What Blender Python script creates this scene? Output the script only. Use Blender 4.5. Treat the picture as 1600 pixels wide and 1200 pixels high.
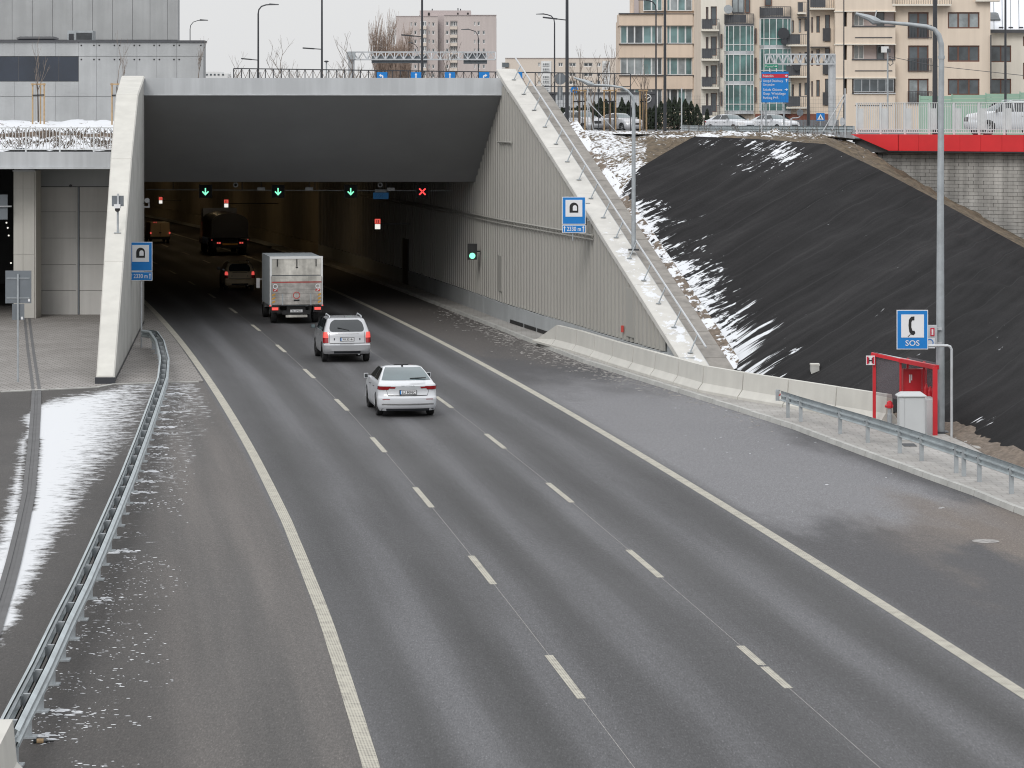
import bpy, bmesh, math, random
from mathutils import Vector, Matrix, noise
R = math.radians
random.seed(11)
for o in list(bpy.data.objects): bpy.data.objects.remove(o)
sc = bpy.context.scene
COL = sc.collection
# ------------------------------------------------------------------ camera, sky, sun, exposure
CAM_H, FOC, HOR = 9.3, 4810.0, 180.0      # camera height (m), focal length and horizon row in photo pixels
cam = bpy.data.cameras.new('camera'); camo = bpy.data.objects.new('camera', cam); COL.objects.link(camo)
camo.location = (0, 0, CAM_H); camo.rotation_euler = (R(90), 0, 0)
cam.sensor_width = 36; cam.lens = 36 * FOC / 1600; cam.shift_y = -(600 - HOR) / 1600
cam.clip_start = 1; cam.clip_end = 6000
sc.camera = camo
w = bpy.data.worlds.new('World'); sc.world = w; w.use_nodes = True
nt = w.node_tree; nt.nodes.clear()
wo = nt.nodes.new('ShaderNodeOutputWorld'); bg = nt.nodes.new('ShaderNodeBackground')
sky = nt.nodes.new('ShaderNodeTexSky'); sky.sky_type = 'NISHITA'; sky.sun_disc = False
SUN_EL, SUN_AZ = 38, 200
sky.sun_elevation = R(SUN_EL); sky.sun_rotation = R(SUN_AZ); sky.air_density = 1.0; sky.dust_density = 4.0
# overcast: a grey cloud deck (brighter towards the zenith, as overcast skies are) over the clear-sky model
tc = nt.nodes.new('ShaderNodeTexCoord'); sx = nt.nodes.new('ShaderNodeSeparateXYZ'); rmp = nt.nodes.new('ShaderNodeValToRGB')
nt.links.new(tc.outputs['Generated'], sx.inputs[0]); nt.links.new(sx.outputs['Z'], rmp.inputs[0])
e = rmp.color_ramp.elements
e[0].position = 0.0; e[0].color = (7.7, 7.75, 7.8, 1); e[1].position = 1.0; e[1].color = (14.0, 14.2, 14.6, 1)
mixw = nt.nodes.new('ShaderNodeMix'); mixw.data_type = 'RGBA'; mixw.inputs[0].default_value = 0.96
nt.links.new(sky.outputs[0], mixw.inputs[6]); nt.links.new(rmp.outputs[0], mixw.inputs[7])
nt.links.new(mixw.outputs[2], bg.inputs[0]); bg.inputs[1].default_value = 0.1
nt.links.new(bg.outputs[0], wo.inputs[0])
sl = bpy.data.lights.new('sun', 'SUN'); sl.energy = 1.2; sl.angle = R(25); sl.color = (1, 0.97, 0.93)
so = bpy.data.objects.new('sun', sl); COL.objects.link(so)
so.rotation_euler = (R(90 - SUN_EL), 0, R(180 - SUN_AZ + 0)); so.location = (0, 0, 60)
sc.view_settings.view_transform = 'Standard'; sc.view_settings.look = 'None'
sc.view_settings.gamma = 1; sc.view_settings.use_curve_mapping = False; sc.view_settings.exposure = 0.0
sc.render.engine = 'CYCLES'
sc.cycles.use_denoising = True
sc.cycles.filter_width = 1.1
sc.cycles.max_bounces = 7; sc.cycles.diffuse_bounces = 4; sc.cycles.glossy_bounces = 3
sc.cycles.caustics_reflective = False; sc.cycles.caustics_refractive = False

# ------------------------------------------------------------------ measuring helpers
def at(px, py, d): return Vector(((px - 800) / FOC * d, d, CAM_H - (py - HOR) / FOC * d))
def gz(px, py, z=0.0): return at(px, py, (CAM_H - z) * FOC / (py - HOR))
def PX(px, d): return (px - 800) / FOC * d
def PZ(py, d): return CAM_H - (py - HOR) / FOC * d
def XR(d):            # the right edge line of the carriageway: a left-hand bend
    return ((-4.70999731e-07 * d - 1.17219640e-04) * d - 1.12759681e-01) * d + 14.1339717
def dXR(d): return (-3 * 4.70999731e-07 * d - 2 * 1.17219640e-04) * d - 1.12759681e-01
def road(d, off, z=0.0):
    m = dXR(d); k = math.hypot(1, m)
    return Vector((XR(d) + off / k, d - off * m / k, z))
def head(d): return math.atan(-dXR(d))     # rotation about z for something driving along the road
def lerp(a, b, t): return a + (b - a) * t
def interp(tab, x):
    if x <= tab[0][0]: return tab[0][1]
    for (a, va), (b, vb) in zip(tab, tab[1:]):
        if x <= b: return va + (vb - va) * (x - a) / (b - a)
    return tab[-1][1]

# ------------------------------------------------------------------ materials
MAT = {}
def new_mat(name):
    m = bpy.data.materials.new(name); m.use_nodes = True; MAT[name] = m
    n = m.node_tree.nodes; return m, n, m.node_tree.links, n['Principled BSDF']
def N(nodes, t, **k):
    x = nodes.new(t)
    for a, b in k.items(): setattr(x, a, b)
    return x
def noise_node(n, l, scale, detail=4, vec=None, rough=.55, sc3=None):
    t = N(n, 'ShaderNodeTexNoise'); t.inputs['Scale'].default_value = scale; t.inputs['Detail'].default_value = detail; t.inputs['Roughness'].default_value = rough
    if vec is not None:
        if sc3:
            mp = N(n, 'ShaderNodeMapping'); mp.inputs['Scale'].default_value = sc3; l.new(vec, mp.inputs[0]); vec = mp.outputs[0]
        l.new(vec, t.inputs['Vector'])
    return t.outputs['Fac']
def ramp(n, l, src, stops):
    r = N(n, 'ShaderNodeValToRGB'); l.new(src, r.inputs[0]); el = r.color_ramp.elements
    while len(el) < len(stops): el.new(.5)
    for x, (p, c) in zip(el, stops): x.position = p; x.color = (*c, 1) if len(c) == 3 else c
    return r.outputs[0]
def mixc(n, l, fac, a, b, mode='MIX'):
    x = N(n, 'ShaderNodeMix', data_type='RGBA', blend_type=mode)
    for i, v in ((0, fac), (6, a), (7, b)):
        if isinstance(v, (int, float)): x.inputs[i].default_value = v
        elif isinstance(v, tuple): x.inputs[i].default_value = (*v, 1)
        else: l.new(v, x.inputs[i])
    return x.outputs[2]
def math_(n, l, op, a, b=0.0, c=None):
    x = N(n, 'ShaderNodeMath', operation=op)
    for i, v in enumerate((a, b) if c is None else (a, b, c)):
        if isinstance(v, (int, float)): x.inputs[i].default_value = v
        else: l.new(v, x.inputs[i])
    return x.outputs[0]
def bumpn(n, l, h, strength, dist, bsdf):
    b = N(n, 'ShaderNodeBump'); b.inputs['Strength'].default_value = strength; b.inputs['Distance'].default_value = dist
    l.new(h, b.inputs['Height']); l.new(b.outputs[0], bsdf.inputs['Normal'])
def pos(n): return N(n, 'ShaderNodeNewGeometry').outputs['Position']
def M(name, col, rough=.6, metal=0.0, var=.12, vs=2.0, bump=0.0, bs=25.0, streak=0.0, spec=.5, coat=0.0, snow=False, ss=3.2):
    """plain surface: base colour with blotches, optional rain streaks, fine relief and lying snow (mesh attribute)"""
    m, n, l, b = new_mat(name); p = pos(n)
    f = noise_node(n, l, vs, 5, p)
    lo = tuple(c * (1 - var) for c in col); hi = tuple(min(1, c * (1 + var)) for c in col)
    c = ramp(n, l, f, [(.3, lo), (.7, hi)])
    if streak:
        s = noise_node(n, l, 1.0, 4, p, sc3=(2.2, 2.2, .12))
        s = ramp(n, l, s, [(.42, (1 - streak,) * 3), (.62, (1, 1, 1))])
        c = mixc(n, l, 1.0, c, s, 'MULTIPLY')
    if snow:
        a = N(n, 'ShaderNodeAttribute', attribute_name='snow').outputs['Fac']
        s1 = noise_node(n, l, ss, 7, p, .72)
        k = math_(n, l, 'ADD', a, math_(n, l, 'MULTIPLY', math_(n, l, 'SUBTRACT', s1, .5), 2.4))
        k = ramp(n, l, k, [(.5, (0, 0, 0)), (.56, (1, 1, 1))])
        c = mixc(n, l, k, c, (.68, .70, .73))
    l.new(c, b.inputs['Base Color'])
    b.inputs['Roughness'].default_value = rough; b.inputs['Metallic'].default_value = metal
    b.inputs['Specular IOR Level'].default_value = spec
    if coat: b.inputs['Coat Weight'].default_value = coat; b.inputs['Coat Roughness'].default_value = .06
    if bump: bumpn(n, l, noise_node(n, l, bs, 6, p, .65), bump, .02, b)
    return m
def EM(name, col, s):
    m, n, l, b = new_mat(name); b.inputs['Base Color'].default_value = (*[c * .6 for c in col], 1)
    b.inputs['Emission Color'].default_value = (*col, 1); b.inputs['Emission Strength'].default_value = s
    return m
def GLASS(name, col, rough=.05, var=.5, vs=.35):
    m, n, l, b = new_mat(name); p = pos(n)
    f = noise_node(n, l, vs, 3, p)
    l.new(ramp(n, l, f, [(.35, tuple(c * (1 - var) for c in col)), (.65, tuple(min(1, c * (1 + var)) for c in col))]), b.inputs['Base Color'])
    b.inputs['Roughness'].default_value = rough; b.inputs['Specular IOR Level'].default_value = .8
    return m
M('concrete', (.43, .43, .41), .8, var=.13, vs=.9, bump=.25, bs=14, streak=.10)
M('concrete_pale', (.56, .55, .51), .8, var=.06, vs=1.1, bump=.15, bs=14, streak=.05)
M('concrete_snowy', (.54, .53, .50), .85, var=.10, vs=1.3, bump=.3, bs=12, snow=True)
M('concrete_grey', (.40, .42, .43), .75, var=.07, vs=.5, bump=.12, bs=10, streak=.06)
M('concrete_bare', (.38, .39, .395), .8, var=.09, vs=.7, bump=.25, bs=9, streak=.08)
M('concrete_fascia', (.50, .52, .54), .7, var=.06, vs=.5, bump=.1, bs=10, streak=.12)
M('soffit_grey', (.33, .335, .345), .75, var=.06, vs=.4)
M('cladding', (.37, .362, .335), .6, var=.03, vs=.3, streak=.03)
M('panel_grey', (.60, .595, .58), .6, var=.07, vs=.6, streak=.1)
M('column_panel', (.50, .49, .455), .6, var=.05, vs=.8, streak=.08)
M('tunnel_wall', (.33, .29, .22), .6, var=.1, vs=.5, streak=.12)  # warm tint of the lamplight is put into the wall colour
M('tunnel_dark', (.03, .03, .03), .8)  # near-black: the darkness of the tunnel depths is put into the colour
M('black', (.012, .012, .013), .55, var=.1)
M('rubber', (.018, .018, .019), .8, var=.2, vs=6)
M('dark_post', (.035, .038, .045), .45, var=.1)
M('galv', (.37, .40, .42), .45, .25, var=.14, vs=4, bump=.05)
M('galv_light', (.52, .54, .56), .45, .35, var=.10, vs=3)
M('galv_rail', (.44, .49, .51), .4, .35, var=.16, vs=2.2, bump=.05)
M('grey_sign_back', (.17, .19, .21), .5, .3, var=.08)
M('rail_grey', (.60, .62, .63), .5, .1, var=.06)
M('red_girder', (.62, .025, .03), .45, var=.10, vs=.8)
M('red_frame', (.55, .02, .03), .4, var=.06)
M('sign_blue', (.005, .19, .56), .35, var=.05)
M('sign_white', (.74, .75, .77), .4, var=.03)
M('sign_red', (.55, .02, .05), .4, var=.03)
M('sign_green', (.0, .22, .13), .4, var=.03)
M('cabinet', (.50, .52, .53), .45, var=.04)
M('wood', (.42, .29, .16), .75, var=.2, vs=5)
M('bark', (.10, .08, .065), .9, var=.25, vs=6)
M('twig', (.20, .165, .14), .9, var=.2, vs=5)
M('twig_red', (.30, .23, .19), .9, var=.25, vs=3)
M('thuja', (.022, .034, .018), .85, var=.55, vs=2.5)
M('earth', (.105, .08, .052), .95, var=.5, vs=3.5, bump=.9, bs=9, snow=True, ss=5.5)
M('slab_grey', (.25, .235, .215), .9, var=.2, vs=2.5, bump=.3, bs=12)
M('gravel', (.15, .12, .095), .95, var=.4, vs=6, bump=.6, bs=18, snow=True)
M('snow', (.66, .68, .71), .7, var=.03, vs=3, bump=.3, bs=8)
M('terrace_snow', (.12, .085, .06), .95, var=.35, vs=3, bump=.5, bs=6, snow=True)
M('grit', (.28, .27, .26), .9, var=.4, vs=8)
M('street_asphalt', (.11, .11, .112), .85, var=.12, vs=1)
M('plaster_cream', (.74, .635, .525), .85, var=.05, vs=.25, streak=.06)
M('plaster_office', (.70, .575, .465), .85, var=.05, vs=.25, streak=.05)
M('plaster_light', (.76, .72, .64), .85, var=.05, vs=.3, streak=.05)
M('plaster_pink', (.55, .49, .47), .9, var=.06, vs=.08, streak=.05)  # far tower: the slight haze is put into the colour, made paler
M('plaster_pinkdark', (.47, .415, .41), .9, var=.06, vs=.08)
M('block_wall_far', (.64, .57, .50), .9, var=.05, vs=.1)
M('white_frame', (.70, .71, .71), .5, var=.03)
M('brown_frame', (.14, .065, .045), .5, var=.1)
M('dark_frame', (.07, .072, .08), .5, var=.1)
M('balcony_dark', (.085, .09, .10), .5, var=.12, vs=2)
M('roof_snow', (.74, .77, .82), .7, var=.04, vs=1)
M('noise_green', (.30, .46, .36), .5, var=.06, vs=.7)
M('brick_red', (.25, .10, .07), .9, var=.2, vs=4)
M('block_stone', (.41, .40, .38), .9, var=.24, vs=.9, bump=.4, bs=14, streak=.3)
M('paint_white', (.60, .62, .65), .28, 0, var=.02, coat=.7)
M('paint_silver', (.50, .51, .53), .3, .45, var=.03, coat=.6)
M('paint_grey', (.30, .31, .33), .3, .4, var=.03, coat=.6)
M('paint_beige', (.55, .44, .29), .5, 0, var=.08)
M('box_side', (.38, .42, .45), .55, 0, var=.10, vs=1)
M('box_dirty', (.60, .585, .54), .65, .1, var=.26, vs=2.6, streak=.3)
M('box_lift', (.52, .50, .475), .6, .25, var=.3, vs=3.5, streak=.3)
M('chrome', (.6, .6, .6), .2, .9, var=.05)
M('rim', (.50, .51, .52), .35, .7, var=.1)
M('amber_mark', (.55, .30, .06), .5, var=.15)
M('red_mark', (.50, .06, .05), .5, var=.15)
M('lamp_red', (.30, .008, .012), .2, var=.1, coat=.5)
M('lamp_clear', (.55, .55, .56), .15, var=.1, coat=.5)
EM('lamp_red_lit', (1, .12, .10), .65)
EM('lamp_orange_lit', (1, .35, .08), 1.0)
EM('signal_green', (.25, 1, .60), 1.25)
EM('signal_red', (1, .08, .08), 1.2)
EM('light_white', (1, .97, .9), .9)
EM('light_red', (1, .13, .1), .7)
EM('sodium', (1, .72, .40), 65.0)
EM('sos_blue', (.01, .09, .22), .25)
GLASS('car_glass', (.025, .03, .033), .04, .2)
GLASS('car_glass_pale', (.10, .135, .145), .05, .15, .8)
GLASS('win_teal', (.13, .22, .225), .06, .45, .45)
GLASS('win_dark', (.07, .085, .095), .06, .5, .5)
GLASS('win_band', (.018, .026, .042), .05, .25, .4)
GLASS('win_bay', (.085, .185, .175), .06, .45, .6)
GLASS('win_curtain', (.26, .29, .30), .15, .35, .7)
m, n, l, b = new_mat('shelter_glass')
b.inputs['Base Color'].default_value = (.21, .18, .20, 1); b.inputs['Roughness'].default_value = .2; b.inputs['Alpha'].default_value = .38; b.inputs['Specular IOR Level'].default_value = .2

def brick_mat(name, c1, c2, mort, bw, bh, ms, rough=.85, snow=False, off=.5, mat_rot=0):
    m, n, l, b = new_mat(name); p = pos(n)
    mp = N(n, 'ShaderNodeMapping'); mp.inputs['Rotation'].default_value = (0, 0, mat_rot); l.new(p, mp.inputs[0])
    t = N(n, 'ShaderNodeTexBrick'); t.offset = off
    l.new(mp.outputs[0], t.inputs['Vector']); t.inputs['Scale'].default_value = 1
    t.inputs['Brick Width'].default_value = bw; t.inputs['Row Height'].default_value = bh; t.inputs['Mortar Size'].default_value = ms
    t.inputs['Color1'].default_value = (*c1, 1); t.inputs['Color2'].default_value = (*c2, 1); t.inputs['Mortar'].default_value = (*mort, 1)
    f = noise_node(n, l, .55, 5, p)
    c = mixc(n, l, 1, t.outputs['Color'], ramp(n, l, f, [(.3, (.8, .79, .78)), (.7, (1.1, 1.1, 1.1))]), 'MULTIPLY')
    if snow:
        a = N(n, 'ShaderNodeAttribute', attribute_name='snow').outputs['Fac']
        s1 = noise_node(n, l, 6, 6, p, .7)
        k = math_(n, l, 'ADD', a, math_(n, l, 'MULTIPLY', math_(n, l, 'SUBTRACT', s1, .5), 2.0))
        c = mixc(n, l, ramp(n, l, k, [(.5, (0, 0, 0)), (.7, (1, 1, 1))]), c, (.76, .78, .80))
    l.new(c, b.inputs['Base Color']); b.inputs['Roughness'].default_value = rough
    bumpn(n, l, t.outputs['Fac'], .35, -.01, b)
brick_mat('pavers', (.245, .232, .22), (.285, .272, .258), (.15, .14, .13), .28, .36, .022, snow=True)
brick_mat('pavers_walk', (.34, .33, .315), (.375, .365, .35), (.29, .28, .265), .4, .42, .02, snow=True)

# asphalt of the expressway: wheel tracks and seams follow the road (UV: offset, distance)
m, n, l, b = new_mat('asphalt')
p = pos(n); uv = N(n, 'ShaderNodeUVMap').outputs[0]
sp = N(n, 'ShaderNodeSeparateXYZ'); l.new(uv, sp.inputs[0]); u, v = sp.outputs[0], sp.outputs[1]
wob = noise_node(n, l, 1, 3, uv, sc3=(.25, .035, 1))
uw = math_(n, l, 'ADD', u, math_(n, l, 'MULTIPLY', math_(n, l, 'SUBTRACT', wob, .5), .9))
trk = math_(n, l, 'COSINE', math_(n, l, 'MULTIPLY', math_(n, l, 'ADD', uw, 1.775), 2 * math.pi / 1.775))   # +1 at lane centres and lane lines
st = noise_node(n, l, 1, 4, uv, sc3=(1.1, .03, 1))
trk = math_(n, l, 'ADD', math_(n, l, 'MULTIPLY', trk, .25), math_(n, l, 'MULTIPLY', math_(n, l, 'SUBTRACT', st, .5), 1.15))
lane = ramp(n, l, math_(n, l, 'ADD', trk, .5), [(.10, (.050, .050, .051)), (.5, (.074, .074, .077)), (.92, (.122, .123, .130))])
big = noise_node(n, l, .22, 5, p, .6)
sh_l = ramp(n, l, big, [(.30, (.046, .043, .041)), (.7, (.070, .064, .060))])
br = N(n, 'ShaderNodeMapRange', interpolation_type='SMOOTHSTEP'); l.new(uw, br.inputs[0]); br.inputs[1].default_value = -14.6; br.inputs[2].default_value = -12.4
sh_l = mixc(n, l, br.outputs[0], sh_l, ramp(n, l, st, [(.35, (.076, .072, .069)), (.65, (.120, .110, .103))]))
big2 = noise_node(n, l, 1, 5, uv, .55, (.20, .05, 1))
def mr(a, e0, e1):
    r = N(n, 'ShaderNodeMapRange', interpolation_type='SMOOTHSTEP'); l.new(a, r.inputs[0]); r.inputs[1].default_value = e0; r.inputs[2].default_value = e1; return r.outputs[0]
b3 = math_(n, l, 'SUBTRACT', noise_node(n, l, 1, 6, uv, .6, (.35, .10, 1)), .5)
vw = math_(n, l, 'ADD', v, math_(n, l, 'MULTIPLY', b3, 26)); uw2 = math_(n, l, 'ADD', u, math_(n, l, 'MULTIPLY', b3, 5))
sh_r = ramp(n, l, big2, [(.3, (.056, .055, .058)), (.7, (.080, .079, .083))])
# brownish dried dust where the bay narrows, and a dry pale tongue reaching along the bay
sh_r = mixc(n, l, math_(n, l, 'MULTIPLY', math_(n, l, 'MULTIPLY', mr(vw, 60, 64), mr(vw, 74, 71)), mr(uw2, 1.5, 4.5)), sh_r, (.150, .128, .112))
sh_r = mixc(n, l, math_(n, l, 'MULTIPLY', math_(n, l, 'MULTIPLY', mr(vw, 67, 73), mr(vw, 112, 98)), math_(n, l, 'MULTIPLY', mr(uw2, 6.4, 4.6), .9)), sh_r, (.185, .185, .194))
sh_r = mixc(n, l, math_(n, l, 'MULTIPLY', mr(vw, 112, 122), .6), sh_r, (.115, .103, .094))
def step(a, e, wd): 
    r = N(n, 'ShaderNodeMapRange', interpolation_type='SMOOTHSTEP'); l.new(a, r.inputs[0]); r.inputs[1].default_value = e - wd; r.inputs[2].default_value = e + wd; return r.outputs[0]
c = mixc(n, l, step(u, -10.72, .12), sh_l, lane)
c = mixc(n, l, step(uw, .25, .3), c, sh_r)
sp1 = noise_node(n, l, 1, 2, p, .8, (34, 6.5, 34)); sp3 = noise_node(n, l, 1, 2, p, .8, (13, 1.9, 13)); sp2 = noise_node(n, l, 9, 5, p, .7)
c = mixc(n, l, 1, c, ramp(n, l, sp1, [(.3, (.66, .66, .66)), (.62, (1.14, 1.14, 1.14)), (.74, (1.9, 1.9, 1.9))]), 'MULTIPLY')
c = mixc(n, l, 1, c, ramp(n, l, sp3, [(.3, (.87, .87, .87)), (.66, (1.08, 1.08, 1.08)), (.76, (1.35, 1.35, 1.35))]), 'MULTIPLY')
c = mixc(n, l, 1, c, ramp(n, l, sp2, [(.3, (.90, .90, .90)), (.7, (1.1, 1.1, 1.1))]), 'MULTIPLY')
a = N(n, 'ShaderNodeAttribute', attribute_name='snow').outputs['Fac']
s1 = noise_node(n, l, 2.6, 8, p, .74)
k = math_(n, l, 'ADD', a, math_(n, l, 'MULTIPLY', math_(n, l, 'SUBTRACT', s1, .5), 2.6))
k = math_(n, l, 'MULTIPLY', ramp(n, l, k, [(.45, (0, 0, 0)), (.62, (.45, .45, .45)), (1.0, (1, 1, 1))]), step(a, .02, .02))
c = mixc(n, l, k, c, (.63, .645, .665))
l.new(c, b.inputs['Base Color']); b.inputs['Specular IOR Level'].default_value = .35
rg = ramp(n, l, big2, [(.3, (.62, .62, .62)), (.7, (.82, .82, .82))]); l.new(rg, b.inputs['Roughness'])
bumpn(n, l, sp1, .35, .01, b)

# ribbed thermoplastic line paint
m, n, l, b = new_mat('line_paint'); p = pos(n); uv = N(n, 'ShaderNodeUVMap').outputs[0]
sp = N(n, 'ShaderNodeSeparateXYZ'); l.new(uv, sp.inputs[0])
rib = math_(n, l, 'SINE', math_(n, l, 'MULTIPLY', sp.outputs[0], 2 * math.pi / .045))
rib2 = math_(n, l, 'SINE', math_(n, l, 'MULTIPLY', sp.outputs[1], 2 * math.pi / .12))
rb = math_(n, l, 'ADD', math_(n, l, 'MULTIPLY', rib, .3), math_(n, l, 'MULTIPLY', rib2, .2))
wr = noise_node(n, l, 3.5, 6, p, .7)
f = math_(n, l, 'ADD', math_(n, l, 'MULTIPLY', rb, .4), wr)
l.new(ramp(n, l, f, [(.25, (.21, .20, .175)), (.6, (.44, .42, .355))]), b.inputs['Base Color']); b.inputs['Roughness'].default_value = .75
bumpn(n, l, rb, .3, .006, b)

# black erosion-control fabric on the embankment: strips and folds run along UV.y; snow in streaks
m, n, l, b = new_mat('fabric'); p = pos(n); uv = N(n, 'ShaderNodeUVMap').outputs[0]
fo = noise_node(n, l, 1, 6, uv, .6, (2.4, .13, 1)); fo2 = noise_node(n, l, 1, 4, uv, .6, (.5, .06, 1)); gr = noise_node(n, l, 18, 4, p, .7)
c = ramp(n, l, math_(n, l, 'ADD', math_(n, l, 'MULTIPLY', fo, .55), math_(n, l, 'MULTIPLY', fo2, .45)), [(.34, (.016, .016, .0165)), (.52, (.0255, .025, .026)), (.68, (.040, .039, .040))])
c = mixc(n, l, 1, c, ramp(n, l, gr, [(.3, (.75, .75, .75)), (.75, (1.25, 1.25, 1.25))]), 'MULTIPLY')
su = N(n, 'ShaderNodeSeparateXYZ'); l.new(uv, su.inputs[0])
sw = math_(n, l, 'ADD', su.outputs[0], math_(n, l, 'MULTIPLY', fo2, .12))
se = math_(n, l, 'ABSOLUTE', math_(n, l, 'SUBTRACT', math_(n, l, 'FRACT', math_(n, l, 'MULTIPLY', sw, .62)), .5))
c = mixc(n, l, math_(n, l, 'MULTIPLY', ramp(n, l, se, [(.0, (1, 1, 1)), (.018, (0, 0, 0))]), math_(n, l, 'MULTIPLY', fo, .9)), c, (.055, .055, .057))
a = N(n, 'ShaderNodeAttribute', attribute_name='snow').outputs['Fac']
s1 = noise_node(n, l, 1, 8, uv, .68, (4.6, .7, 1))
s1 = math_(n, l, 'ADD', math_(n, l, 'MULTIPLY', s1, .75), math_(n, l, 'MULTIPLY', noise_node(n, l, 1, 5, uv, .7, (5, 2.6, 1)), .25))
k = math_(n, l, 'ADD', a, math_(n, l, 'MULTIPLY', math_(n, l, 'SUBTRACT', s1, .5), 3.2))
k = math_(n, l, 'MULTIPLY', ramp(n, l, k, [(.5, (0, 0, 0)), (.60, (1, 1, 1))]), step(a, .01, .01))
c = mixc(n, l, k, c, (.66, .68, .71))
l.new(c, b.inputs['Base Color']); b.inputs['Roughness'].default_value = .9; b.inputs['Specular IOR Level'].default_value = .08
bumpn(n, l, math_(n, l, 'ADD', fo, math_(n, l, 'MULTIPLY', fo2, 1.5)), .4, .08, b)

# ------------------------------------------------------------------ mesh helpers
ORG = {}
class MB:
    def __init__(s): s.v = []; s.f = []; s.uv = None; s.at = None
    def add(s, vs, fs):
        k = len(s.v); s.v += [tuple(x) for x in vs]; s.f += [tuple(i + k for i in f) for f in fs]; return s
    def quad(s, a, b, c, d): return s.add([a, b, c, d], [(0, 1, 2, 3)])
    def box(s, x0, x1, y0, y1, z0, z1):
        return s.add([(x0, y0, z0), (x1, y0, z0), (x1, y1, z0), (x0, y1, z0), (x0, y0, z1), (x1, y0, z1), (x1, y1, z1), (x0, y1, z1)],
                     [(0, 3, 2, 1), (4, 5, 6, 7), (0, 1, 5, 4), (1, 2, 6, 5), (2, 3, 7, 6), (3, 0, 4, 7)])
    def hexa(s, p8): return s.add(p8, [(0, 3, 2, 1), (4, 5, 6, 7), (0, 1, 5, 4), (1, 2, 6, 5), (2, 3, 7, 6), (3, 0, 4, 7)])
    def bar(s, a, b, wx, wy=None, up=(0, 0, 1)):
        a, b = Vector(a), Vector(b); t = (b - a).normalized(); up = Vector(up)
        if abs(t.dot(up)) > .98: up = Vector((0, 1, 0))
        r = t.cross(up).normalized(); q = r.cross(t); wy = wy or wx
        r *= wx / 2; q *= wy / 2
        return s.hexa([a - r - q, a + r - q, a + r + q, a - r + q, b - r - q, b + r - q, b + r + q, b - r + q])
    def tube(s, pts, rad, n=8, caps=True):
        pts = [Vector(p) for p in pts]; k = len(s.v); nr = None
        for i, p in enumerate(pts):
            t = (pts[min(i + 1, len(pts) - 1)] - pts[max(i - 1, 0)]).normalized()
            if nr is None:
                nr = t.cross(Vector((0, 0, 1)) if abs(t.z) < .9 else Vector((0, 1, 0))).normalized()
            nr = (nr - t * nr.dot(t)).normalized(); bn = t.cross(nr)
            r = rad[i] if isinstance(rad, (list, tuple)) else rad
            for j in range(n):
                a = 2 * math.pi * j / n; s.v.append(tuple(p + nr * (r * math.cos(a)) + bn * (r * math.sin(a))))
        for i in range(len(pts) - 1):
            for j in range(n):
                a, b2 = k + i * n + j, k + i * n + (j + 1) % n; s.f.append((a, b2, b2 + n, a + n))
        if caps:
            s.f.append(tuple(k + j for j in reversed(range(n)))); s.f.append(tuple(k + (len(pts) - 1) * n + j for j in range(n)))
        return s
    def sweep(s, prof, path, normals, closed=False, caps=False):
        """prof: (out, z) pairs; path: points; normals: outward unit vectors"""
        k = len(s.v); m = len(prof)
        for p, nn in zip(path, normals):
            for o, z in prof: s.v.append((p[0] + nn[0] * o, p[1] + nn[1] * o, p[2] + z))
        for i in range(len(path) - 1):
            for j in range(m if closed else m - 1):
                a, b2 = k + i * m + j, k + i * m + (j + 1) % m; s.f.append((a, b2, b2 + m, a + m))
        if caps and closed:
            s.f.append(tuple(k + j for j in range(m))); s.f.append(tuple(k + (len(path) - 1) * m + j for j in reversed(range(m))))
        return s
    def poly(s, pts, y, t=.01):
        """flat figure in the xz plane facing -y, thickness t"""
        m = len(pts)
        vs = [(x, y, z) for x, z in pts] + [(x, y + t, z) for x, z in pts]
        return s.add(vs, [tuple(range(m)), tuple(range(2 * m - 1, m - 1, -1))] + [(j, j + m, (j + 1) % m + m, (j + 1) % m) for j in range(m)])
    def disc(s, cx, y, cz, r, t=.01, n=20, r0=0):
        if not r0: return s.poly([(cx + r * math.cos(2 * math.pi * j / n), cz + r * math.sin(2 * math.pi * j / n)) for j in range(n)], y, t)
        for j in range(n):
            a, b2 = 2 * math.pi * j / n, 2 * math.pi * (j + 1) / n
            s.poly([(cx + r0 * math.cos(a), cz + r0 * math.sin(a)), (cx + r * math.cos(a), cz + r * math.sin(a)), (cx + r * math.cos(b2), cz + r * math.sin(b2)), (cx + r0 * math.cos(b2), cz + r0 * math.sin(b2))], y, t)
        return s
    def text(s, txt, x, y, z, h, align='CENTER', t=.004, width=None, bold=0.0):
        vs, fs, x0, x1 = text_mesh(txt, bold)
        k = h / .70; kx = k
        if width: kx = width / max(1e-6, x1 - x0)
        ox = {'CENTER': (x0 + x1) / 2, 'LEFT': x0, 'RIGHT': x1}[align]
        return s.add([(x + (a - ox) * kx, y, z + (b2 - .35) * k) for a, b2 in vs], fs)
    def build(s, name, mat, parent=None, local=False, smooth=None, kind=None, label=None, cat=None, group=None):
        me = bpy.data.meshes.new(name)
        if parent is not None: org = Vector((0, 0, 0)) if local else ORG.get(parent, Vector((0, 0, 0)))
        else:
            xs = [q[0] for q in s.v]; ys = [q[1] for q in s.v]
            org = Vector(((min(xs) + max(xs)) / 2, (min(ys) + max(ys)) / 2, min(q[2] for q in s.v))) if not local else Vector((0, 0, 0))
        me.from_pydata([(q[0] - org.x, q[1] - org.y, q[2] - org.z) for q in s.v], [], s.f); me.update()
        if s.uv:
            ul = me.uv_layers.new(name='UVMap')
            for lp in me.loops: ul.data[lp.index].uv = s.uv[lp.vertex_index]
        if s.at:
            aa = me.attributes.new('snow', 'FLOAT', 'POINT')
            for i, x in enumerate(s.at): aa.data[i].value = x
        if smooth is not None:
            for pg in me.polygons: pg.use_smooth = True
            me.set_sharp_from_angle(angle=R(smooth))
        me.materials.append(MAT[mat])
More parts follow.
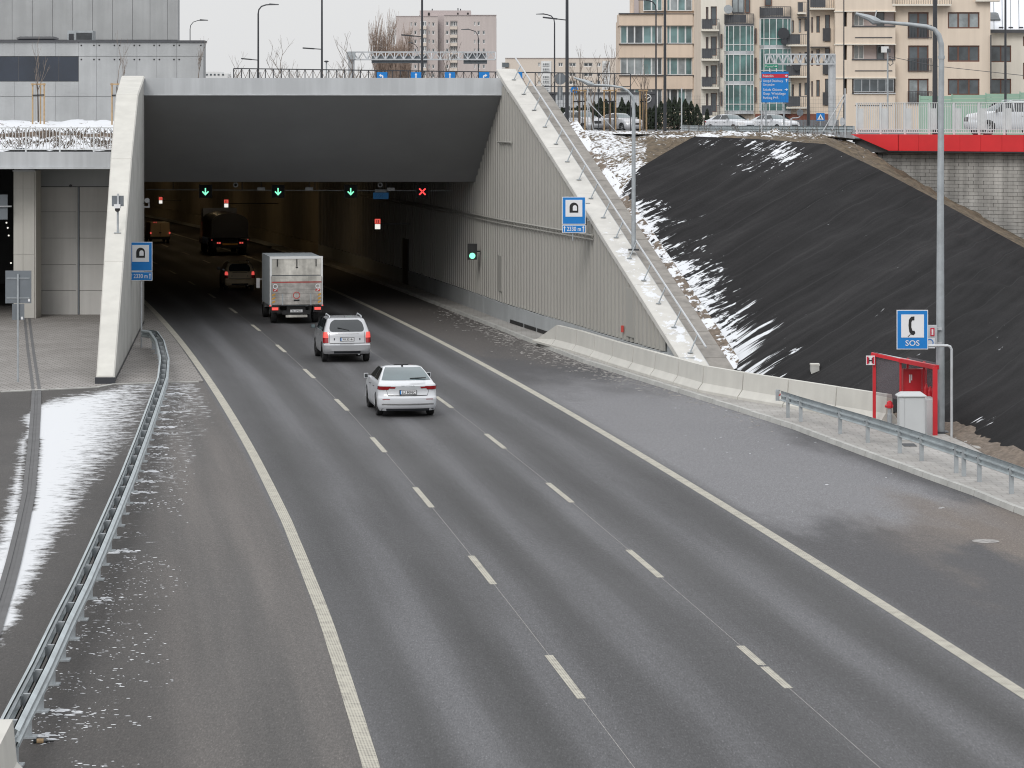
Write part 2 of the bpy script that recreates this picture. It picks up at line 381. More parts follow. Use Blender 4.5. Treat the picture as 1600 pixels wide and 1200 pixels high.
        o = bpy.data.objects.new(name, me); COL.objects.link(o)
        if parent is not None: o.parent = parent
        else: o.location = org
        ORG[o] = org if parent is None else ORG.get(parent, Vector((0, 0, 0))) if not local else Vector((0, 0, 0))
        tag(o, label, cat, group, kind)
        return o
_tx = {}
def text_mesh(txt, bold=0.0):
    if (txt, bold) not in _tx:
        cu = bpy.data.curves.new('t', 'FONT'); cu.body = txt; cu.resolution_u = 3; cu.offset = bold
        ob = bpy.data.objects.new('t', cu); COL.objects.link(ob)
        me = bpy.data.meshes.new_from_object(ob.evaluated_get(bpy.context.evaluated_depsgraph_get()))
        vs = [(q.co.x, q.co.y) for q in me.vertices]; fs = [tuple(pg.vertices) for pg in me.polygons]
        bpy.data.objects.remove(ob); bpy.data.curves.remove(cu); bpy.data.meshes.remove(me)
        xs = [q[0] for q in vs] or [0, 1]
        _tx[(txt, bold)] = (vs, fs, min(xs), max(xs))
    return _tx[(txt, bold)]
def tag(o, label=None, cat=None, group=None, kind=None):
    for k_, v_ in (('label', label), ('category', cat), ('group', group), ('kind', kind)):
        if v_: o[k_] = v_
    return o
def thing(name, loc, label, cat, group=None, rz=0.0):
    o = bpy.data.objects.new(name, None); COL.objects.link(o); o.location = loc; o.rotation_euler = (0, 0, rz)
    o.empty_display_size = .3; ORG[o] = Vector(loc); return tag(o, label, cat, group)
def copy_tree(o, parent=None):
    c = o.copy(); COL.objects.link(c); c.parent = parent
    for ch in list(o.children): copy_tree(ch, c)
    return c
def bx(name, mat, parent, x0, x1, y0, y1, z0, z1, **k): return MB().box(x0, x1, y0, y1, z0, z1).build(name, mat, parent, **k)
def fbm(x, y, s=1.0, o=4):
    return noise.fractal(Vector((x * s, y * s, 3.7)), 1.0, 2.0, o)
# ================================================================== THE SETTING
def proj(p): return 800 + p[0] / p[1] * FOC, HOR + (CAM_H - p[2]) / p[1] * FOC
MB().quad((-90, 5, -.06), (70, 5, -.06), (70, 345, -.06), (-90, 345, -.06)).build('ground', 'street_asphalt', kind='structure')

def snow_road(p, off):
    """how much blown snow lies on the asphalt beside the expressway (0..1)"""
    x, y = proj(p)
    if off > -10.9 or p[1] > 110 or y < 590: return 0.0
    xd = interp([(600, 58), (700, 52), (773, 45), (880, 21), (955, 0), (1100, -60)], y)
    xr = interp([(600, 245), (650, 222), (700, 190), (760, 138), (800, 118), (850, 88), (900, 58), (960, 30), (1000, 5), (1060, -40)], y)
    rail = interp([(590, 250), (690, 215), (800, 170), (900, 128), (1000, 75), (1100, 25), (1200, -30)], y)
    j = 9 * fbm(p[0], p[1], .6)
    a = 0.0
    if x > xd + 3 and y < 1060:
        t = (x + j - xd) / max(8, xr - xd); a = 1.62 - 1.2 * t
        a -= max(0, (648 + .0 - y - (x - 60) * .30) / 18)
    elif x < xd - 4 and y > 648:
        t = (xd - x + j) / interp([(640, 14), (760, 32), (900, 40), (1000, 30)], y); a = 1.5 - 1.1 * t
    if x > rail + 4:
        t = (x - rail) / interp([(600, 95), (760, 85), (900, 110), (1200, 230)], y)
        b_ = interp([(595, .50), (650, .42), (760, .27), (900, .18), (1200, .15)], y)
        if t < 1.2: a = max(a, b_ + .12 * fbm(p[0] + 9, p[1], .35) - .25 * max(0, t - .75))
    return max(0.0, min(1.6, a))
mb = MB(); mb.uv = []; mb.at = []
ds = [26 + .6 * i for i in range(150)] + [116 + 2.0 * i for i in range(110)]
offs = [-26 + .33 * i for i in range(46)] + [-10.8, -10, -8, -6, -4, -2, 0, 2, 4, 6, 8, 10, 13]
for d in ds:
    for o_ in offs:
        p = road(d, o_, 0.0); mb.v.append(tuple(p)); mb.uv.append((o_, d)); mb.at.append(snow_road(p, o_))
nw = len(offs)
for i in range(len(ds) - 1):
    for j in range(nw - 1):
        a = i * nw + j; mb.f.append((a, a + 1, a + nw + 1, a + nw))
expressway = mb.build('expressway', 'asphalt', kind='structure')

def strip(off, wd, d0, d1, z=.005, step_=1.5):
    mb = MB(); mb.uv = []; k = max(1, int((d1 - d0) / step_ + .5))
    for i in range(k + 1):
        d = lerp(d0, d1, i / k)
        o0 = interp(off, d) if isinstance(off, list) else off
        for s in (-1, 1): mb.v.append(tuple(road(d, o0 + s * wd / 2, z))); mb.uv.append((o0 + s * wd / 2, d))
    for i in range(k): mb.f.append((2 * i, 2 * i + 1, 2 * i + 3, 2 * i + 2))
    return mb
strip(0, .25, 30, 320).build('edge_line', 'line_paint', expressway)
strip([(44, -10.86), (51, -10.74), (58, -10.62), (72, -10.50), (86, -10.48), (116, -10.52)], .25, 30, 320).build('edge_line', 'line_paint', expressway)
for off, d0 in (([(45, -7.13), (61, -7.02), (73, -6.94), (98, -6.78), (130, -6.78)], 50.0), ([(45, -3.66), (62, -3.57), (74, -3.50), (97, -3.42)], 50.44)):
    d = d0 - 24
    while d < 300:
        if abs(d - 50.44) < .1:      # the patched dash, cut in two
            strip(off, .145, d, d + 1.95).build('lane_dash', 'line_paint', expressway)
            strip(off, .145, d + 2.12, d + 4).build('lane_dash', 'line_paint', expressway)
        else: strip(off, .145, d, d + 3.95).build('lane_dash', 'line_paint', expressway)
        d += 11.98
    strip([(a_, b_ + .01) for a_, b_ in off], .012, 30, 150, .0025).build('paving_seam', 'grit', expressway)

# paved yard beside the left portal
mb = MB(); mb.at = []
fr = [(-48, 101), (PX(-200, 102), 102), (PX(0, 103.5), 103.5), (PX(150, 105.2), 105.2), (PX(178, 106.5), 106.5), (-10.95, 107.3)]
nr = 14
for x, y in fr:
    for r in range(nr + 1):
        t = r / nr; d = lerp(y, 150, t)
        xe_ = road(d, -10.98)[0]; xx = min(x, xe_ - .06 * (len(fr) - fr.index((x, y)))) if x < -11 else xe_
        mb.v.append((xx, d, .02)); mb.at.append(.02 + .14 * (.5 + fbm(xx, d, .3)))
for i in range(len(fr) - 1):
    for r in range(nr):
        a = i * (nr + 1) + r; mb.f.append((a, a + nr + 1, a + nr + 2, a + 1))
yard = mb.build('paved_yard', 'pavers', kind='structure')
def kerb_run(path, w_, h_, z0, name, mat, parent, L=1.0, gap=.012):
    """separate kerb stones along a polyline"""
    pts = [Vector((p[0], p[1], z0)) for p in path]
    seg = []; 
    for a, b_ in zip(pts, pts[1:]):
        k = max(1, round((b_ - a).length / L))
        for i in range(k): seg.append((a.lerp(b_, i / k), a.lerp(b_, (i + 1) / k)))
    for a, b_ in seg:
        t = (b_ - a).normalized(); r = Vector((t.y, -t.x, 0)); j = random.uniform(-.006, .006)
        a2, b2 = a + t * gap, b_ - t * gap; h = h_ + random.uniform(-.008, .004)
        ch = .03
        MB().hexa([a2 + r * j, a2 + r * (w_ + j), b2 + r * (w_ + j), b2 + r * j] + [q + Vector((0, 0, h)) for q in (a2 + r * (j + ch), a2 + r * (w_ + j), b2 + r * (w_ + j), b2 + r * (j + ch))]).build(name, mat, parent)
kerb_run([(-10.98 + .05, 107.3), (PX(178, 106.4), 106.35), (PX(150, 105.1), 105.05), (PX(0, 103.4), 103.35), (-40, 101.3)], -.12, .035, 0, 'edging_stone', 'concrete', yard, 2.0)
# slot drain across the yard and the side road
mb = MB(); path = [gz(x, y) for x, y in ((42, 497), (48, 550), (57, 612), (56, 640), (52, 700), (45, 773), (34, 825), (21, 880), (10, 920), (-4, 965), (-40, 1080), (-90, 1230))]
nn = []
for i in range(len(path)):
    t = (path[min(i + 1, len(path) - 1)] - path[max(i - 1, 0)]); t.z = 0; t.normalize(); nn.append((t.y, -t.x))
mb.sweep([(-.16, .03), (-.05, .03), (-.05, .01), (.05, .01), (.05, .03), (.16, .03)], path, nn)
mb.build('slot_drain', 'street_asphalt', label='narrow grey slot drain running through the snowy asphalt at the left edge', cat='drain')

# right-hand pavement with kerb
kpath = [(XR(d_) + 3.4, d_) for d_ in (215, 200, 185, 172, 160)] + [(XR(150) + 3.4, 150), (XR(136) + 3.5, 136), (XR(126) + 3.6, 126), (2.64, 115.6), (5.57, 103.1), (7.1, 96.5), (8.28, 91.3), (9.61, 83.9), (11.27, 75.2), (12.7, 66), (14.2, 55)]
mb = MB(); mb.at = []
for (x, y) in kpath:
    for t in (0.14, 2.0, 4.2, 6.5, 9.0):
        mb.v.append((x + t, y + t * .3 if False else y, .13)); mb.at.append(.12 + .15 * fbm(x + t, y, .25))
for i in range(len(kpath) - 1):
    for j in range(4):
        a = i * 5 + j; mb.f.append((a, a + 5, a + 6, a + 1))
walk = mb.build('pavement', 'pavers_walk', kind='structure')
kerb_run([(x, y) for x, y in reversed(kpath)], .16, .14, 0, 'kerb_stone', 'concrete', walk, 1.0)
strip(3.9, 1.3, 215, 330, .12, 6).build('tunnel_kerb', 'concrete_bare', walk)

def W(d): return interp([(104, 5.85), (108, 5.6), (116, 5.2), (128, 4.75), (136, 4.45), (150, 4.45)], d)     # offset of the right wall face from the edge line
def wall(d, o=0.0, z=0.0): return road(d, W(d) + o, z)
# tunnel box behind the portal -------------------------------------------------
PD, PXL, PXR = 138.0, -16.5, -.25
FZ0, FZ1 = 10.19, 10.97
tun = thing('tunnel_portal', (-8, PD, 0), 'wide grey concrete tunnel portal with sloping dark soffit over the carriageway', 'tunnel')
mb = MB().box(PXL - .2, PXR + .15, PD, PD + .7, FZ0 + .06, FZ1); mb.build('fascia_beam', 'concrete_fascia', tun)
mb = MB().box(PXL + .02, PXR + .1, PD - .03, PD + .06, FZ0, FZ0 + .06).build('drip_edge', 'galv_light', tun)
SD, SZ = 145.5, 6.15
rx = lambda d: wall(d)[0]
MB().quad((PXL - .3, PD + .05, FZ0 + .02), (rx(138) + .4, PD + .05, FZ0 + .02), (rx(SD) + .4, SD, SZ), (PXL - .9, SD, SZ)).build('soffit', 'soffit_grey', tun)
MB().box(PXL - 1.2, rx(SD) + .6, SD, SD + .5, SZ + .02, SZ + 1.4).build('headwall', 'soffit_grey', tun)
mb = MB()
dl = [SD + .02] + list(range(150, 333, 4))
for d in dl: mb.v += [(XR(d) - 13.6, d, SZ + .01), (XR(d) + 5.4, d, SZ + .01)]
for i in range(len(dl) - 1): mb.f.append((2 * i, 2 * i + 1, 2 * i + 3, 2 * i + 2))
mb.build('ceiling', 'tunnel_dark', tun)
mb = MB()
dl = [PD + .1] + list(range(140, 333, 4))
for d in dl:
    xl = min(PXL - .0867 * (d - PD), road(d, -12.2)[0]) if d > 150 else PXL - .13 * (d - PD)
    mb.v += [(xl, d, 0), (xl, d, FZ0 if d < 146 else SZ + .3)]
for i in range(len(dl) - 1): mb.f.append((2 * i, 2 * i + 1, 2 * i + 3, 2 * i + 2))
mb.build('inner_wall', 'tunnel_wall', tun)
# right tunnel wall in panels
for i, d in enumerate(range(200, 330, 4)):
    a, b_ = road(d + .02, 4.47), road(d + 3.98, 4.47)
    mb = MB(); q = Vector((.08, 0, 0))
    mb.hexa([a + Vector((0, 0, .92)), a + q + Vector((0, 0, .92)), b_ + q + Vector((0, 0, .92)), b_ + Vector((0, 0, .92)), a + Vector((0, 0, SZ)), a + q + Vector((0, 0, SZ)), b_ + q + Vector((0, 0, SZ)), b_ + Vector((0, 0, SZ))])
    mb.build('wall_panel', 'tunnel_wall', tun)
mb = MB()
dl = list(range(200, 333, 4))
for d in dl:
    for o_, z in ((4.33, .1), (4.33, .9), (4.9, .9), (4.9, SZ + .2)): mb.v.append(tuple(road(d, o_, z)))
for i in range(len(dl) - 1):
    for j in range(3): a = i * 4 + j; mb.f.append((a, a + 1, a + 5, a + 4))
mb.build('tunnel_plinth', 'tunnel_wall', tun)
MB().quad((-75, 331, -.1), (0, 331, -.1), (0, 331, 7), (-75, 331, 7)).build('dark_end_cap', 'tunnel_dark', tun)  # dark sheet added across the bend in place of the tunnel's dark continuation
# recessed service door in the wall
a, b_ = road(165.4, 4.30), road(167.2, 4.30)
MB().hexa([a + Vector((0, 0, .15)), a + Vector((.1, 0, .15)), b_ + Vector((.1, 0, .15)), b_ + Vector((0, 0, .15)), a + Vector((0, 0, 2.6)), a + Vector((.1, 0, 2.6)), b_ + Vector((.1, 0, 2.6)), b_ + Vector((0, 0, 2.6))]).build('service_door', 'black', tun)

# left wing wall ----------------------------------------------------------------
LZ = [(106.5, .22), (114.4, 3.8), (122.7, 7.5), (130, 10.1), (138, 11.0)]
lw = thing('wing_wall', (-15.5, 120, 0), 'pale concrete wing wall descending on the left side of the portal', 'wall')
def lwx(d): return -13.77 - (d - 106.5) * .0867
def lww(d): return .58 + (d - 106.5) / 31.5 * .42
dd = [106.5, 114.4, 122.7, 130, 138.4]
for i, (d0, d1) in enumerate(zip(dd, dd[1:])):      # cast in bays with open joints
    e0, e1 = d0 + (.02 if i else 0), d1 - .02; z0, z1 = interp(LZ, e0), interp(LZ, e1)
    ch = .05
    MB().hexa([(lwx(e0) - lww(e0), e0, 0), (lwx(e0), e0, 0), (lwx(e1), e1, 0), (lwx(e1) - lww(e1), e1, 0), (lwx(e0) - lww(e0), e0, z0), (lwx(e0), e0, z0), (lwx(e1), e1, z1), (lwx(e1) - lww(e1), e1, z1)]).build('wall_bay', 'concrete', lw)
    MB().hexa([(lwx(e0) - lww(e0) - .03, e0 - .04, z0), (lwx(e0) + .03, e0 - .04, z0), (lwx(e1) + .03, e1, z1), (lwx(e1) - lww(e1) - .03, e1, z1),
               (lwx(e0) - lww(e0) + .01, e0 - .02, z0 + .07), (lwx(e0) - .02, e0 - .02, z0 + .07), (lwx(e1) - .02, e1, z1 + .07), (lwx(e1) - lww(e1) + .01, e1, z1 + .07)]).build('coping', 'concrete_pale', lw)
MB().box(lwx(106.5) - .64, lwx(106.5) + .05, 106.35, 106.49, .02, .24).build('footing_band', 'dark_post', lw)
mb = MB(); mb.quad((lwx(106.5) + .02, 106.5, .03), (lwx(138) + .02, 138, .03), (lwx(138) + .02, 138, .13), (lwx(106.5) + .02, 106.5, .13)); mb.build('base_joint', 'dark_post', lw)

# right wing wall: corrugated cladding over a concrete plinth ---------------------
RZ = [(105.2, .5)] + [(d_, CAM_H - (124 + 1.575 * (800 + wall(d_)[0] / d_ * FOC - 790) - HOR) / FOC * d_) for d_ in (106.3, 108, 110, 112.5, 115, 118, 122, 126, 130, 134, 138.2)]
rw = thing('retaining_wall', (3, 120, 0), 'sloping retaining wall clad in ribbed grey sheet right of the portal', 'wall')
def rib_panel(d0, d1, zb, zt):
    mb = MB(); n_ = max(1, round((d1 - d0) / .6)); st_ = (d1 - d0) / n_
    ks = []
    for i in range(n_):
        for f_, o_ in ((0, 0), (.50, 0), (.56, -.10), (.94, -.10)): ks.append((d0 + (i + f_) * st_, o_))
    ks.append((d1 - .02, 0))
    for d, o_ in ks:
        p = wall(d, o_); mb.v += [(p.x, p.y, zb), (p.x, p.y, zt(d))]
    for i in range(len(ks) - 1): mb.f.append((2 * i + 1, 2 * i, 2 * i + 2, 2 * i + 3))
    return mb
d = 106.6
while d < 200:
    d1 = min(d + 1.8, 200.2)
    if interp(RZ, d) > 1.1: rib_panel(d, d1, .92, lambda q: min(interp(RZ, q) - .05 if q < 138 else 10.6, 10.6 if q < 138.3 else lerp(FZ0, SZ, min(1, (q - 138) / 7.4)) - (.03 if q < 145 else -.1))).build('cladding_panel', 'cladding', rw)
    d = d1
d = 106
while d < 200:
    d1 = min(d + 4, 200.2); a0, a1 = wall(d + .015, -.12), wall(d1 - .015, -.12); q = Vector((.5, 0, 0))
    zz = lambda z: Vector((0, 0, z))
    MB().hexa([a0 + zz(.12), a0 + q + zz(.12), a1 + q + zz(.12), a1 + zz(.12), a0 + zz(.88), a0 + q + zz(.9), a1 + q + zz(.9), a1 + zz(.88)]).build('plinth_block', 'concrete_grey', rw)
    d = d1
for (e0, e1) in ((127.0, 129.4), (129.6, 132.0), (132.2, 135.0)):      # drain slots at the foot of the plinth
    mb = MB()
    p0, p1 = wall(e0, -.135), wall(e1, -.135)
    mb.quad(p0 + zz(.14), p1 + zz(.14), p1 + zz(.30), p0 + zz(.30)); mb.build('drain_slot', 'black', rw)
# backing core of the wall and coping
mb = MB(); dl = [105.4] + [106 + i * 1.15 for i in range(29)]
for d in dl:
    z = interp(RZ, d)
    for o_, zq in ((.06, .1), (.06, z - .02), (.8, z - .02), (.8, .1)): p = wall(d, o_); mb.v.append((p.x, p.y, zq))
for i in range(len(dl) - 1):
    for j in range(3): a = i * 4 + j; mb.f.append((a, a + 1, a + 5, a + 4))
mb.f.append((0, 1, 2, 3)); mb.build('wall_core', 'concrete_grey', rw)
cd = [105.2, 108, 112.5, 117.5, 122, 127.5, 133, 138.3]
for d0, d1 in zip(cd, cd[1:]):
    mb = MB(); mb.at = []; k = 8
    prof = [(-.13, -.16), (-.13, .04), (-.09, .07), (.15, .08), (.45, .08), (.72, .07), (.72, -.16)]
    for i in range(k + 1):
        d = lerp(d0, d1 - .02, i / k)
        for o_, zq in prof:
            p = wall(d, o_); mb.v.append((p.x, p.y, interp(RZ, d) + zq))
            mb.at.append(0 if zq < .06 else min(1, max(0, (121.5 - d) / 6)) * (.50 + .4 * fbm(p.x, p.y, .8)) * (1.0 if 0 < o_ < .6 else .4))
    m_ = len(prof)
    for i in range(k):
        for j in range(m_ - 1): a = i * m_ + j; mb.f.append((a, a + m_, a + m_ + 1, a + 1))
    mb.f.append(tuple(range(m_))); mb.build('coping', 'concrete_snowy', rw)
# horizontal cable rail fixed to the cladding
mb = MB(); mb.tube([wall(d, -.16, 4.62) for d in range(119, 200, 3)], .045, 6); mb.tube([wall(d, -.16, 4.46) for d in range(119, 200, 3)], .03, 5)
mb.build('cable_rail', 'cladding', rw)
mb = MB(); mb.tube([wall(d, -.16, 8.1) for d in (134.6, 137.8)], .05, 6).build('cable_rail', 'cladding', rw)
# maintenance flaps in the cladding and a red hydrant marker
for (d0, d1, z0, z1) in ((112.6, 113.7, 1.1, 2.9), (137.0, 138.0, 1.4, 3.0)):
    a0, a1 = wall(d0, -.13), wall(d1, -.13); mb = MB(); mb.hexa([a0 + zz(z0), a0 + zz(z0) + Vector((.04, 0, 0)), a1 + zz(z0) + Vector((.04, 0, 0)), a1 + zz(z0), a0 + zz(z1), a0 + zz(z1) + Vector((.04, 0, 0)), a1 + zz(z1) + Vector((.04, 0, 0)), a1 + zz(z1)])
    mb.build('access_flap', 'cladding', rw)
p = wall(114.1, -.16); MB().box(p.x - .05, p.x + .05, p.y - .05, p.y + .05, 1.2, 1.45).build('red_marker', 'red_mark', rw)
# tubular handrail on the coping
rl = thing('handrail', wall(119, .75, 5.3), 'thin steel handrail on slanted brackets along the sloping wall coping', 'railing')
rp = [wall(d, .68, interp(RZ, d) + .62) for d in (105.6, 106.5, 108, 110, 112.5, 117, 122, 127, 132, 138)]
MB().tube(rp, .035, 6).build('rail_tube', 'galv_light', rl)
d = 106.4
while d < 138:
    b0 = wall(d, .34, interp(RZ, d) + .09); t0 = wall(d + .25, .68, interp(RZ, d + .25) + .62)
    MB().bar(b0, t0, .035).box(b0.x - .09, b0.x + .09, b0.y - .1, b0.y + .1, b0.z - .01, b0.z + .02).build('bracket', 'galv', rl)
    d += 2.15

# paved strip, fabric slope, earth banks -------------------------------------------
def patch(bot, top, nu, nv, name, mat, snowf, uvf=None, amp=0.0, fs=.4, **kw):
    """ruled sheet between two polylines of 3D points"""
    def res(pl, t):
        L = [0]; 
        for a, b2 in zip(pl, pl[1:]): L.append(L[-1] + (b2 - a).length)
        return Vector([interp([(q / L[-1], pt[k]) for q, pt in zip(L, pl)], t) for k in range(3)])
    mb = MB(); mb.uv = []; mb.at = []
    for i in range(nu + 1):
        a, b2 = res(bot, i / nu), res(top, i / nu)
        for j in range(nv + 1):
            p = a.lerp(b2, j / nv); e_ = min(1, 4 * min(i, nu - i) / nu + .0, 6 * min(j, nv - j) / nv)
            mb.uv.append(uvf(p, i / nu, j / nv) if uvf else (p.x, p.y)); p.z += amp * e_ * fbm(p.x, p.y, fs)
            mb.v.append(tuple(p)); mb.at.append(max(0, snowf(p, i / nu, j / nv)))
    for i in range(nu):
        for j in range(nv): a = i * (nv + 1) + j; mb.f.append((a, a + nv + 1, a + nv + 2, a + 1))
    return mb.build(name, mat, smooth=60, **kw)
sdl = [100.4, 104, 108, 112, 116, 121, 126, 131, 136]
for d0 in [105.2 + i * 1.1 for i in range(28)]:        # slabs of the stepped strip
    d1 = d0 + 1.07; mb = MB()
    a0, a1, b0, b1 = wall(d0, .74), wall(d0, 1.6), wall(d1, .74), wall(d1, 1.6)
    z0, z1 = interp(RZ, d0) - .05, interp(RZ, d1) - .05
    mb.hexa([a0 + zz(z0 - .3), a1 + zz(z0 - .3), b1 + zz(z1 - .3), b0 + zz(z1 - .3), a0 + zz(z0), a1 + zz(z0), b1 + zz(z1), b0 + zz(z1)])
    if d0 == 105.2: stripthing = thing('slab_path', a0, 'narrow inclined path of concrete slabs beside the wall coping', 'path')
    mb.build('slab', 'slab_grey', stripthing)
def S(d, o=1.68): return wall(d, o, interp(RZ, d) - .06)
fab_bot = [S(122.5), S(118), S(114.5), S(111), S(108), S(105.4), Vector((8.75, 100.2, .5)), Vector((10.1, 96.8, .45)), Vector((11.7, 92.9, .3)), Vector((13.0, 90.0, .25)), Vector((13.45, 81, .2)), Vector((14.6, 71, .2))]
fab_top = [S(122.5) + Vector((.02, .05, .03)), at(1000, 262, 125), at(1040, 238, 127.5), at(1085, 213, 130), at(1180, 217, 129), at(1290, 225, 127.5), at(1370, 263, 125.5), at(1450, 305, 123), at(1600, 387, 118), at(1700, 440, 114)]
def fab_snow(p, u, v):
    x, y = proj(p); a = 0.0; s_ = 0
    # blown snow lying along the left edge of the fabric
    xe = interp([(285, 968), (360, 1012), (420, 1052), (480, 1098), (540, 1138), (590, 1172), (640, 1215)], y); wd = interp([(285, 30), (340, 70), (450, 95), (560, 78), (600, 40)], y)
    t = (x - xe) / wd
    if t < 1.6: a = max(a, .64 - .42 * max(0, t) + .30 * fbm(p.x, p.y + p.z, .5))
    for cx, cy, rx_, ry_, s_ in ((1215, 240, 48, 24, .42), (1190, 265, 60, 18, .22), (1545, 655, 28, 20, .30), (1180, 225, 40, 10, .4), (1185, 520, 60, 40, .26), (1130, 380, 60, 30, .15), (1110, 222, 40, 8, .3)):
        e_ = ((x - cx) / rx_) ** 2 + ((y - cy) / ry_) ** 2
        if e_ < 1.6: a = max(a, s_ * (1.15 - .6 * e_) + .1 * fbm(p.x, p.z, .8))
    return a + .015
FA = Vector((.530, -.126, -.839)); FT = Vector((-.104, -.239, .939)).cross(FA).normalized()      # fabric strips run along FT up the slope
def fab_uv(p, u, v): return (p.dot(FA) * 1.7, p.dot(FT))
fabric = patch(fab_bot, fab_top, 150, 60, 'embankment', 'fabric', fab_snow, fab_uv, amp=.12, fs=.5, kind='structure')
patch([fab_bot[-1], Vector((16.3, 58, .2)), Vector((18, 45, .2))], [fab_top[-1], Vector((25.5, 90, 3.3)), Vector((28, 58, 3.3))], 40, 20, 'embankment', 'fabric', lambda p, u, v: .0, fab_uv, amp=.12, fs=.5, kind='structure')
ear_bot = fab_top
ear_top = [S(131.5), at(905, 203, 132.5), at(960, 205, 133), at(1085, 205, 134), at(1200, 207, 134), at(1300, 210, 133.6), at(1345, 228, 133.0), at(1440, 288, 131.0), at(1600, 374, 127.8), at(1700, 425, 126)]
def earth_snow(p, u, v):
    x, y = proj(p); a = .16 + .25 * fbm(p.x, p.y, .5)
    if x < 1010: a = .46 + .3 * fbm(p.x, p.y + p.z, .5) + .1 * (1 - v)
    if y < 214 and x < 1330: a = max(a, .52 + .3 * fbm(p.x, p.y, .7))
    if x > 1360: a = -.05
    return a
ear_low = [S(122.5) + Vector((.02, .05, .03))] + fab_top[1:]
earth = patch(ear_low, ear_top, 110, 14, 'earth_bank', 'earth', earth_snow, amp=.28, fs=1.1, kind='structure')
# left fringe between slab strip and fabric/earth (rubble with snow)
fr_bot = [S(d, 1.6) for d in (105.4, 108, 112.5, 117, 122, 126, 131)]
fr_top = [S(d, 1.95) + Vector((0, 0, .12)) for d in (105.4, 108, 112.5, 117, 122, 126, 131)]
patch(fr_bot, fr_top, 120, 4, 'rubble_fringe', 'gravel', lambda p, u, v:   .52 + .5 * fbm(p.x, p.y, 1.3), amp=.10, fs=2.5, kind='structure')
gv_b = [Vector((11.2, 92.8, .14)), Vector((12.3, 90.3, .14)), Vector((12.7, 86, .14)), Vector((12.85, 81, .14)), Vector((13.9, 71, .14))]
gv_t = [Vector((11.7, 93.2, .34)), Vector((13.1, 90.6, .34)), Vector((13.5, 86, .36)), Vector((13.65, 81, .36)), Vector((14.8, 71, .36))]
patch(gv_b, gv_t, 60, 5, 'gravel_edge', 'gravel', lambda p, u, v: .1, amp=.14, fs=3.0, kind='structure')

# upper street level -----------------------------------------------------------------
UZ = 7.9
mb = MB()
mb.quad((-400, 166, 8.2), (-17.4, 166, 8.2), (-17.4, 420, UZ), (-400, 420, UZ))
mb.quad((-17.4, 146.2, UZ), (.6, 146.2, UZ), (.6, 420, UZ), (-17.4, 420, UZ))
mb.add([(.6, 137, UZ + .35), (4.5, 131.8, UZ + .6), (14.2, 132.6, UZ + .45), (15.4, 133.2, UZ + .3), (27, 124.5, UZ + .3), (60, 113.8, UZ), (60, 420, UZ), (.6, 420, UZ)], [tuple(range(8))])
mb.quad((-400, 420, UZ), (60, 420, UZ), (400, 3000, UZ), (-900, 3000, UZ)); mb.quad((60, 113.8, UZ), (400, 113.8, UZ), (900, 3000, UZ), (400, 3000, UZ))
mb.add([(60, 113.8, UZ), (400, 3000, UZ), (60, 420, UZ)], [(0, 1, 2)])
street = mb.build('street_ground', 'street_asphalt', kind='structure')
# ================================================================== LEFT SIDE: service building, terrace, yard front
BD = 165.0; bs = FOC / BD
lb = thing('service_building', (PX(100, BD), BD, 8.2), 'bare concrete panel building with a dark strip window behind the snowy terrace', 'building')
def fx(px): return PX(px, BD)
def fz(py): return PZ(py, BD)
MB().box(fx(-160), fx(318), BD + .1, BD + 1.2, 7.5, fz(66)).build('wall_core', 'concrete_bare', lb)
# cast panels with open joints, the strip window left free
cols = [-160, -130, -100, -68, -38, -8, 23, 55, 87, 123, 151, 183, 214, 245, 276, 318]
rows = [(196, 151), (151, 88), (88, 66)]
for i in range(len(cols) - 1):
    for j, (y0, y1) in enumerate(rows):
        x0, x1 = cols[i] + .14, cols[i + 1] - .14
        if j == 1 and x1 <= 123.5: 
            MB().box(fx(x0), fx(x1), BD - .02, BD + .1, fz(151) + .01, fz(127.5)).build('wall_panel', 'concrete_bare', lb); continue
        q = random.uniform(-.006, .006)
        MB().box(fx(x0), fx(x1), BD - .02 + q, BD + .1, fz(y0) + .01, fz(y1) - .01).build('wall_panel', 'concrete_bare', lb)
        if x0 > 120 and j:
            for hx in (x0 + 4, x1 - 4): MB().disc(fx(hx), BD - .035 + q, fz(y1 + 5), .045, .02, 8).build('tie_hole', 'black', lb)
for i in range(0, 9):
    x0, x1 = -160 + i * 31.45, -160 + (i + 1) * 31.45
    if x1 < 124: 
        wn = bx('window', 'dark_frame', lb, fx(x0), fx(x1), BD + .02, BD + .06, fz(127.3), fz(88))
        bx('pane', 'win_band', wn, fx(x0 + .6), fx(x1 - .6), BD + .005, BD + .03, fz(126.6), fz(88.6))
bx('roof_edge', 'dark_frame', lb, fx(-160), fx(319.5), BD - .12, BD + 1.3, fz(66), fz(63))
# rooftop unit and duct
un = bx('rooftop_unit', 'galv', lb, fx(96), fx(136), BD + 2.2, BD + 3.4, fz(61), fz(46))
for k in range(7): bx('louvre', 'dark_post', un, fx(110), fx(135), BD + 2.16, BD + 2.2, fz(60 - k * 1.6), fz(59.1 - k * 1.6))
bx('louvre', 'dark_post', un, fx(98.5), fx(106), BD + 2.15, BD + 2.2, fz(60.5), fz(51))
MB().tube([(fx(18), BD + 2, fz(61)), (fx(22), BD + 2, fz(59)), (fx(75), BD + 2, fz(59)), (fx(82), BD + 2, fz(61))], .12, 8).build('roof_duct', 'dark_post', lb)
UD = BD + 4.6
ux = lambda p: PX(p, UD); uz = lambda p: PZ(p, UD)
MB().box(ux(-160), ux(277), UD + .1, UD + 1.2, 12.5, uz(-12)).build('upper_core', 'concrete_bare', lb)
uc = [-160, -130, -98, -66, -45, -13, 19, 51, 82, 113, 144.5, 176, 207, 234.5, 261.5, 278]
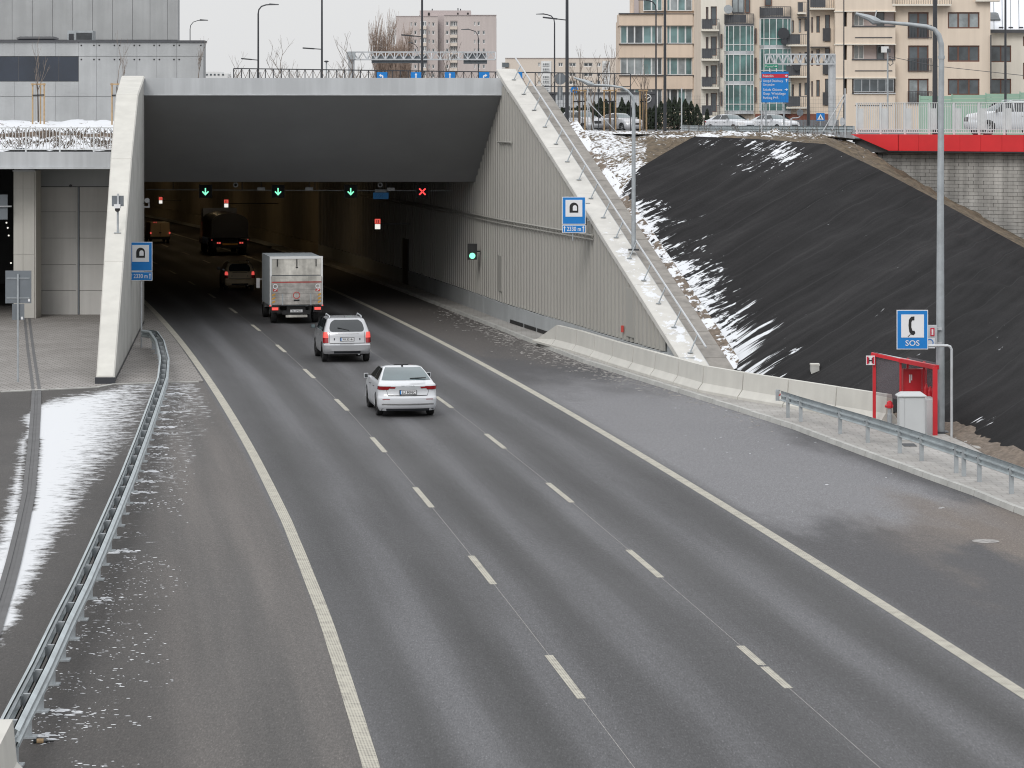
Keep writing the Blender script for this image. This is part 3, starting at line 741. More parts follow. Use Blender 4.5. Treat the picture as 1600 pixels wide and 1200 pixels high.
for i in range(len(uc) - 1):
    q = random.uniform(-.008, .008)
    MB().box(ux(uc[i] + .25), ux(uc[i + 1] - .25), UD - .02 + q, UD + .1, uz(62), uz(-14)).build('wall_panel', 'concrete_bare', lb)

# snowy terrace in front of it
mb = MB(); mb.at = []; nu, nv = 90, 40
for i in range(nu + 1):
    for j in range(nv + 1):
        t = j / nv; x = lerp(-45, lerp(-17.9, -17.4, t), i / nu); y = lerp(139.2, 165.05, t); z = lerp(7.72, 8.95, min(1, t * 1.25)) + .16 * fbm(x, y, 1.1)
        mb.v.append((x, y, z)); mb.at.append((.85 if t > .55 else .74) + .28 * fbm(x, y, .6) - (.5 if .36 < t < .46 else 0))
for i in range(nu):
    for j in range(nv): a = i * (nv + 1) + j; mb.f.append((a, a + nv + 1, a + nv + 2, a + 1))
mb.build('terrace', 'terrace_snow', kind='structure', smooth=60)
# dead perennials poking out of the snow
mb = MB()
for k in range(300):
    t = random.choice((random.uniform(.02, .35), random.uniform(.05, .2), random.uniform(.3, .5))); x = random.uniform(-25, -17.8); y = lerp(139.4, 165, t); z = lerp(7.72, 8.95, min(1, t * 1.25))
    for q in range(3):
        a = random.uniform(0, 6.28); h = random.uniform(.12, .34); e_ = Vector((math.cos(a) * h * .8, math.sin(a) * h * .8, h)); b0 = Vector((x, y, z - .03))
        s_ = Vector((.016, 0, .0)); mb.add([b0 - s_, b0 + s_, b0 + e_ + s_ * 1.6, b0 + e_ - s_ * .3], [(0, 1, 2, 3)])
mb.build('perennials', 'bark', kind='stuff', label='dead brown perennials poking out of the snow on the terrace', cat='plants')
# railing on the terrace edge
tr = thing('terrace_railing', (PX(90, 138.6), 138.6, 7.7), 'grey bar railing along the snowy terrace edge', 'railing')
TD = 138.7
bx('top_rail', 'rail_grey', tr, PX(-60, TD), PX(187, TD), TD - .03, TD + .03, PZ(200.5, TD), PZ(199, TD))
bx('bottom_rail', 'rail_grey', tr, PX(-60, TD), PX(187, TD), TD - .02, TD + .02, PZ(234.5, TD), PZ(233.2, TD))
bar0 = None
for k in range(46):
    px = -55 + k * 5.3; th = .028
    if k % 10 == 8: th = .07
    bx('post' if th > .05 else 'bar', 'rail_grey', tr, PX(px, TD) - th / 2, PX(px, TD) + th / 2, TD - .015, TD + .015, PZ(237.5 if th > .05 else 233.5, TD), PZ(200.6, TD))
# yard front: beam, column, panel wall, dark bay of the other tube
yf = thing('yard_front', (PX(80, 141), 141, 0), 'grey panelled front with a square column under the terrace beam', 'wall')
bx('edge_beam', 'concrete_fascia', yf, -50, lwx(138) - 1.02, 138.2, 139.3, PZ(263, 138.2), PZ(237.5, 138.2))
bx('beam_lip', 'concrete_fascia', yf, -50, lwx(138) - 1.03, 138.1, 138.2, PZ(264, 138.2), PZ(261, 138.2))
MB().box(-50, -17.6, 139.3, 146, 7.0, 7.3).build('roof_slab', 'concrete_grey', yf)
WD = 143.4
wxx = lambda p: PX(p, WD)
bx('upper_band', 'concrete_grey', yf, wxx(24), wxx(216), WD - .3, WD + .1, PZ(291, WD), 7.02)
ys = [292, 331, 372, 413, 454, 493]
for x0, x1 in ((57, 119), (124.5, 186), (187, 219)):
    for y0, y1 in zip(ys, ys[1:]):
        bx('wall_panel', 'panel_grey', yf, wxx(x0 + .25), wxx(x1 - .25), WD - .03 + random.uniform(-.005, .005), WD + .1, PZ(y1 - .3, WD), PZ(y0 + .3, WD))
bx('door_post', 'grey_sign_back', yf, wxx(120), wxx(124), WD - .01, WD + .1, .02, PZ(292, WD)); bx('door_post', 'panel_grey', yf, wxx(119.2), wxx(121.4), WD - .06, WD - .012, .02, PZ(292, WD))
bx('wall_core', 'black', yf, wxx(50), wxx(219), WD + .12, WD + .5, .02, 7.0)
MB().disc(wxx(112), WD - .36, PZ(290, WD), .07, .05, 10).build('lamp', 'dark_post', yf)
KD = 140.6; kx = lambda p: PX(p, KD)
for x0, x1 in ((21, 36), (36, 54)):
    for y0, y1 in ((268, 294), (294, 398), (398, 497)):
        bx('column_panel', 'column_panel', yf, kx(x0 + .2), kx(x1 - .2), KD, KD + .3, max(.02, PZ(y1 - .2, KD)), PZ(y0 + .2, KD))
bx('column_core', 'column_panel', yf, kx(21.5), kx(56), KD + .06, KD + 1.6, .02, PZ(267, KD))
bx('column_cap', 'concrete_fascia', yf, kx(20), kx(55), KD - .05, KD + 1.5, PZ(268, KD), PZ(266, KD))
bx('bearing', 'concrete_fascia', yf, kx(31), kx(52), KD + .1, KD + 1, PZ(266, KD), 7.0)
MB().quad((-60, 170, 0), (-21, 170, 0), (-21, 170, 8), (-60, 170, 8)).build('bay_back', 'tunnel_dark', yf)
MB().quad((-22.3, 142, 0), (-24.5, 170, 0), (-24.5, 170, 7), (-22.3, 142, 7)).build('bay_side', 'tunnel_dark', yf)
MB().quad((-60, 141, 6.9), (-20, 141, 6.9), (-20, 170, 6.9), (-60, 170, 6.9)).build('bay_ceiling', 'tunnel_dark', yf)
for (x, y) in ((10, 348), (12, 356), (13.5, 368), (17, 411)):
    c_ = at(x, y, 160); lp = thing('tunnel_lamp', c_, {348: 'small white lamp in the dark left bay, topmost of four', 356: 'small white lamp in the dark left bay, second from top', 368: 'small white lamp in the dark left bay, third from top', 411: 'lowest small white lamp in the dark left bay'}[y], 'lamp', 'lamps in the dark left bay')
    MB().disc(c_.x, c_.y, c_.z, .045, .03, 10).build('lens', 'light_white', lp); MB().box(c_.x - .06, c_.x + .06, c_.y + .03, c_.y + .12, c_.z - .06, c_.z + .06).build('housing', 'black', lp)
sg = thing('hanging_sign', at(2, 325, 140), 'grey back of a sign on a bracket beside the square column', 'sign')
bx('board', 'grey_sign_back', sg, kx(-22), kx(14), 140.2, 140.25, PZ(343, 140.2), PZ(304, 140.2)); MB().tube([(kx(-22), 140.1, PZ(323, 140)), (kx(20.8), 140.1, PZ(322.5, 140))], .035, 6).build('bracket', 'galv_light', sg)
# grey back of a sign on a post in the yard
p = gz(28, 597, .02); sb = thing('traffic_sign', p, 'back of a square grey traffic sign on a thin post in the paved yard', 'sign')
D_ = p.y
MB().tube([(p.x, D_, .02), (p.x, D_, PZ(428, D_))], .038, 8).build('post', 'galv', sb)
bd = bx('board', 'grey_sign_back', sb, PX(8, D_), PX(48.5, D_), D_ + .05, D_ + .08, PZ(474, D_), PZ(423, D_)); bx('plate', 'grey_sign_back', sb, PX(18.5, D_), PX(37.5, D_), D_ + .05, D_ + .08, PZ(500, D_), PZ(475, D_))
for y in (434, 465): bx('clamp_rail', 'galv', bd, PX(10, D_), PX(46, D_), D_ + .025, D_ + .05, PZ(y + 1.4, D_), PZ(y, D_))
for x, y in ((45, 469), (34, 497)): bx('sticker', 'sign_white', bd, PX(x - 1.5, D_), PX(x + 1.5, D_), D_ + .04, D_ + .05, PZ(y + 2.2, D_), PZ(y - 2, D_))
# camera on the wing wall coping
p = Vector((lwx(117) - .35, 117, interp(LZ, 117) + .07)); c_ = at(184, 358, 117)
cm = thing('surveillance_camera', p, 'small dome camera on a mast bolted to the left wing wall coping', 'camera')
p = Vector((PX(184, 116.6), 116.6, interp(LZ, 116.6) + .05))
MB().box(p.x - .13, p.x + .13, p.y - .1, p.y + .1, p.z, p.z + .03).build('base_plate', 'galv', cm)
MB().tube([p, p + Vector((0, 0, 1.0))], .04, 8).build('mast', 'galv', cm)
MB().box(p.x - .22, p.x + .22, p.y - .05, p.y + .05, p.z + 1.02, p.z + 1.42).build('housing', 'grey_sign_back', cm); bx('hood', 'sign_white', cm, p.x - .12, p.x + .12, p.y - .2, p.y - .05, p.z + .95, p.z + 1.1)
MB().disc(p.x, p.y - .16, p.z + .9, .09, .16, 14).build('dome', 'black', cm); MB().bar((p.x + .02, p.y - .08, p.z + 1.1), (p.x + .02, p.y - .08, p.z + 1.5), .07).build('bracket', 'galv_light', cm)
c_ = at(230, 313, 140.5)
cm2 = thing('surveillance_camera', c_, 'round white camera on a bracket at the tunnel mouth beside the left wall', 'camera')
MB().bar((PXL - .35, 140.5, c_.z - .30), (c_.x + .12, 140.5, c_.z - .30), .07).bar((c_.x + .08, 140.5, c_.z - .3), (c_.x + .08, 140.5, c_.z), .05).build('bracket', 'galv_light', cm2); MB().disc(c_.x, 140.35, c_.z, .11, .2, 14).build('head', 'galv_light', cm2)
MB().tube([(lwx(137) + .03, 130, 5.2), (lwx(137) + .12, 134, 5.6), (lwx(138) + .06, 137.6, 5.35)], .012, 5).build('cable', 'dark_post', cm2)

# ================================================================== BARRIERS AND GUARDRAILS
NJ = [(-.30, 0), (-.30, .08), (-.13, .30), (-.085, .86), (.085, .86), (.13, .30), (.30, .08), (.30, 0)]
bp = [(1.09, 124.6), (2.71, 118.6), (4.06, 112.2), (6.47, 102), (7.74, 99), (11.25, 91.6)]
bp = [Vector((x, y, .13)) for x, y in bp]
cum = [0]
for a, b_ in zip(bp, bp[1:]): cum.append(cum[-1] + (b_ - a).length)
def along(s):
    return Vector([interp([(c, q[k]) for c, q in zip(cum, bp)], s) for k in range(3)])
nseg = 12; LS = cum[-1] / nseg
ordw = ['first', 'second', 'third', 'fourth', 'fifth', 'sixth', 'seventh', 'eighth', 'ninth', 'tenth', 'eleventh']
for k in range(nseg):
    a, b_ = along(k * LS + .03), along((k + 1) * LS - .03); t = (b_ - a).normalized(); nrm = (t.y, -t.x)
    mb = MB()
    prof = NJ
    if k == 0:
        pa = [(o_, min(z, .12)) for o_, z in NJ]; m_ = len(NJ)
        for p_, pr in ((a, pa), (b_, NJ)):
            for o_, z in pr: mb.v.append((p_.x + nrm[0] * o_, p_.y + nrm[1] * o_, p_.z + z))
        for j in range(m_): mb.f.append((j, (j + 1) % m_, (j + 1) % m_ + m_, j + m_))
        mb.f += [tuple(range(m_)), tuple(range(2 * m_ - 1, m_ - 1, -1))]
        lab = 'ramped end piece of the pale concrete barrier at the wall foot'
    else:
        mb.sweep(NJ, [a, b_], [nrm, nrm], True, True)
        lab = f'pale concrete barrier block, {ordw[k-1]} after the ramped end piece' if k < nseg - 1 else 'last concrete barrier block, at the red shelter'
    mb.build('concrete_barrier', 'concrete_pale', label=lab, cat='barrier', group='concrete barrier blocks below the slope', smooth=20)
W_ = [(0, .15), (.02, .15), (.08, .11), (.08, .05), (.015, .015), (.015, -.015), (.08, -.05), (.08, -.11), (.02, -.15), (0, -.15)]
def wbeam(mb, pts, side, zc, off=0.0):
    nn = []
    for i in range(len(pts)):
        t = Vector(pts[min(i + 1, len(pts) - 1)]) - Vector(pts[max(i - 1, 0)]); t.z = 0; t.normalize(); nn.append((t.y * side, -t.x * side))
    w2 = [(o_ + off, z + zc) for o_, z in W_] + [(o_ + off - .008, z + zc) for o_, z in reversed(W_)]
    mb.sweep(w2, pts, nn, True, True); return nn
# right guardrail
gp = [gz(1217, 648, .13), gz(1248.5, 658.7, .13), gz(1310, 678, .13), gz(1353, 691.5, .13), gz(1403, 708, .13), gz(1437, 720, .13), gz(1491, 739, .13), gz(1527, 752.8, .13), gz(1577, 771.5, .13), gz(1660, 803, .13), gz(1760, 842, .13)]
gr = thing('guardrail', gp[4], 'single galvanised guardrail on short posts along the right pavement', 'guardrail')
for a, b_ in ((0, 3), (3, 6), (6, 10)):
    mb = MB(); wbeam(mb, gp[a:b_ + 1], -1, .60); 
    mb.build('beam', 'galv_rail', gr, smooth=30)
for k, (x, y) in enumerate(((1228.5, 652.5), (1248.5, 658.7), (1310, 678), (1353, 691.5), (1403, 708), (1437, 720), (1491, 739), (1503, 744), (1527, 752.8), (1577, 771.5), (1620, 788), (1680, 812))):
    p = gz(x, y, .13); MB().box(p.x - .0, p.x + .10, p.y - .07, p.y + .07, .13, .80).build('post', 'galv', gr)
    MB().disc(p.x - .04, p.y - .12, .74, .018, .03, 6).build('bolt', 'dark_post', gr)
p = gp[0]; MB().box(p.x - .1, p.x + .02, p.y - .02, p.y + .02, .56, .9).build('end_plate', 'galv', gr); MB().poly([(p.x - .02, .72), (p.x + .08, .72), (p.x + .03, .80)], p.y - .1, .01).build('reflector', 'red_mark', gr)
# left double-sided guardrail
lp_ = [(226, 516), (240, 518), (250, 532), (257, 560), (254, 590), (240, 630), (222, 680), (199, 740), (178, 790), (152, 850), (126, 908), (97, 966), (62, 1040), (22, 1118), (10, 1142)]
gl = [gz(x, y, .72) for x, y in lp_]; gl = [Vector((q.x, q.y, 0)) for q in gl]
gg = []
for a, b_ in zip(gl, gl[1:]):
    k = max(1, round((b_ - a).length / 2.0)); gg += [a.lerp(b_, i / k) for i in range(k)]
gg.append(gl[-1])
gr2 = thing('guardrail', gl[8], 'long double-sided guardrail curving along the left shoulder', 'guardrail')
i = 0
while i < len(gg) - 1:
    j = min(i + 4, len(gg) - 1)
    lo, hi = max(0, i - 1), min(len(gg) - 1, j)
    for side in (-1, 1):
        mb = MB(); wbeam(mb, gg[i:j + 1], side, .60, .10); mb.build('beam', 'galv_rail', gr2, smooth=30)
    i = j
for k, p in enumerate(gg[1:-1]):
    t = (gg[k + 2] - gg[k]).normalized(); r = Vector((t.y, -t.x, 0)); z0 = .0
    mb = MB(); a = p.copy(); 
    mb.bar(a + r * 0, a + Vector((0, 0, .66)), .13, .09, up=(t.x, t.y, 0)); mb.build('post', 'galv', gr2)
    MB().bar(a - r * .10 + zz(.56), a + r * .10 + zz(.56), .08, .14).build('spacer', 'galv', gr2)
    MB().box(a.x - .14, a.x + .14, a.y - .12, a.y + .12, .001, .03).build('foot_plate', 'galv', gr2)
# concrete barrier end at the lower left corner
a = gl[-1]; t = (gl[-1] - gl[-3]).normalized(); mb = MB(); nrm = (t.y, -t.x)
mb.sweep([(o_ * 1.25, z * 1.06) for o_, z in NJ], [a + t * .15, a + t * 9], [nrm, nrm], True, True)
mb.build('concrete_barrier', 'concrete_pale', label='pale concrete barrier end the left guardrail is bolted to, lower left corner', cat='barrier', smooth=20)
p = gz(52, 1158, .03); bt = thing('bottle', p, 'discarded bottle with a tan label lying under the left guardrail', 'bottle')
MB().tube([p, p + Vector((.18, .02, 0)), p + Vector((.22, .025, 0)), p + Vector((.30, .03, 0))], [.035, .035, .015, .014], 8).build('body', 'car_glass', bt); MB().tube([p + Vector((.05, .004, 0)), p + Vector((.15, .015, 0))], .0365, 8).build('label_band', 'wood', bt)

# ================================================================== ROAD SIGNS
def ped(root, x0, x1, y, z0, z1, mat='sign_blue', rim=.025, name='board'):
    b2 = bx(name, 'sign_white', root, x0, x1, y + .006, y + .03, z0, z1)
    bx('face', mat, b2, x0 + rim, x1 - rim, y, y + .008, z0 + rim, z1 - rim); return b2
def tunnel_sign(root, px0, px1, py0, pym, py1, D):
    X0, X1, Z0, Zm, Z1 = PX(px0, D), PX(px1, D), PZ(py1, D), PZ(pym, D), PZ(py0, D); w_ = X1 - X0
    b1 = ped(root, X0, X1, D, Zm + .01, Z1); b2 = ped(root, X0, X1, D, Z0, Zm - .01, name='distance_plate')
    cx = (X0 + X1) / 2; s_ = w_ * .72; zt = Z1 - w_ * .13; zb = zt - s_
    bx('white_field', 'sign_white', b1, cx - s_ / 2, cx + s_ / 2, D - .008, D, zb, zt)
    r1 = s_ * .26; zc = zb + s_ * .58
    arch = lambda r, zbot, dx=0, dz=0: [(cx + dx - r, zbot), (cx + dx + r, zbot), (cx + dx + r, zc + dz)] + [(cx + dx + r * math.cos(a), zc + dz + r * math.sin(a)) for a in [math.pi * k / 12 for k in range(1, 12)]] + [(cx + dx - r, zc + dz)]
    MB().poly(arch(r1, zb + s_ * .24), D - .016, .008).build('tunnel_symbol', 'black', b1)
    MB().poly(arch(r1 * .48, zb + s_ * .36, r1 * .22, -.02 * s_), D - .024, .008).build('opening_symbol', 'sign_white', b1)
    zt_ = (Z0 + Zm) / 2
    MB().text('2330 m', cx, D - .008, zt_, .165, width=w_ * .60, bold=.012).build('lettering', 'sign_white', b2)
    for s in (-1, 1):
        ax = cx + s * w_ * .40
        MB().poly([(ax - .015, zt_ - .11), (ax + .015, zt_ - .11), (ax + .015, zt_ + .03), (ax + .045, zt_ + .03), (ax, zt_ + .12), (ax - .045, zt_ + .03), (ax - .015, zt_ + .03)], D - .008, .006).build('arrow', 'sign_white', b2)
p = gz(221, 543, .02); s1 = thing('road_sign', p, 'blue tunnel sign reading 2330 m on a post beside the left wing wall', 'sign', 'blue tunnel signs at the portal')
tunnel_sign(s1, 201.5, 238, 378, 424, 438.5, p.y - .06); MB().tube([(p.x, p.y, .02), (p.x, p.y, PZ(380, p.y))], .035, 8).build('post', 'galv_light', s1)
D_ = 119.6; s2 = thing('road_sign', at(897, 336, D_), 'blue tunnel sign reading 2330 m on the ribbed retaining wall', 'sign', 'blue tunnel signs at the portal')
tunnel_sign(s2, 878.5, 915, 307.5, 351, 364, D_); MB().tube([(PX(895, D_), D_ + .06, PZ(376, D_)), (PX(895, D_), D_ + .06, PZ(309, D_))], .025, 6).build('post', 'galv', s2)
for y in (318, 345): MB().tube([(PX(895, D_), D_ + .06, PZ(y, D_)), (wall(120, -.05)[0], D_ + .4, PZ(y, D_))], .025, 6).build('wall_bracket', 'galv', s2)
bx('junction_box', 'dark_post', s2, PX(914, D_), PX(917, D_), D_ + .1, D_ + .2, PZ(352, D_), PZ(340, D_))

# emergency bay: SOS sign, red shelter, cabinet, hydrant, lamp post
p = gz(1487, 683, .13); D_ = p.y; ss = thing('sos_sign', p, 'blue SOS telephone sign on a bent grey pipe beside the red shelter', 'sign')
zt = PZ(540, D_); pts = [(p.x, D_, .13), (p.x, D_, zt - .12), (p.x - .04, D_, zt - .03), (p.x - .12, D_, zt), (PX(1404, D_), D_, zt)]
MB().tube(pts, .038, 8).build('pipe', 'galv_light', ss); MB().tube([(PX(1449, D_), D_, PZ(543.5, D_)), (PX(1461, D_), D_, PZ(543.5, D_))], .02, 6).build('pipe_stub', 'galv_light', ss)
X0, X1, Z0, Z1 = PX(1400.5, D_), PX(1449.5, D_), PZ(545.5, D_), PZ(484, D_); y_ = D_ - .09
b1 = ped(ss, X0, X1, y_, Z0, Z1, rim=.022); cx = (X0 + X1) / 2
bx('white_field', 'sign_white', b1, PX(1407.5, D_), PX(1443, D_), y_ - .008, y_, PZ(527, D_), PZ(491, D_))
hs = []
q = lambda x, y: (PX(x, D_), PZ(y, D_))
MB().poly([q(1428, 494), q(1423, 494.5), q(1419.5, 499), q(1418.8, 508), q(1420, 518), q(1423, 522.5), q(1427, 523.2), q(1429.5, 520), q(1428.3, 516.5), q(1425, 516.2), q(1423.2, 511), q(1423.3, 503), q(1424.6, 500.3), q(1428, 500)], y_ - .016, .008).build('handset_symbol', 'black', b1)
MB().poly([q(1417.5, 525.6), q(1421.6, 521.6), q(1422.3, 522.3), q(1418.3, 526.2)], y_ - .016, .008).build('cord_symbol', 'black', b1)
MB().text('SOS', cx, y_ - .008, PZ(535.5, D_), .155, bold=.006, width=PX(1437, D_) - PX(1415, D_)).build('lettering', 'sign_white', b1)
# lamp post (light grey) with curved arm
p = gz(1472, 676, .13); D_ = p.y
lp1 = thing('street_lamp', p, 'tall grey lamp post with a long curved arm at the emergency bay', 'street lamp')
zt = PZ(45, D_); arc = [(PX(1469, D_), D_, .13), (PX(1469.5, D_), D_, PZ(300, D_)), (PX(1471, D_), D_, PZ(90, D_)), (PX(1470.5, D_), D_, PZ(68, D_)), (PX(1467, D_), D_, PZ(55, D_)), (PX(1460, D_), D_, PZ(46, D_)), (PX(1448, D_), D_, PZ(41.5, D_)), (PX(1420, D_), D_, PZ(38, D_)), (PX(1372, D_), D_, PZ(34, D_))]
MB().tube(arc[:3], [.135, .10, .08], 12).build('pole', 'galv', lp1, smooth=40); MB().tube(arc[2:], [.085, .08, .075, .07, .062, .055, .045], 10).build('arm', 'galv', lp1, smooth=40)
MB().tube([(PX(1471, D_), D_, PZ(92, D_)), (PX(1471, D_), D_, PZ(87, D_))], .10, 10).build('collar', 'galv', lp1)
MB().box(p.x - .32, p.x + .32, D_ - .32, D_ + .32, .12, .17).build('base_plate', 'dark_post', lp1)
MB().tube([(PX(1376, D_), D_, PZ(34.5, D_)), (PX(1366, D_), D_, PZ(32.5, D_)), (PX(1358, D_), D_, PZ(28, D_)), (PX(1337, D_), D_, PZ(21, D_))], [.06, .12, .09, .035], 8).build('luminaire', 'galv', lp1, smooth=40); MB().bar((PX(1366.5, D_), D_, PZ(30, D_)), (PX(1370, D_), D_, PZ(16, D_)), .03).build('sensor', 'galv_light', lp1)
for y in (511, 534): bx('clamp', 'galv_light', lp1, PX(1458, D_), PX(1470, D_), D_ - .2, D_ - .13, PZ(y + 4, D_), PZ(y, D_))
# lit emergency sign on the post
es = thing('emergency_sign', at(1455, 525, D_), 'white box with red and blue emergency symbols clamped to the tall grey post', 'sign')
bx('box', 'galv_light', es, PX(1440, D_), PX(1461.5, D_), D_ - .35, D_ - .2, PZ(541, D_), PZ(507, D_))
bx('red_symbol', 'sign_red', es, PX(1451, D_), PX(1457.5, D_), D_ - .36, D_ - .348, PZ(524, D_), PZ(511, D_)); bx('white_symbol', 'sign_white', es, PX(1445, D_), PX(1458, D_), D_ - .36, D_ - .348, PZ(540, D_), PZ(527, D_))
MB().disc(PX(1450, D_), D_ - .372, PZ(534, D_), .11, .01, 20, .085).build('ring_symbol', 'sign_blue', es); bx('hose_symbol', 'sign_white', es, PX(1453, D_), PX(1455.5, D_), D_ - .372, D_ - .361, PZ(522, D_), PZ(513, D_))
# shelter
SDp = 91.3; sh = thing('emergency_shelter', at(1412, 668, SDp), 'red framed glazed emergency shelter with fire equipment behind the guardrail', 'shelter')
f = lambda x, y, D=SDp: at(x, y, D)
SB = SDp + 1.1
P0 = Vector((PX(1366, SDp), SDp, .13)); P1 = Vector((PX(1461, 88.2), 88.2, .13)); P2 = Vector((PX(1407, 90.9), 90.9, .13))
zt0, zt1 = PZ(553, SDp), PZ(574, 88.2)
MB().bar(P0, (P0.x, P0.y, zt0), .09, .09).build('post', 'red_frame', sh); MB().bar((P1.x, P1.y, .13), (P1.x, P1.y, zt1), .13, .10).build('post', 'red_frame', sh)
zm = PZ(563, 90.9); MB().bar(P2 + zz(.8), (P2.x, P2.y, zm), .06, .06).build('post', 'red_frame', sh)
MB().bar((P0.x - .08, P0.y, zt0), (P2.x, P2.y, zm), .12, .09).build('roof_beam', 'red_frame', sh); MB().bar((P2.x, P2.y, zm), (P1.x + .06, P1.y, zt1), .12, .12).build('roof_beam', 'red_frame', sh)
BK = Vector((.55, 1.6, 0))
mb = MB(); mb.add([(P0.x, P0.y, zt0 + .05), (P2.x, P2.y, zm + .05), (P1.x, P1.y, zt1 + .06), (P1.x + .3, P1.y + 1.3, zt1 - .06), (P2.x + .35, P2.y + 1.4, zm - .06)], [(0, 1, 4), (1, 2, 3, 4)]); mb.build('roof_sheet', 'galv_light', sh)
def pane(a, b_, z0, z1, z2, z3, nm='glass_pane'): MB().add([(a.x, a.y, z0), (b_.x, b_.y, z1), (b_.x, b_.y, z2), (a.x, a.y, z3)], [(0, 1, 2, 3)]).build(nm, 'shelter_glass', sh)
pane(P0 + Vector((.05, 0, 0)), P2 - Vector((.04, 0, 0)), 1.0, .9, zm - .06, zt0 - .06)
Q1 = P1 + Vector((.35, 1.3, 0)); Q2 = P2 + Vector((.4, 1.4, 0))
pane(P1 + Vector((0, .06, 0)), Q1, .9, .9, zt1, zt1 - .02); pane(Q2, Q1, .9, .9, zt1, zm)
for t in (0, .5, 1):
    a = Q2.lerp(Q1, t); MB().bar(a + zz(.8), a + zz(lerp(zm, zt1, t) - .17), .07).build('post', 'red_frame', sh)
MB().bar(Q2 + zz(1.75), Q1 + zz(1.75), .06).build('cross_rail', 'red_frame', sh)
a = Q2.lerp(Q1, .28); MB().box(a.x - .45, a.x + .25, a.y - .35, a.y - .05, 1.05, 1.78).build('hose_cabinet', 'red_frame', sh)
MB().box(a.x - .28, a.x - .24, a.y - .365, a.y - .352, 1.38, 1.62).box(a.x - .22, a.x - .19, a.y - .365, a.y - .352, 1.45, 1.62).build('cabinet_marking', 'sign_white', sh)
for k, (t, z) in enumerate(((.68, 1.0), (.80, .95), (.92, 1.05))):
    a = Q2.lerp(Q1, t) + Vector((-.15, -.3, 0)); ex = MB().tube([a + zz(z - .3), a + zz(z + .18), a + zz(z + .25), a + zz(z + .32)], [.075, .075, .04, .02], 10).build('extinguisher', 'red_frame', sh); bx('paper_label', 'sign_white', ex, a.x - .05, a.x + .05, a.y - .09, a.y - .076, z - .1, z + .08)
MB().box(PX(1446.5, 88.6), PX(1461.5, 88.6), 88.4, 89.6, .13, PZ(625, 88.4)).build('plinth', 'cabinet', sh)
hb = thing('hydrant_marker', f(1359, 562), 'small white and red square sign with a letter H on the red shelter', 'sign')
bx('plate', 'sign_white', hb, PX(1353, 91.2), PX(1366.5, 91.2), 91.14, 91.17, PZ(570, 91.2), PZ(555.5, 91.2))
for x in (1354, 1363): bx('side_bar', 'sign_red', hb, PX(x, 91.2), PX(x + 2.6, 91.2), 91.125, 91.14, PZ(568.5, 91.2), PZ(557, 91.2))
MB().text('H', PX(1359.8, 91.2), 91.13, PZ(563, 91.2), .15, bold=.03).build('lettering', 'black', hb)
# cabinet
CD = 86.9; cb = thing('utility_cabinet', (PX(1426, CD), CD, .13), 'pale grey roadside cabinet with sloped lid in front of the red shelter', 'cabinet')
x0, x1 = PX(1405, CD), PX(1445, CD); zt = PZ(620, CD); xm = PX(1414, CD)
MB().box(x0, x1, CD, CD + .45, .13, zt).build('body', 'cabinet', cb); 
MB().box(xm, x1 - .03, CD - .015, CD, .2, zt - .04).build('door', 'cabinet', cb); MB().box(x0 + .02, xm - .02, CD - .012, CD, .2, zt - .04).build('side_door', 'cabinet', cb)
MB().hexa([(x0 - .05, CD - .05, zt), (x1 + .05, CD - .05, zt), (x1 + .05, CD + .5, zt), (x0 - .05, CD + .5, zt), (x0 - .05, CD - .05, zt + .03), (x1 + .05, CD - .05, zt + .03), (x1 + .05, CD + .5, zt + .03), (x0 - .05, CD + .5, zt + .03)]).hexa([(x0 - .05, CD - .05, zt + .03), (x1 + .05, CD - .05, zt + .03), (x1 + .05, CD + .5, zt + .03), (x0 - .05, CD + .5, zt + .03), (x0 + .08, CD + .08, zt + .12), (x1 - .08, CD + .08, zt + .12), (x1 - .08, CD + .38, zt + .12), (x0 + .08, CD + .38, zt + .12)]).build('lid', 'cabinet', cb)
MB().box(PX(1410, 85.6), PX(1430, 85.6), 85.2, 85.9, .132, .145).build('manhole_cover', 'dark_post', label='dark rectangular manhole cover in the pavement in front of the cabinet', cat='manhole')
hy = thing('hydrant', gz(1390, 664, .13), 'red capped grey hydrant standing left of the grey cabinet', 'hydrant'); p = ORG[hy]
MB().tube([p, p + zz(.32), p + zz(.34), p + zz(.5)], [.08, .08, .06, .06], 10).build('stem', 'galv', hy); MB().tube([p + zz(.5), p + zz(.58), p + zz(.68), p + zz(.72)], [.085, .1, .08, .03], 10).build('cap', 'red_frame', hy); MB().tube([p + zz(.56) + Vector((-.14, -.02, 0)), p + zz(.56) + Vector((.1, -.02, 0))], .045, 8).build('outlet', 'red_frame', hy)
p = at(1273, 580, 100.2); cbk = thing('concrete_stub', p, 'small pale concrete block lying on the black fabric slope', 'block'); MB().box(p.x - .13, p.x + .13, p.y - .2, p.y + .25, p.z - .30, p.z + .20).build('block', 'concrete', cbk); MB().box(p.x - .145, p.x + .145, p.y - .21, p.y + .2, p.z + .20, p.z + .25).build('cap', 'concrete_pale', cbk)

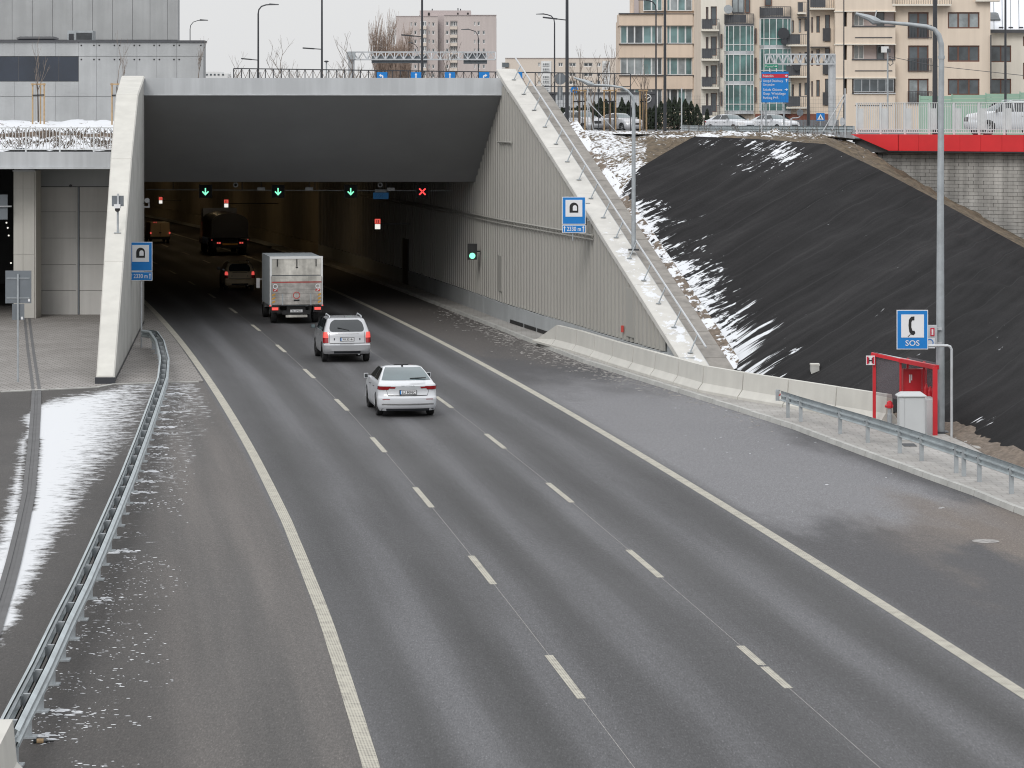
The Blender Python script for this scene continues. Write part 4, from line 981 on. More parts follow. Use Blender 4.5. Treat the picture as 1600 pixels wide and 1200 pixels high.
# small lamp post on the slab path
D_ = 116.3; p = Vector((PX(990, D_), D_, S(116.3)[2] + .02)); lp2 = thing('street_lamp', p, 'slim grey lamp post with a hooked arm standing beside the sloping wall', 'street lamp')
MB().tube([p, (p.x, D_, PZ(180, D_)), (p.x, D_, PZ(160, D_))], [.085, .07, .06], 10).build('pole', 'galv', lp2, smooth=40)
MB().tube([(p.x, D_, PZ(168, D_))] + [(PX(x, D_), D_, PZ(y, D_)) for x, y in ((990.5, 158), (987, 149), (981, 142), (972, 137), (955, 134), (925, 132.5))], [.055, .05, .05, .045, .045, .04, .035], 8).build('arm', 'galv', lp2, smooth=40)
MB().tube([(PX(928, D_), D_, PZ(132.5, D_)), (PX(919, D_), D_, PZ(130, D_)), (PX(913, D_), D_, PZ(127, D_)), (PX(897, D_), D_, PZ(121.5, D_))], [.045, .10, .07, .03], 8).build('luminaire', 'galv', lp2, smooth=40)
MB().box(p.x - .2, p.x + .2, D_ - .2, D_ + .2, p.z - .02, p.z + .04).build('base_plate', 'dark_post', lp2)
# ================================================================== VEHICLES
class Shell:
    """car body as stacked plan outlines: level = (z, rear y, front y, half width, corner radius, rear bow, front bow)"""
    def __init__(s, lev): s.L = lev
    def lv(s, t):
        i = min(int(t), len(s.L) - 2); f_ = t - i; return [lerp(a, b_, f_) for a, b_ in zip(s.L[i], s.L[i + 1])]
    def endp(s, x, t, front=False):
        z, yr, yf, hw, r, b1, b2 = s.lv(t); x = max(-hw, min(hw, x)); r = min(r, hw * .9); inner = hw - r; ax = abs(x)
        bow = b2 if front else b1; rr = r * (1.6 if front else 1)
        y = bow * (min(ax, inner) / inner) ** 2
        if ax > inner: y += rr * (1 - math.sqrt(max(0, 1 - ((ax - inner) / r) ** 2)))
        return Vector((x, yf - y if front else yr + y, z))
    def ring(s, t, ne=14, ns=16):
        z, yr, yf, hw, r, b1, b2 = s.lv(t); pts = []
        xs = [math.sin(lerp(-90, 90, k / ne) * math.pi / 180) * hw for k in range(ne + 1)]
        pts += [s.endp(x, t) for x in xs]
        a, b_ = pts[-1].y, s.endp(hw, t, True).y
        pts += [Vector((hw, lerp(a, b_, k / ns), z)) for k in range(1, ns)]
        pts += [s.endp(x, t, True) for x in reversed(xs)]
        pts += [Vector((-hw, lerp(b_, a, k / ns), z)) for k in range(1, ns)]
        return pts
    def body(s, sub=2):
        mb = MB(); rows = []
        n_ = (len(s.L) - 1) * sub
        for i in range(n_ + 1): rows.append(s.ring(i / sub))
        m_ = len(rows[0])
        for r in rows: mb.v += [tuple(p) for p in r]
        for i in range(n_):
            for j in range(m_): mb.f.append((i * m_ + j, i * m_ + (j + 1) % m_, (i + 1) * m_ + (j + 1) % m_, (i + 1) * m_ + j))
        mb.f.append(tuple(reversed(range(m_)))); mb.f.append(tuple(n_ * m_ + j for j in range(m_)))
        return mb
    def end_patch(s, mb, x0, x1, t0, t1, off=.008, front=False, x2=None, x3=None, nx=10, nt_=5, rnd=0):
        """panel on the rear/front: bottom edge x0..x1 at level t0, top edge x2..x3 at t1"""
        x2 = x0 if x2 is None else x2; x3 = x1 if x3 is None else x3
        g = []
        for j in range(nt_ + 1):
            f_ = j / nt_; t = lerp(t0, t1, f_); row = []
            for i in range(nx + 1):
                h = i / nx; x = lerp(lerp(x0, x1, h), lerp(x2, x3, h), f_)
                if rnd:                                   # rounded ends
                    c_ = (lerp(x0, x2, f_) + lerp(x1, x3, f_)) / 2; e_ = 1 - rnd * (2 * abs(f_ - .5)) ** 3; x = c_ + (x - c_) * e_
                p = s.endp(x, t, front); e1 = s.endp(x + .01, t, front) - s.endp(x - .01, t, front); e2 = s.endp(x, min(t + .05, len(s.L) - 1), front) - s.endp(x, max(0, t - .05), front)
                n_ = e1.cross(e2) if not front else e2.cross(e1)
                if n_.length > 1e-9: n_.normalize()
                row.append(p + n_ * off)
            g.append(row)
        s.grid(mb, g, front); return mb
    def side_patch(s, mb, sg, y0, y1, t0, t1, y2=None, y3=None, off=.008, nx=8, nt_=4):
        y2 = y0 if y2 is None else y2; y3 = y1 if y3 is None else y3; g = []
        for j in range(nt_ + 1):
            f_ = j / nt_; t = lerp(t0, t1, f_); L = s.lv(t)
            dz = s.lv(min(t + .05, len(s.L) - 1)); dn = s.lv(max(0, t - .05)); nx_ = Vector((dz[0] - dn[0], 0, dn[3] - dz[3])); nx_.normalize()
            g.append([Vector((sg * (L[3] + nx_.x * off), lerp(lerp(y0, y1, i / nx), lerp(y2, y3, i / nx), f_), L[0] + nx_.z * off)) for i in range(nx + 1)])
        s.grid(mb, g, sg < 0); return mb
    @staticmethod
    def grid(mb, g, flip=False):
        k = len(mb.v); w_ = len(g[0])
        for r in g: mb.v += [tuple(p) for p in r]
        for j in range(len(g) - 1):
            for i in range(w_ - 1):
                q = (k + j * w_ + i, k + j * w_ + i + 1, k + (j + 1) * w_ + i + 1, k + (j + 1) * w_ + i); mb.f.append(tuple(reversed(q)) if flip else q)
WHEEL = {}
def wheel(root, x, y, r, wd, sg, rim='rim'):
    key = (round(r, 3), wd, rim)
    if key not in WHEEL:
        n_ = 28; mb = MB(); pr = [(-wd / 2, r * .62), (-wd / 2, r * .9), (-wd / 2 + .03, r), (wd / 2 - .03, r), (wd / 2, r * .9), (wd / 2, r * .62)]
        for j in range(n_):
            a = 2 * math.pi * j / n_
            for q, rr in pr: mb.v.append((q, rr * math.cos(a), rr * math.sin(a)))
        for j in range(n_):
            for i in range(5): a = j * 6 + i; b_ = ((j + 1) % n_) * 6 + i; mb.f.append((a, a + 1, b_ + 1, b_))
        m2 = MB(); 
        for sx in (-1, 1):
            xx = sx * (wd / 2 - .035)
            for k in range(5):
                a = 2 * math.pi * k / 5; c_, s_ = math.cos(a), math.sin(a)
                q = [(r * .12, -r * .1), (r * .62, -r * .13), (r * .62, r * .13), (r * .12, r * .1)]
                m2.add([(xx, u_ * c_ - v_ * s_, u_ * s_ + v_ * c_) for u_, v_ in q], [(0, 1, 2, 3)])
            m2.add([(xx + sx * .004, r * .2 * math.cos(6.283 * k / 10), r * .2 * math.sin(6.283 * k / 10)) for k in range(10)], [tuple(range(10))])
            ring = [(xx, r * f_ * math.cos(6.283 * k / 24), r * f_ * math.sin(6.283 * k / 24)) for f_ in (.55, .64) for k in range(24)]
            m2.add(ring, [(k, (k + 1) % 24, (k + 1) % 24 + 24, k + 24) for k in range(24)])
        m3 = MB(); m3.add([(0, r * .62 * math.cos(6.283 * k / 24), r * .62 * math.sin(6.283 * k / 24)) for k in range(24)], [tuple(range(24))])
        t = mb.build('wheel', 'rubber', root, True, 35); a = m2.build('rim', rim, t, True); b_ = m3.build('brake_disc', 'dark_post', t, True); WHEEL[key] = t
        t.location = (x, y, r); return t
    c_ = WHEEL[key].copy(); COL.objects.link(c_); c_.parent = root; c_.location = (x, y, r)
    for ch in WHEEL[key].children: k = ch.copy(); COL.objects.link(k); k.parent = c_
    return c_
def cut_arches(ob, centres, r, hw):
    cu = MB()
    for y in centres:
        for sg in (-1, 1):
            n_ = 22; k = len(cu.v)
            for xx in ((hw - .26) * sg, (hw + .2) * sg):
                for j in range(n_): a = 6.28318 * j / n_; cu.v.append((xx, y + r * math.cos(a), r * .93 + r * math.sin(a)))
            for j in range(n_): cu.f.append((k + j, k + (j + 1) % n_, k + n_ + (j + 1) % n_, k + n_ + j))
            cu.f += [tuple(k + j for j in reversed(range(n_))), tuple(k + n_ + j for j in range(n_))]
    me = bpy.data.meshes.new('c'); me.from_pydata(cu.v, [], cu.f)
    bm = bmesh.new(); bm.from_mesh(me); bmesh.ops.recalc_face_normals(bm, faces=bm.faces); bm.to_mesh(me); bm.free()
    bm = bmesh.new(); bm.from_mesh(ob.data); bmesh.ops.recalc_face_normals(bm, faces=bm.faces); bm.to_mesh(ob.data); bm.free()
    co = bpy.data.objects.new('c', me); COL.objects.link(co)
    md = ob.modifiers.new('b', 'BOOLEAN'); md.object = co; md.operation = 'DIFFERENCE'; md.solver = 'EXACT'
    nm = bpy.data.meshes.new_from_object(ob.evaluated_get(bpy.context.evaluated_depsgraph_get()))
    ob.modifiers.clear(); old = ob.data; mat = old.materials[0]; ob.data = nm; nm.materials.clear(); nm.materials.append(mat)
    for pg in nm.polygons: pg.use_smooth = True; pg.material_index = 0
    nm.set_sharp_from_angle(angle=R(32)); bpy.data.objects.remove(co); bpy.data.meshes.remove(me)
def plate_on(root, sh, t, txt, wd=.52, ht=.115, dy=.0):
    p = sh.endp(0, t); y = p.y - .03 + dy
    pl = bx('licence_plate', 'black', root, -wd / 2 - .015, wd / 2 + .015, y, y + .06, p.z - ht / 2 - .015, p.z + ht / 2 + .015, local=True)
    bx('plate_face', 'sign_white', pl, -wd / 2, wd / 2, y - .005, y, p.z - ht / 2, p.z + ht / 2, local=True)
    bx('country_band', 'sign_blue', pl, -wd / 2, -wd / 2 + .032, y - .008, y - .004, p.z - ht / 2, p.z + ht / 2, local=True)
    MB().text(txt, .02, y - .008, p.z, .078, width=wd * .82, bold=.02).build('characters', 'black', pl, local=True)
SEDAN = Shell([(.19, .32, 4.50, .78, .15, .03, .10), (.21, .14, 4.60, .85, .20, .06, .2), (.34, .03, 4.68, .905, .24, .09, .25), (.50, 0, 4.69, .915, .24, .10, .28), (.60, .0, 4.68, .915, .24, .10, .28),
               (.66, .06, 4.66, .912, .23, .10, .30), (.82, .09, 4.60, .905, .22, .11, .34), (.97, .05, 4.32, .895, .20, .11, .34), (1.01, .08, 3.95, .88, .18, .11, .30), (1.04, .34, 3.48, .85, .16, .08, .25),
               (1.09, .48, 3.34, .825, .14, .08, .24), (1.22, .80, 3.05, .745, .13, .07, .22), (1.35, 1.16, 2.72, .665, .12, .06, .18), (1.43, 1.50, 2.42, .61, .12, .05, .14), (1.46, 1.8, 2.2, .52, .12, .04, .08), (1.475, 2.0, 2.1, .25, .1, .01, .02)])
SUV = Shell([(.30, .30, 4.15, .78, .12, .03, .08), (.33, .12, 4.24, .86, .18, .05, .2), (.45, .02, 4.31, .895, .2, .07, .24), (.66, .0, 4.33, .90, .2, .08, .26), (.71, .07, 4.31, .895, .18, .08, .28),
             (.90, .11, 4.26, .89, .17, .08, .3), (1.05, .13, 4.12, .88, .16, .08, .3), (1.13, .16, 3.60, .865, .15, .08, .26), (1.17, .19, 3.38, .85, .14, .08, .24),
             (1.32, .28, 3.08, .805, .14, .08, .22), (1.47, .38, 2.80, .75, .14, .08, .2), (1.585, .48, 2.58, .705, .14, .07, .18), (1.63, .66, 2.42, .66, .13, .05, .14), (1.655, 1.0, 2.1, .55, .12, .03, .08), (1.665, 1.4, 1.8, .25, .1, .01, .02)])
def car(name, label, paint, sh, kind, pos_, rz, group=None, txt=None, glass='car_glass', lit=False, wr=.33, axles=(.98, 3.67)):
    r_ = thing(name, (0, 0, 0), label, 'car', group)
    b_ = sh.body().build('body', paint, r_, True, 32); cut_arches(b_, axles, wr + .05, .91)
    for y in axles:
        for sg in (-1, 1): wheel(r_, sg * .79, y, wr, .21, sg)
    bx('underbody', 'black', r_, -.62, .62, .35, 4.0, .18 if kind == 'sedan' else .27, .4, local=True)
    lamp = 'lamp_red_lit' if lit else 'lamp_red'
    if kind == 'sedan':
        sh.end_patch(MB(), -.76, .76, 10.15, 13.0, x2=-.55, x3=.55, nx=14, nt_=8).build('rear_window', glass, r_, True, 40)
        sh.end_patch(MB(), -.76, .76, 10.1, 13.1, front=True, x2=-.56, x3=.56, nx=14, nt_=8).build('windscreen', 'car_glass_pale', r_, True, 40)
        for sg in (-1, 1):
            sh.side_patch(MB(), sg, 1.05, 1.95, 9.8, 12.6, 1.48, 1.98).build('side_window', 'car_glass', r_, True, 40); sh.side_patch(MB(), sg, 2.02, 3.15, 9.8, 12.6, 2.05, 2.62).build('side_window', 'car_glass', r_, True, 40)
            tl = sh.end_patch(MB(), sg * .90, sg * .60, 6.25, 6.95, x2=sg * .895, x3=sg * .52, off=.01); sh.end_patch(tl, sg * .60, sg * .40, 6.52, 6.86, x2=sg * .52, x3=sg * .38, off=.01); sh.side_patch(tl, sg, .35, .52, 6.3, 6.95, .3, .42, off=.01)
            tl.build('tail_lamp', lamp, r_, True, 40)
            sh.end_patch(MB(), sg * .78, sg * .56, 3.55, 3.75, off=.008).build('reflector', 'lamp_red', r_, True)
            hl = sh.end_patch(MB(), sg * .86, sg * .45, 5.3, 6.4, front=True, off=.012); hl.build('headlight', 'lamp_clear', r_, True, 40)
            mr = MB().box(sg * .93, sg * 1.06, 3.02, 3.12, 1.0, 1.14).bar((sg * .82, 3.06, 1.04), (sg * .95, 3.06, 1.05), .04); mr.build('wing_mirror', paint, r_, True); bx('mirror_glass', 'car_glass', r_, sg * .945 if sg > 0 else -1.045, sg * 1.045 if sg > 0 else -.945, 3.005, 3.02, 1.015, 1.125, local=True)
            for yy in (1.55, 2.55): bx('door_handle', 'dark_post', r_, .912 if sg > 0 else -.925, .925 if sg > 0 else -.912, yy, yy + .16, .86, .885, local=True)
        sh.end_patch(MB(), -.60, .60, 5.05, 5.18, off=.006).build('boot_lower_gap', 'black', r_, True); sh.end_patch(MB(), -.80, .80, 1.0, 1.55, off=.006).build('lower_bumper', 'dark_post', r_, True, 40); sh.end_patch(MB(), -.80, .80, 2.35, 2.6, off=.012).build('bumper_trim', 'chrome', r_, True, 40)  # black line at the joint of boot lid and bumper, then bumper parts
        for sg in (-1, 1): sh.end_patch(MB(), sg * .60, sg * .612, 5.1, 6.3, x2=sg * .655, x3=sg * .665, off=.005).build('boot_gap', 'dark_post', r_, True)
        sh.end_patch(MB(), -.36, .36, 3.5, 5.2, front=True, off=.012).build('grille', 'black', r_, True, 40)
        p = sh.endp(.2, 10.5); MB().bar((.12, p.y - .025, p.z + .01), (.62, p.y + .0, p.z + .03), .05, .02).build('wiper', 'black', r_, True)
        p = Vector((0, 1.75, 1.47)); MB().add([(-.03, 1.62, 1.455), (.03, 1.62, 1.455), (.03, 1.80, 1.47), (-.03, 1.80, 1.47), (0, 1.62, 1.53)], [(0, 1, 4), (1, 2, 4), (2, 3, 4), (3, 0, 4)]).build('antenna_fin', 'black', r_, True)
    else:
        sh.end_patch(MB(), -.70, .70, 7.6, 11.0, x2=-.56, x3=.56, nx=14, nt_=10, rnd=.22).build('rear_window', glass, r_, True, 40); sh.end_patch(MB(), -.78, .78, 8.2, 11.6, front=True, x2=-.62, x3=.62, nx=14, nt_=8).build('windscreen', 'car_glass_pale', r_, True, 40)
        for sg in (-1, 1):
            for y0, y1, y2, y3 in ((.55, 1.15, .78, 1.2), (1.25, 2.05, 1.27, 2.07), (2.12, 3.05, 2.14, 2.62)): sh.side_patch(MB(), sg, y0, y1, 7.6, 11.0, y2, y3).build('side_window', 'car_glass', r_, True, 40)
            tl = sh.end_patch(MB(), sg * .895, sg * .70, 4.15, 5.2, x2=sg * .89, x3=sg * .70, off=.012); sh.side_patch(tl, sg, .25, .36, 4.2, 7.6, .28, .36, off=.01); tl.build('tail_lamp', 'lamp_red', r_, True, 40)
            sh.end_patch(MB(), sg * .89, sg * .70, 5.2, 7.2, x2=sg * .87, x3=sg * .74, off=.013).build('brake_lamp', 'lamp_red_lit' if lit else 'lamp_red', r_, True, 40)
            sh.end_patch(MB(), sg * .86, sg * .5, 4.5, 6.0, front=True, off=.012).build('headlight', 'lamp_clear', r_, True, 40)
            MB().box(sg * .92, sg * 1.09, 3.0, 3.1, 1.12, 1.27).bar((sg * .83, 3.05, 1.15), (sg * .95, 3.05, 1.17), .05).build('wing_mirror', 'dark_post', r_, True); bx('mirror_glass', 'car_glass_pale', r_, min(sg * .935, sg * 1.075), max(sg * .935, sg * 1.075), 2.985, 3.0, 1.135, 1.255, local=True)
            MB().tube([(sg * .60, .75, 1.645), (sg * .60, .85, 1.715), (sg * .60, 2.1, 1.725), (sg * .60, 2.25, 1.66)], .022, 6).build('roof_rail', 'galv_light', r_, True)
            for yy in (1.6, 2.55): bx('door_handle', 'chrome', r_, .885 if sg > 0 else -.905, .905 if sg > 0 else -.885, yy, yy + .16, .93, .96, local=True)
            bx('rear_badge', 'dark_post', r_, sg * .48 - .02, sg * .48 + .02, sh.endp(.48, 4.9).y - .012, sh.endp(.48, 4.9).y + .01, .84, .92, local=True); sh.end_patch(MB(), sg * .66, sg * .672, 4.15, 7.4, off=.005).build('tailgate_gap', 'dark_post', r_, True)
        sh.end_patch(MB(), -.66, .66, 4.05, 4.16, off=.006).build('tailgate_gap', 'black', r_, True); sh.end_patch(MB(), -.45, .45, 6.35, 6.6, off=.03).build('handle_bar', 'chrome', r_, True); sh.end_patch(MB(), -.5, .5, 1.2, 1.9, off=.006).build('lower_bumper', 'dark_post', r_, True)
        sh.end_patch(MB(), -.34, .34, 3.5, 5.0, front=True, off=.012).build('grille', 'black', r_, True, 40)
        p = sh.endp(0, 8.4); MB().bar((-.35, p.y + .03, p.z + .08), (.08, p.y - .025, p.z - .02), .03, .02).build('wiper', 'black', r_, True); MB().tube([(0, 1.0, 1.65), (0, .93, 1.78)], .006, 4).build('antenna', 'black', r_, True)
        MB().tube([(.45, .15, .31), (.45, .5, .31)], .035, 8).build('exhaust', 'galv', r_, True)
    if txt: plate_on(r_, sh, 5.75 if kind == 'sedan' else 4.9, txt, .50 if kind == 'sedan' else .5)
    r_.location = pos_; r_.rotation_euler = (0, 0, rz); return r_
c1 = car('sedan_car', 'white liftback car nearest the camera on the expressway', 'paint_white', SEDAN, 'sedan', gz(638, 653), head(98), txt='LU 909EC', glass='car_glass_pale')
p = SEDAN.endp(0, 6.6); MB().text('SKODA', 0, p.y - .012, p.z + .065, .035, width=.42).build('lettering', 'galv', c1, True)
car('estate_car', 'silver estate SUV with roof rails following the box truck', 'paint_silver', SUV, 'suv', gz(543, 567), head(119), txt='WX 8514H', lit=True, wr=.35, axles=(.80, 3.43))
car('estate_car', 'dim estate car with red tail lamps inside the tunnel mouth', 'paint_beige', SUV, 'suv', (road(164, -4.9)), head(165), lit=True, wr=.35, axles=(.80, 3.43)).scale = (.88, .88, .88)

def truck():
    t = thing('box_truck', (0, 0, 0), 'grey box truck with a dirty tail lift driving into the tunnel', 'truck')
    W, ZB, ZT, Lb = 1.14, .80, 2.98, 4.3
    bx('cargo_box', 'box_side', t, -W, W, .06, Lb, ZB, ZT, local=True)
    mb = MB()
    for sg in (-1, 1): mb.box(sg * W - .045, sg * W + .045, -.02, .08, ZB, ZT + .03)
    mb.box(-W + .045, W - .045, -.02, .08, ZT - .08, ZT + .03); mb.build('rear_frame', 'white_frame', t, True)
    bx('rear_door', 'box_dirty', t, -W + .05, W - .05, .0, .055, 2.18, ZT - .085, local=True)
    for x in (-.85, .02, .88): bx('door_hinge', 'black', t, x - .02, x + .02, -.03, 0, ZT - .42, ZT - .1, local=True)
    bx('door_lock', 'black', t, -.03, .07, -.03, 0, 2.50, 2.54, local=True)
    lf = bx('tail_lift', 'box_lift', t, -W + .02, W - .02, -.10, -.03, .86, 2.14, local=True)
    for k in range(6): bx('lift_plank', 'box_lift', lf, -W + .03, W - .03, -.115, -.10, .87 + k * .165, .87 + k * .165 + .155, local=True)
    bx('lift_plank', 'box_dirty', lf, -W + .03, W - .03, -.112, -.10, 1.90, 2.13, local=True)
    bx('red_stripe', 'red_mark', lf, -W + .03, W - .03, -.125, -.112, 1.845, 1.885, local=True)
    for sg in (-1, 1):
        MB().disc(sg * .95, -.128, 1.68, .11, .008, 16, .075).build('round_decal', 'sign_white', lf, True); bx('square_decal', 'red_mark', lf, sg * .95 - .1, sg * .95 + .1, -.126, -.115, 1.46, 1.56, local=True)
        MB().poly([(sg * .95 - .07, 1.48), (sg * .95 - .02, 1.48), (sg * .95 + .08, 1.55), (sg * .95 + .02, 1.55)], -.133, .006).build('decal_stroke', 'sign_white', lf, True)
        for k in range(3): MB().poly([(sg * 1.02 - .07, .92 + k * .16), (sg * 1.02 + .07, .98 + k * .16), (sg * 1.02 + .07, 1.06 + k * .16), (sg * 1.02 - .07, 1.0 + k * .16)], -.126, .008).build('warning_mark', 'amber_mark', lf, True)
        bx('lift_arm', 'galv', t, sg * .63 - .03, sg * .63 + .03, -.14, -.116, .85, 1.35, local=True)
        lm = bx('tail_lamp', 'lamp_red_lit', t, sg * .95 - .14, sg * .95 + .14, -.06, 0, .62, .74, local=True); bx('side_marker', 'lamp_red_lit', t, sg * 1.17 - .03, sg * 1.17 + .03, -.03, .02, .79, .84, local=True)
        bx('lamp_bracket', 'black', t, sg * .95 - .2, sg * .95 + .2, 0, .1, .52, .8, local=True)
        MB().bar((sg * .9, Lb + .6, 1.75), (sg * 1.32, Lb + .5, 1.75), .04).box(sg * 1.28 - .08, sg * 1.28 + .08, Lb + .45, Lb + .55, 1.35, 1.8).build('wing_mirror', 'lamp_clear', t, True)
        for y in (.95, 4.9): wheel(t, sg * .93, y, .36, .26, sg, 'galv')
    bx('caption_plate', 'black', lf, -.13, .13, -.124, -.115, 1.02, 1.09, local=True)
    MB().text('EUROBOX', 0, -.125, 1.28, .09, width=.34).build('lettering', 'red_mark', lf, True) if False else MB().disc(0, -.122, 1.28, .16, .006, 18, .13).build('oval_decal', 'red_mark', lf, True)
    bx('chassis', 'black', t, -.42, .42, .1, 6.1, .45, .80, local=True); bx('bumper_beam', 'black', t, -.62, .62, -.02, .12, .42, .60, local=True)
    bx('lift_foot', 'box_dirty', t, -.48, .48, -.12, .0, .30, .40, local=True)
    pl = bx('licence_plate', 'sign_white', t, -.27, .27, -.06, -.02, .52, .635, local=True); MB().text('ZK 8756S', 0, -.066, .577, .08, width=.44).build('characters', 'black', pl, True)
    mb = MB().hexa([(-1.0, Lb + .12, .5), (1.0, Lb + .12, .5), (.95, Lb + 2.2, .5), (-.95, Lb + 2.2, .5), (-.92, Lb + .12, 2.45), (.92, Lb + .12, 2.45), (.85, Lb + .9, 2.40), (-.85, Lb + .9, 2.40)]); mb.build('cab', 'sign_white', t, True)
    t.location = gz(463, 506); t.location.z = 0; t.rotation_euler = (0, 0, head(140)); return t
truck()
# tipper lorry deep in the tunnel
t = thing('tipper_lorry', (0, 0, 0), 'dark lorry with a rounded load and dim red lamps inside the tunnel', 'truck')
mb = MB(); n_ = 12
prof = [(-1.22, 1.15)] + [(-1.22 + .0, 2.2)] + [(1.22 * math.cos(a), 2.2 + .62 * math.sin(a)) for a in [math.pi * (1 - k / 10) for k in range(1, 10)]] + [(1.22, 2.2), (1.22, 1.15)]
m_ = len(prof)
for y in (0, 5.2): mb.v += [(x, y, z) for x, z in prof]
mb.f = [(j, (j + 1) % m_, (j + 1) % m_ + m_, j + m_) for j in range(m_)] + [tuple(range(m_)), tuple(range(2 * m_ - 1, m_ - 1, -1))]
mb.build('covered_body', 'dark_post', t, True, 35); bx('chassis', 'black', t, -.5, .5, .1, 6.8, .5, 1.12, local=True); bx('tailgate', 'dark_post', t, -1.1, 1.1, -.05, -.01, 1.2, 2.1, local=True)
MB().hexa([(-1.2, 5.4, .6), (1.2, 5.4, .6), (1.2, 7.3, .6), (-1.2, 7.3, .6), (-1.15, 5.4, 3.0), (1.15, 5.4, 3.0), (1.05, 7.1, 2.9), (-1.05, 7.1, 2.9)]).build('cab', 'paint_grey', t, True)
bx('bumper_beam', 'black', t, -1.15, 1.15, -.05, .1, .55, .95, local=True); bx('licence_plate', 'amber_mark', t, -.5, .5, -.07, -.05, .7, .82, local=True)
for x in (-.82, -.68, .68, .82): bx('tail_lamp', 'lamp_red_lit', t, x - .05, x + .05, -.09, -.05, .80, .90, local=True)
for x in (-1.2, 1.2): bx('side_marker', 'lamp_red_lit', t, x - .03, x + .03, -.02, .02, 1.02, 1.07, local=True)
for sg in (-1, 1):
    for y in (.9, 2.2, 6.0): wheel(t, sg * 1.0, y, .5, .34, sg, 'galv')
t.location = road(204, -.95); t.rotation_euler = (0, 0, head(206))
# delivery van and the lorry ahead of it
t = thing('delivery_van', (0, 0, 0), 'small sand coloured van with lit red lamps deep in the tunnel', 'van')
MB().hexa([(-.84, 0, .45), (.84, 0, .45), (.84, 4.2, .45), (-.84, 4.2, .45), (-.78, .1, 1.75), (.78, .1, 1.75), (.78, 3.0, 1.75), (-.78, 3.0, 1.75)]).build('body', 'paint_beige', t, True)
bx('bumper', 'black', t, -.84, .84, -.06, .02, .35, .58, local=True); bx('door_gap', 'black', t, -.01, .01, -.012, .0, .6, 1.65, local=True); bx('licence_plate', 'dark_post', t, -.1, .1, -.03, -.012, .85, .95, local=True)
for sg in (-1, 1):
    bx('tail_lamp', 'lamp_red_lit', t, sg * .80 - .06, sg * .80 + .06, -.03, .02, .82, .95, local=True); bx('brake_lamp', 'lamp_red_lit', t, -.42 + sg * .09 - .04, -.42 + sg * .09 + .04, .05, .1, 1.76, 1.82, local=True)
    for y in (.8, 3.4): wheel(t, sg * .74, y, .31, .2, sg, 'galv')
t.location = road(224, -3.3); t.scale = (.86, .86, .86); t.rotation_euler = (0, 0, head(234))
t = thing('lorry', (0, 0, 0), 'almost black lorry at the left tunnel edge ahead of the sand coloured van', 'truck')
bx('cargo_box', 'black', t, -1.2, 1.2, 0, 7, .9, 3.6, local=True); bx('chassis', 'black', t, -1.1, 1.1, .05, 9, .4, .88, local=True); bx('cab', 'black', t, -1.15, 1.15, 7.2, 9, .6, 3.2, local=True)
for sg in (-1, 1):
    bx('tail_lamp', 'lamp_red_lit', t, sg * 1.05 - .07, sg * 1.05 + .07, -.04, 0, 1.0, 1.12, local=True)
    for y in (1.2, 8.0): wheel(t, sg * 1.0, y, .5, .34, sg, 'galv')
t.location = road(236, -5.6); t.rotation_euler = (0, 0, head(237))

# ================================================================== TUNNEL EQUIPMENT
GD = 152.0
gx = lambda p: PX(p, GD); gzz = lambda p: PZ(p, GD)
rod = thing('signal_rail', (gx(480), GD, gzz(298)), 'thin horizontal rail carrying the lane signals under the tunnel ceiling', 'rail')
MB().bar((gx(228), GD + .12, gzz(296.5)), (gx(742), GD + .12, gzz(298.5)), .035).build('rail', 'galv', rod)
for x in (270, 378, 492, 604, 700): MB().bar((gx(x), GD + .14, gzz(297)), (gx(x), GD + .14, SZ + .02), .04).build('hanger', 'dark_post', rod)
def lane_signal(px, kind, label):
    r_ = thing('lane_signal', (gx(px), GD, gzz(300)), label, 'traffic signal', 'lane signals over the carriageway')
    bx('housing', 'black', r_, gx(px - 9), gx(px + 9), GD, GD + .1, gzz(309), gzz(289))
    c_, z_ = gx(px), gzz(299.5)
    if kind == 'x':
        mb = MB()
        for a in (45, 135, 225, 315):
            for q in (.055, .115, .175): mb.disc(c_ + q * math.cos(R(a)) * 1.05, GD - .012, z_ + q * math.sin(R(a)) * 1.05, .042, .008, 8)
        mb.build('red_cross', 'signal_red', r_)
    else: MB().poly([(c_ - .03, z_ + .18), (c_ + .03, z_ + .18), (c_ + .03, z_ - .06), (c_ + .13, z_ + .03), (c_ + .17, z_ - .01), (c_, z_ - .19), (c_ - .17, z_ - .01), (c_ - .13, z_ + .03), (c_ - .03, z_ - .06)], GD - .012, .008).build('green_arrow', 'signal_green', r_)
    bx('side_plate', 'dark_post', r_, gx(px - 10), gx(px - 9.2), GD - .03, GD + .1, gzz(310), gzz(288)); bx('side_plate', 'dark_post', r_, gx(px + 9.2), gx(px + 10), GD - .03, GD + .1, gzz(310), gzz(288))
lane_signal(321, 'a', 'leftmost green down-arrow lane signal in the tunnel mouth'); lane_signal(434.5, 'a', 'middle green down-arrow lane signal in the tunnel mouth'); lane_signal(548, 'a', 'green down-arrow lane signal nearest the red cross'); lane_signal(660, 'x', 'red cross lane signal in the tunnel mouth')
for px, py, lab in ((368, 289, 'round tunnel camera left of the middle green arrow'), (594, 289, 'round tunnel camera above the hanging SOS sign')):
    c_ = at(px, py, 150); r_ = thing('tunnel_camera', c_, lab, 'camera', 'round cameras under the tunnel ceiling'); MB().disc(c_.x, 150, c_.z, .12, .15, 18, .075).build('ring', 'galv_light', r_); MB().disc(c_.x, 150.02, c_.z, .07, .12, 14).build('lens', 'black', r_); MB().bar((c_.x, 150.1, c_.z + .1), (c_.x, 150.1, SZ + .05), .05).build('hanger', 'dark_post', r_)
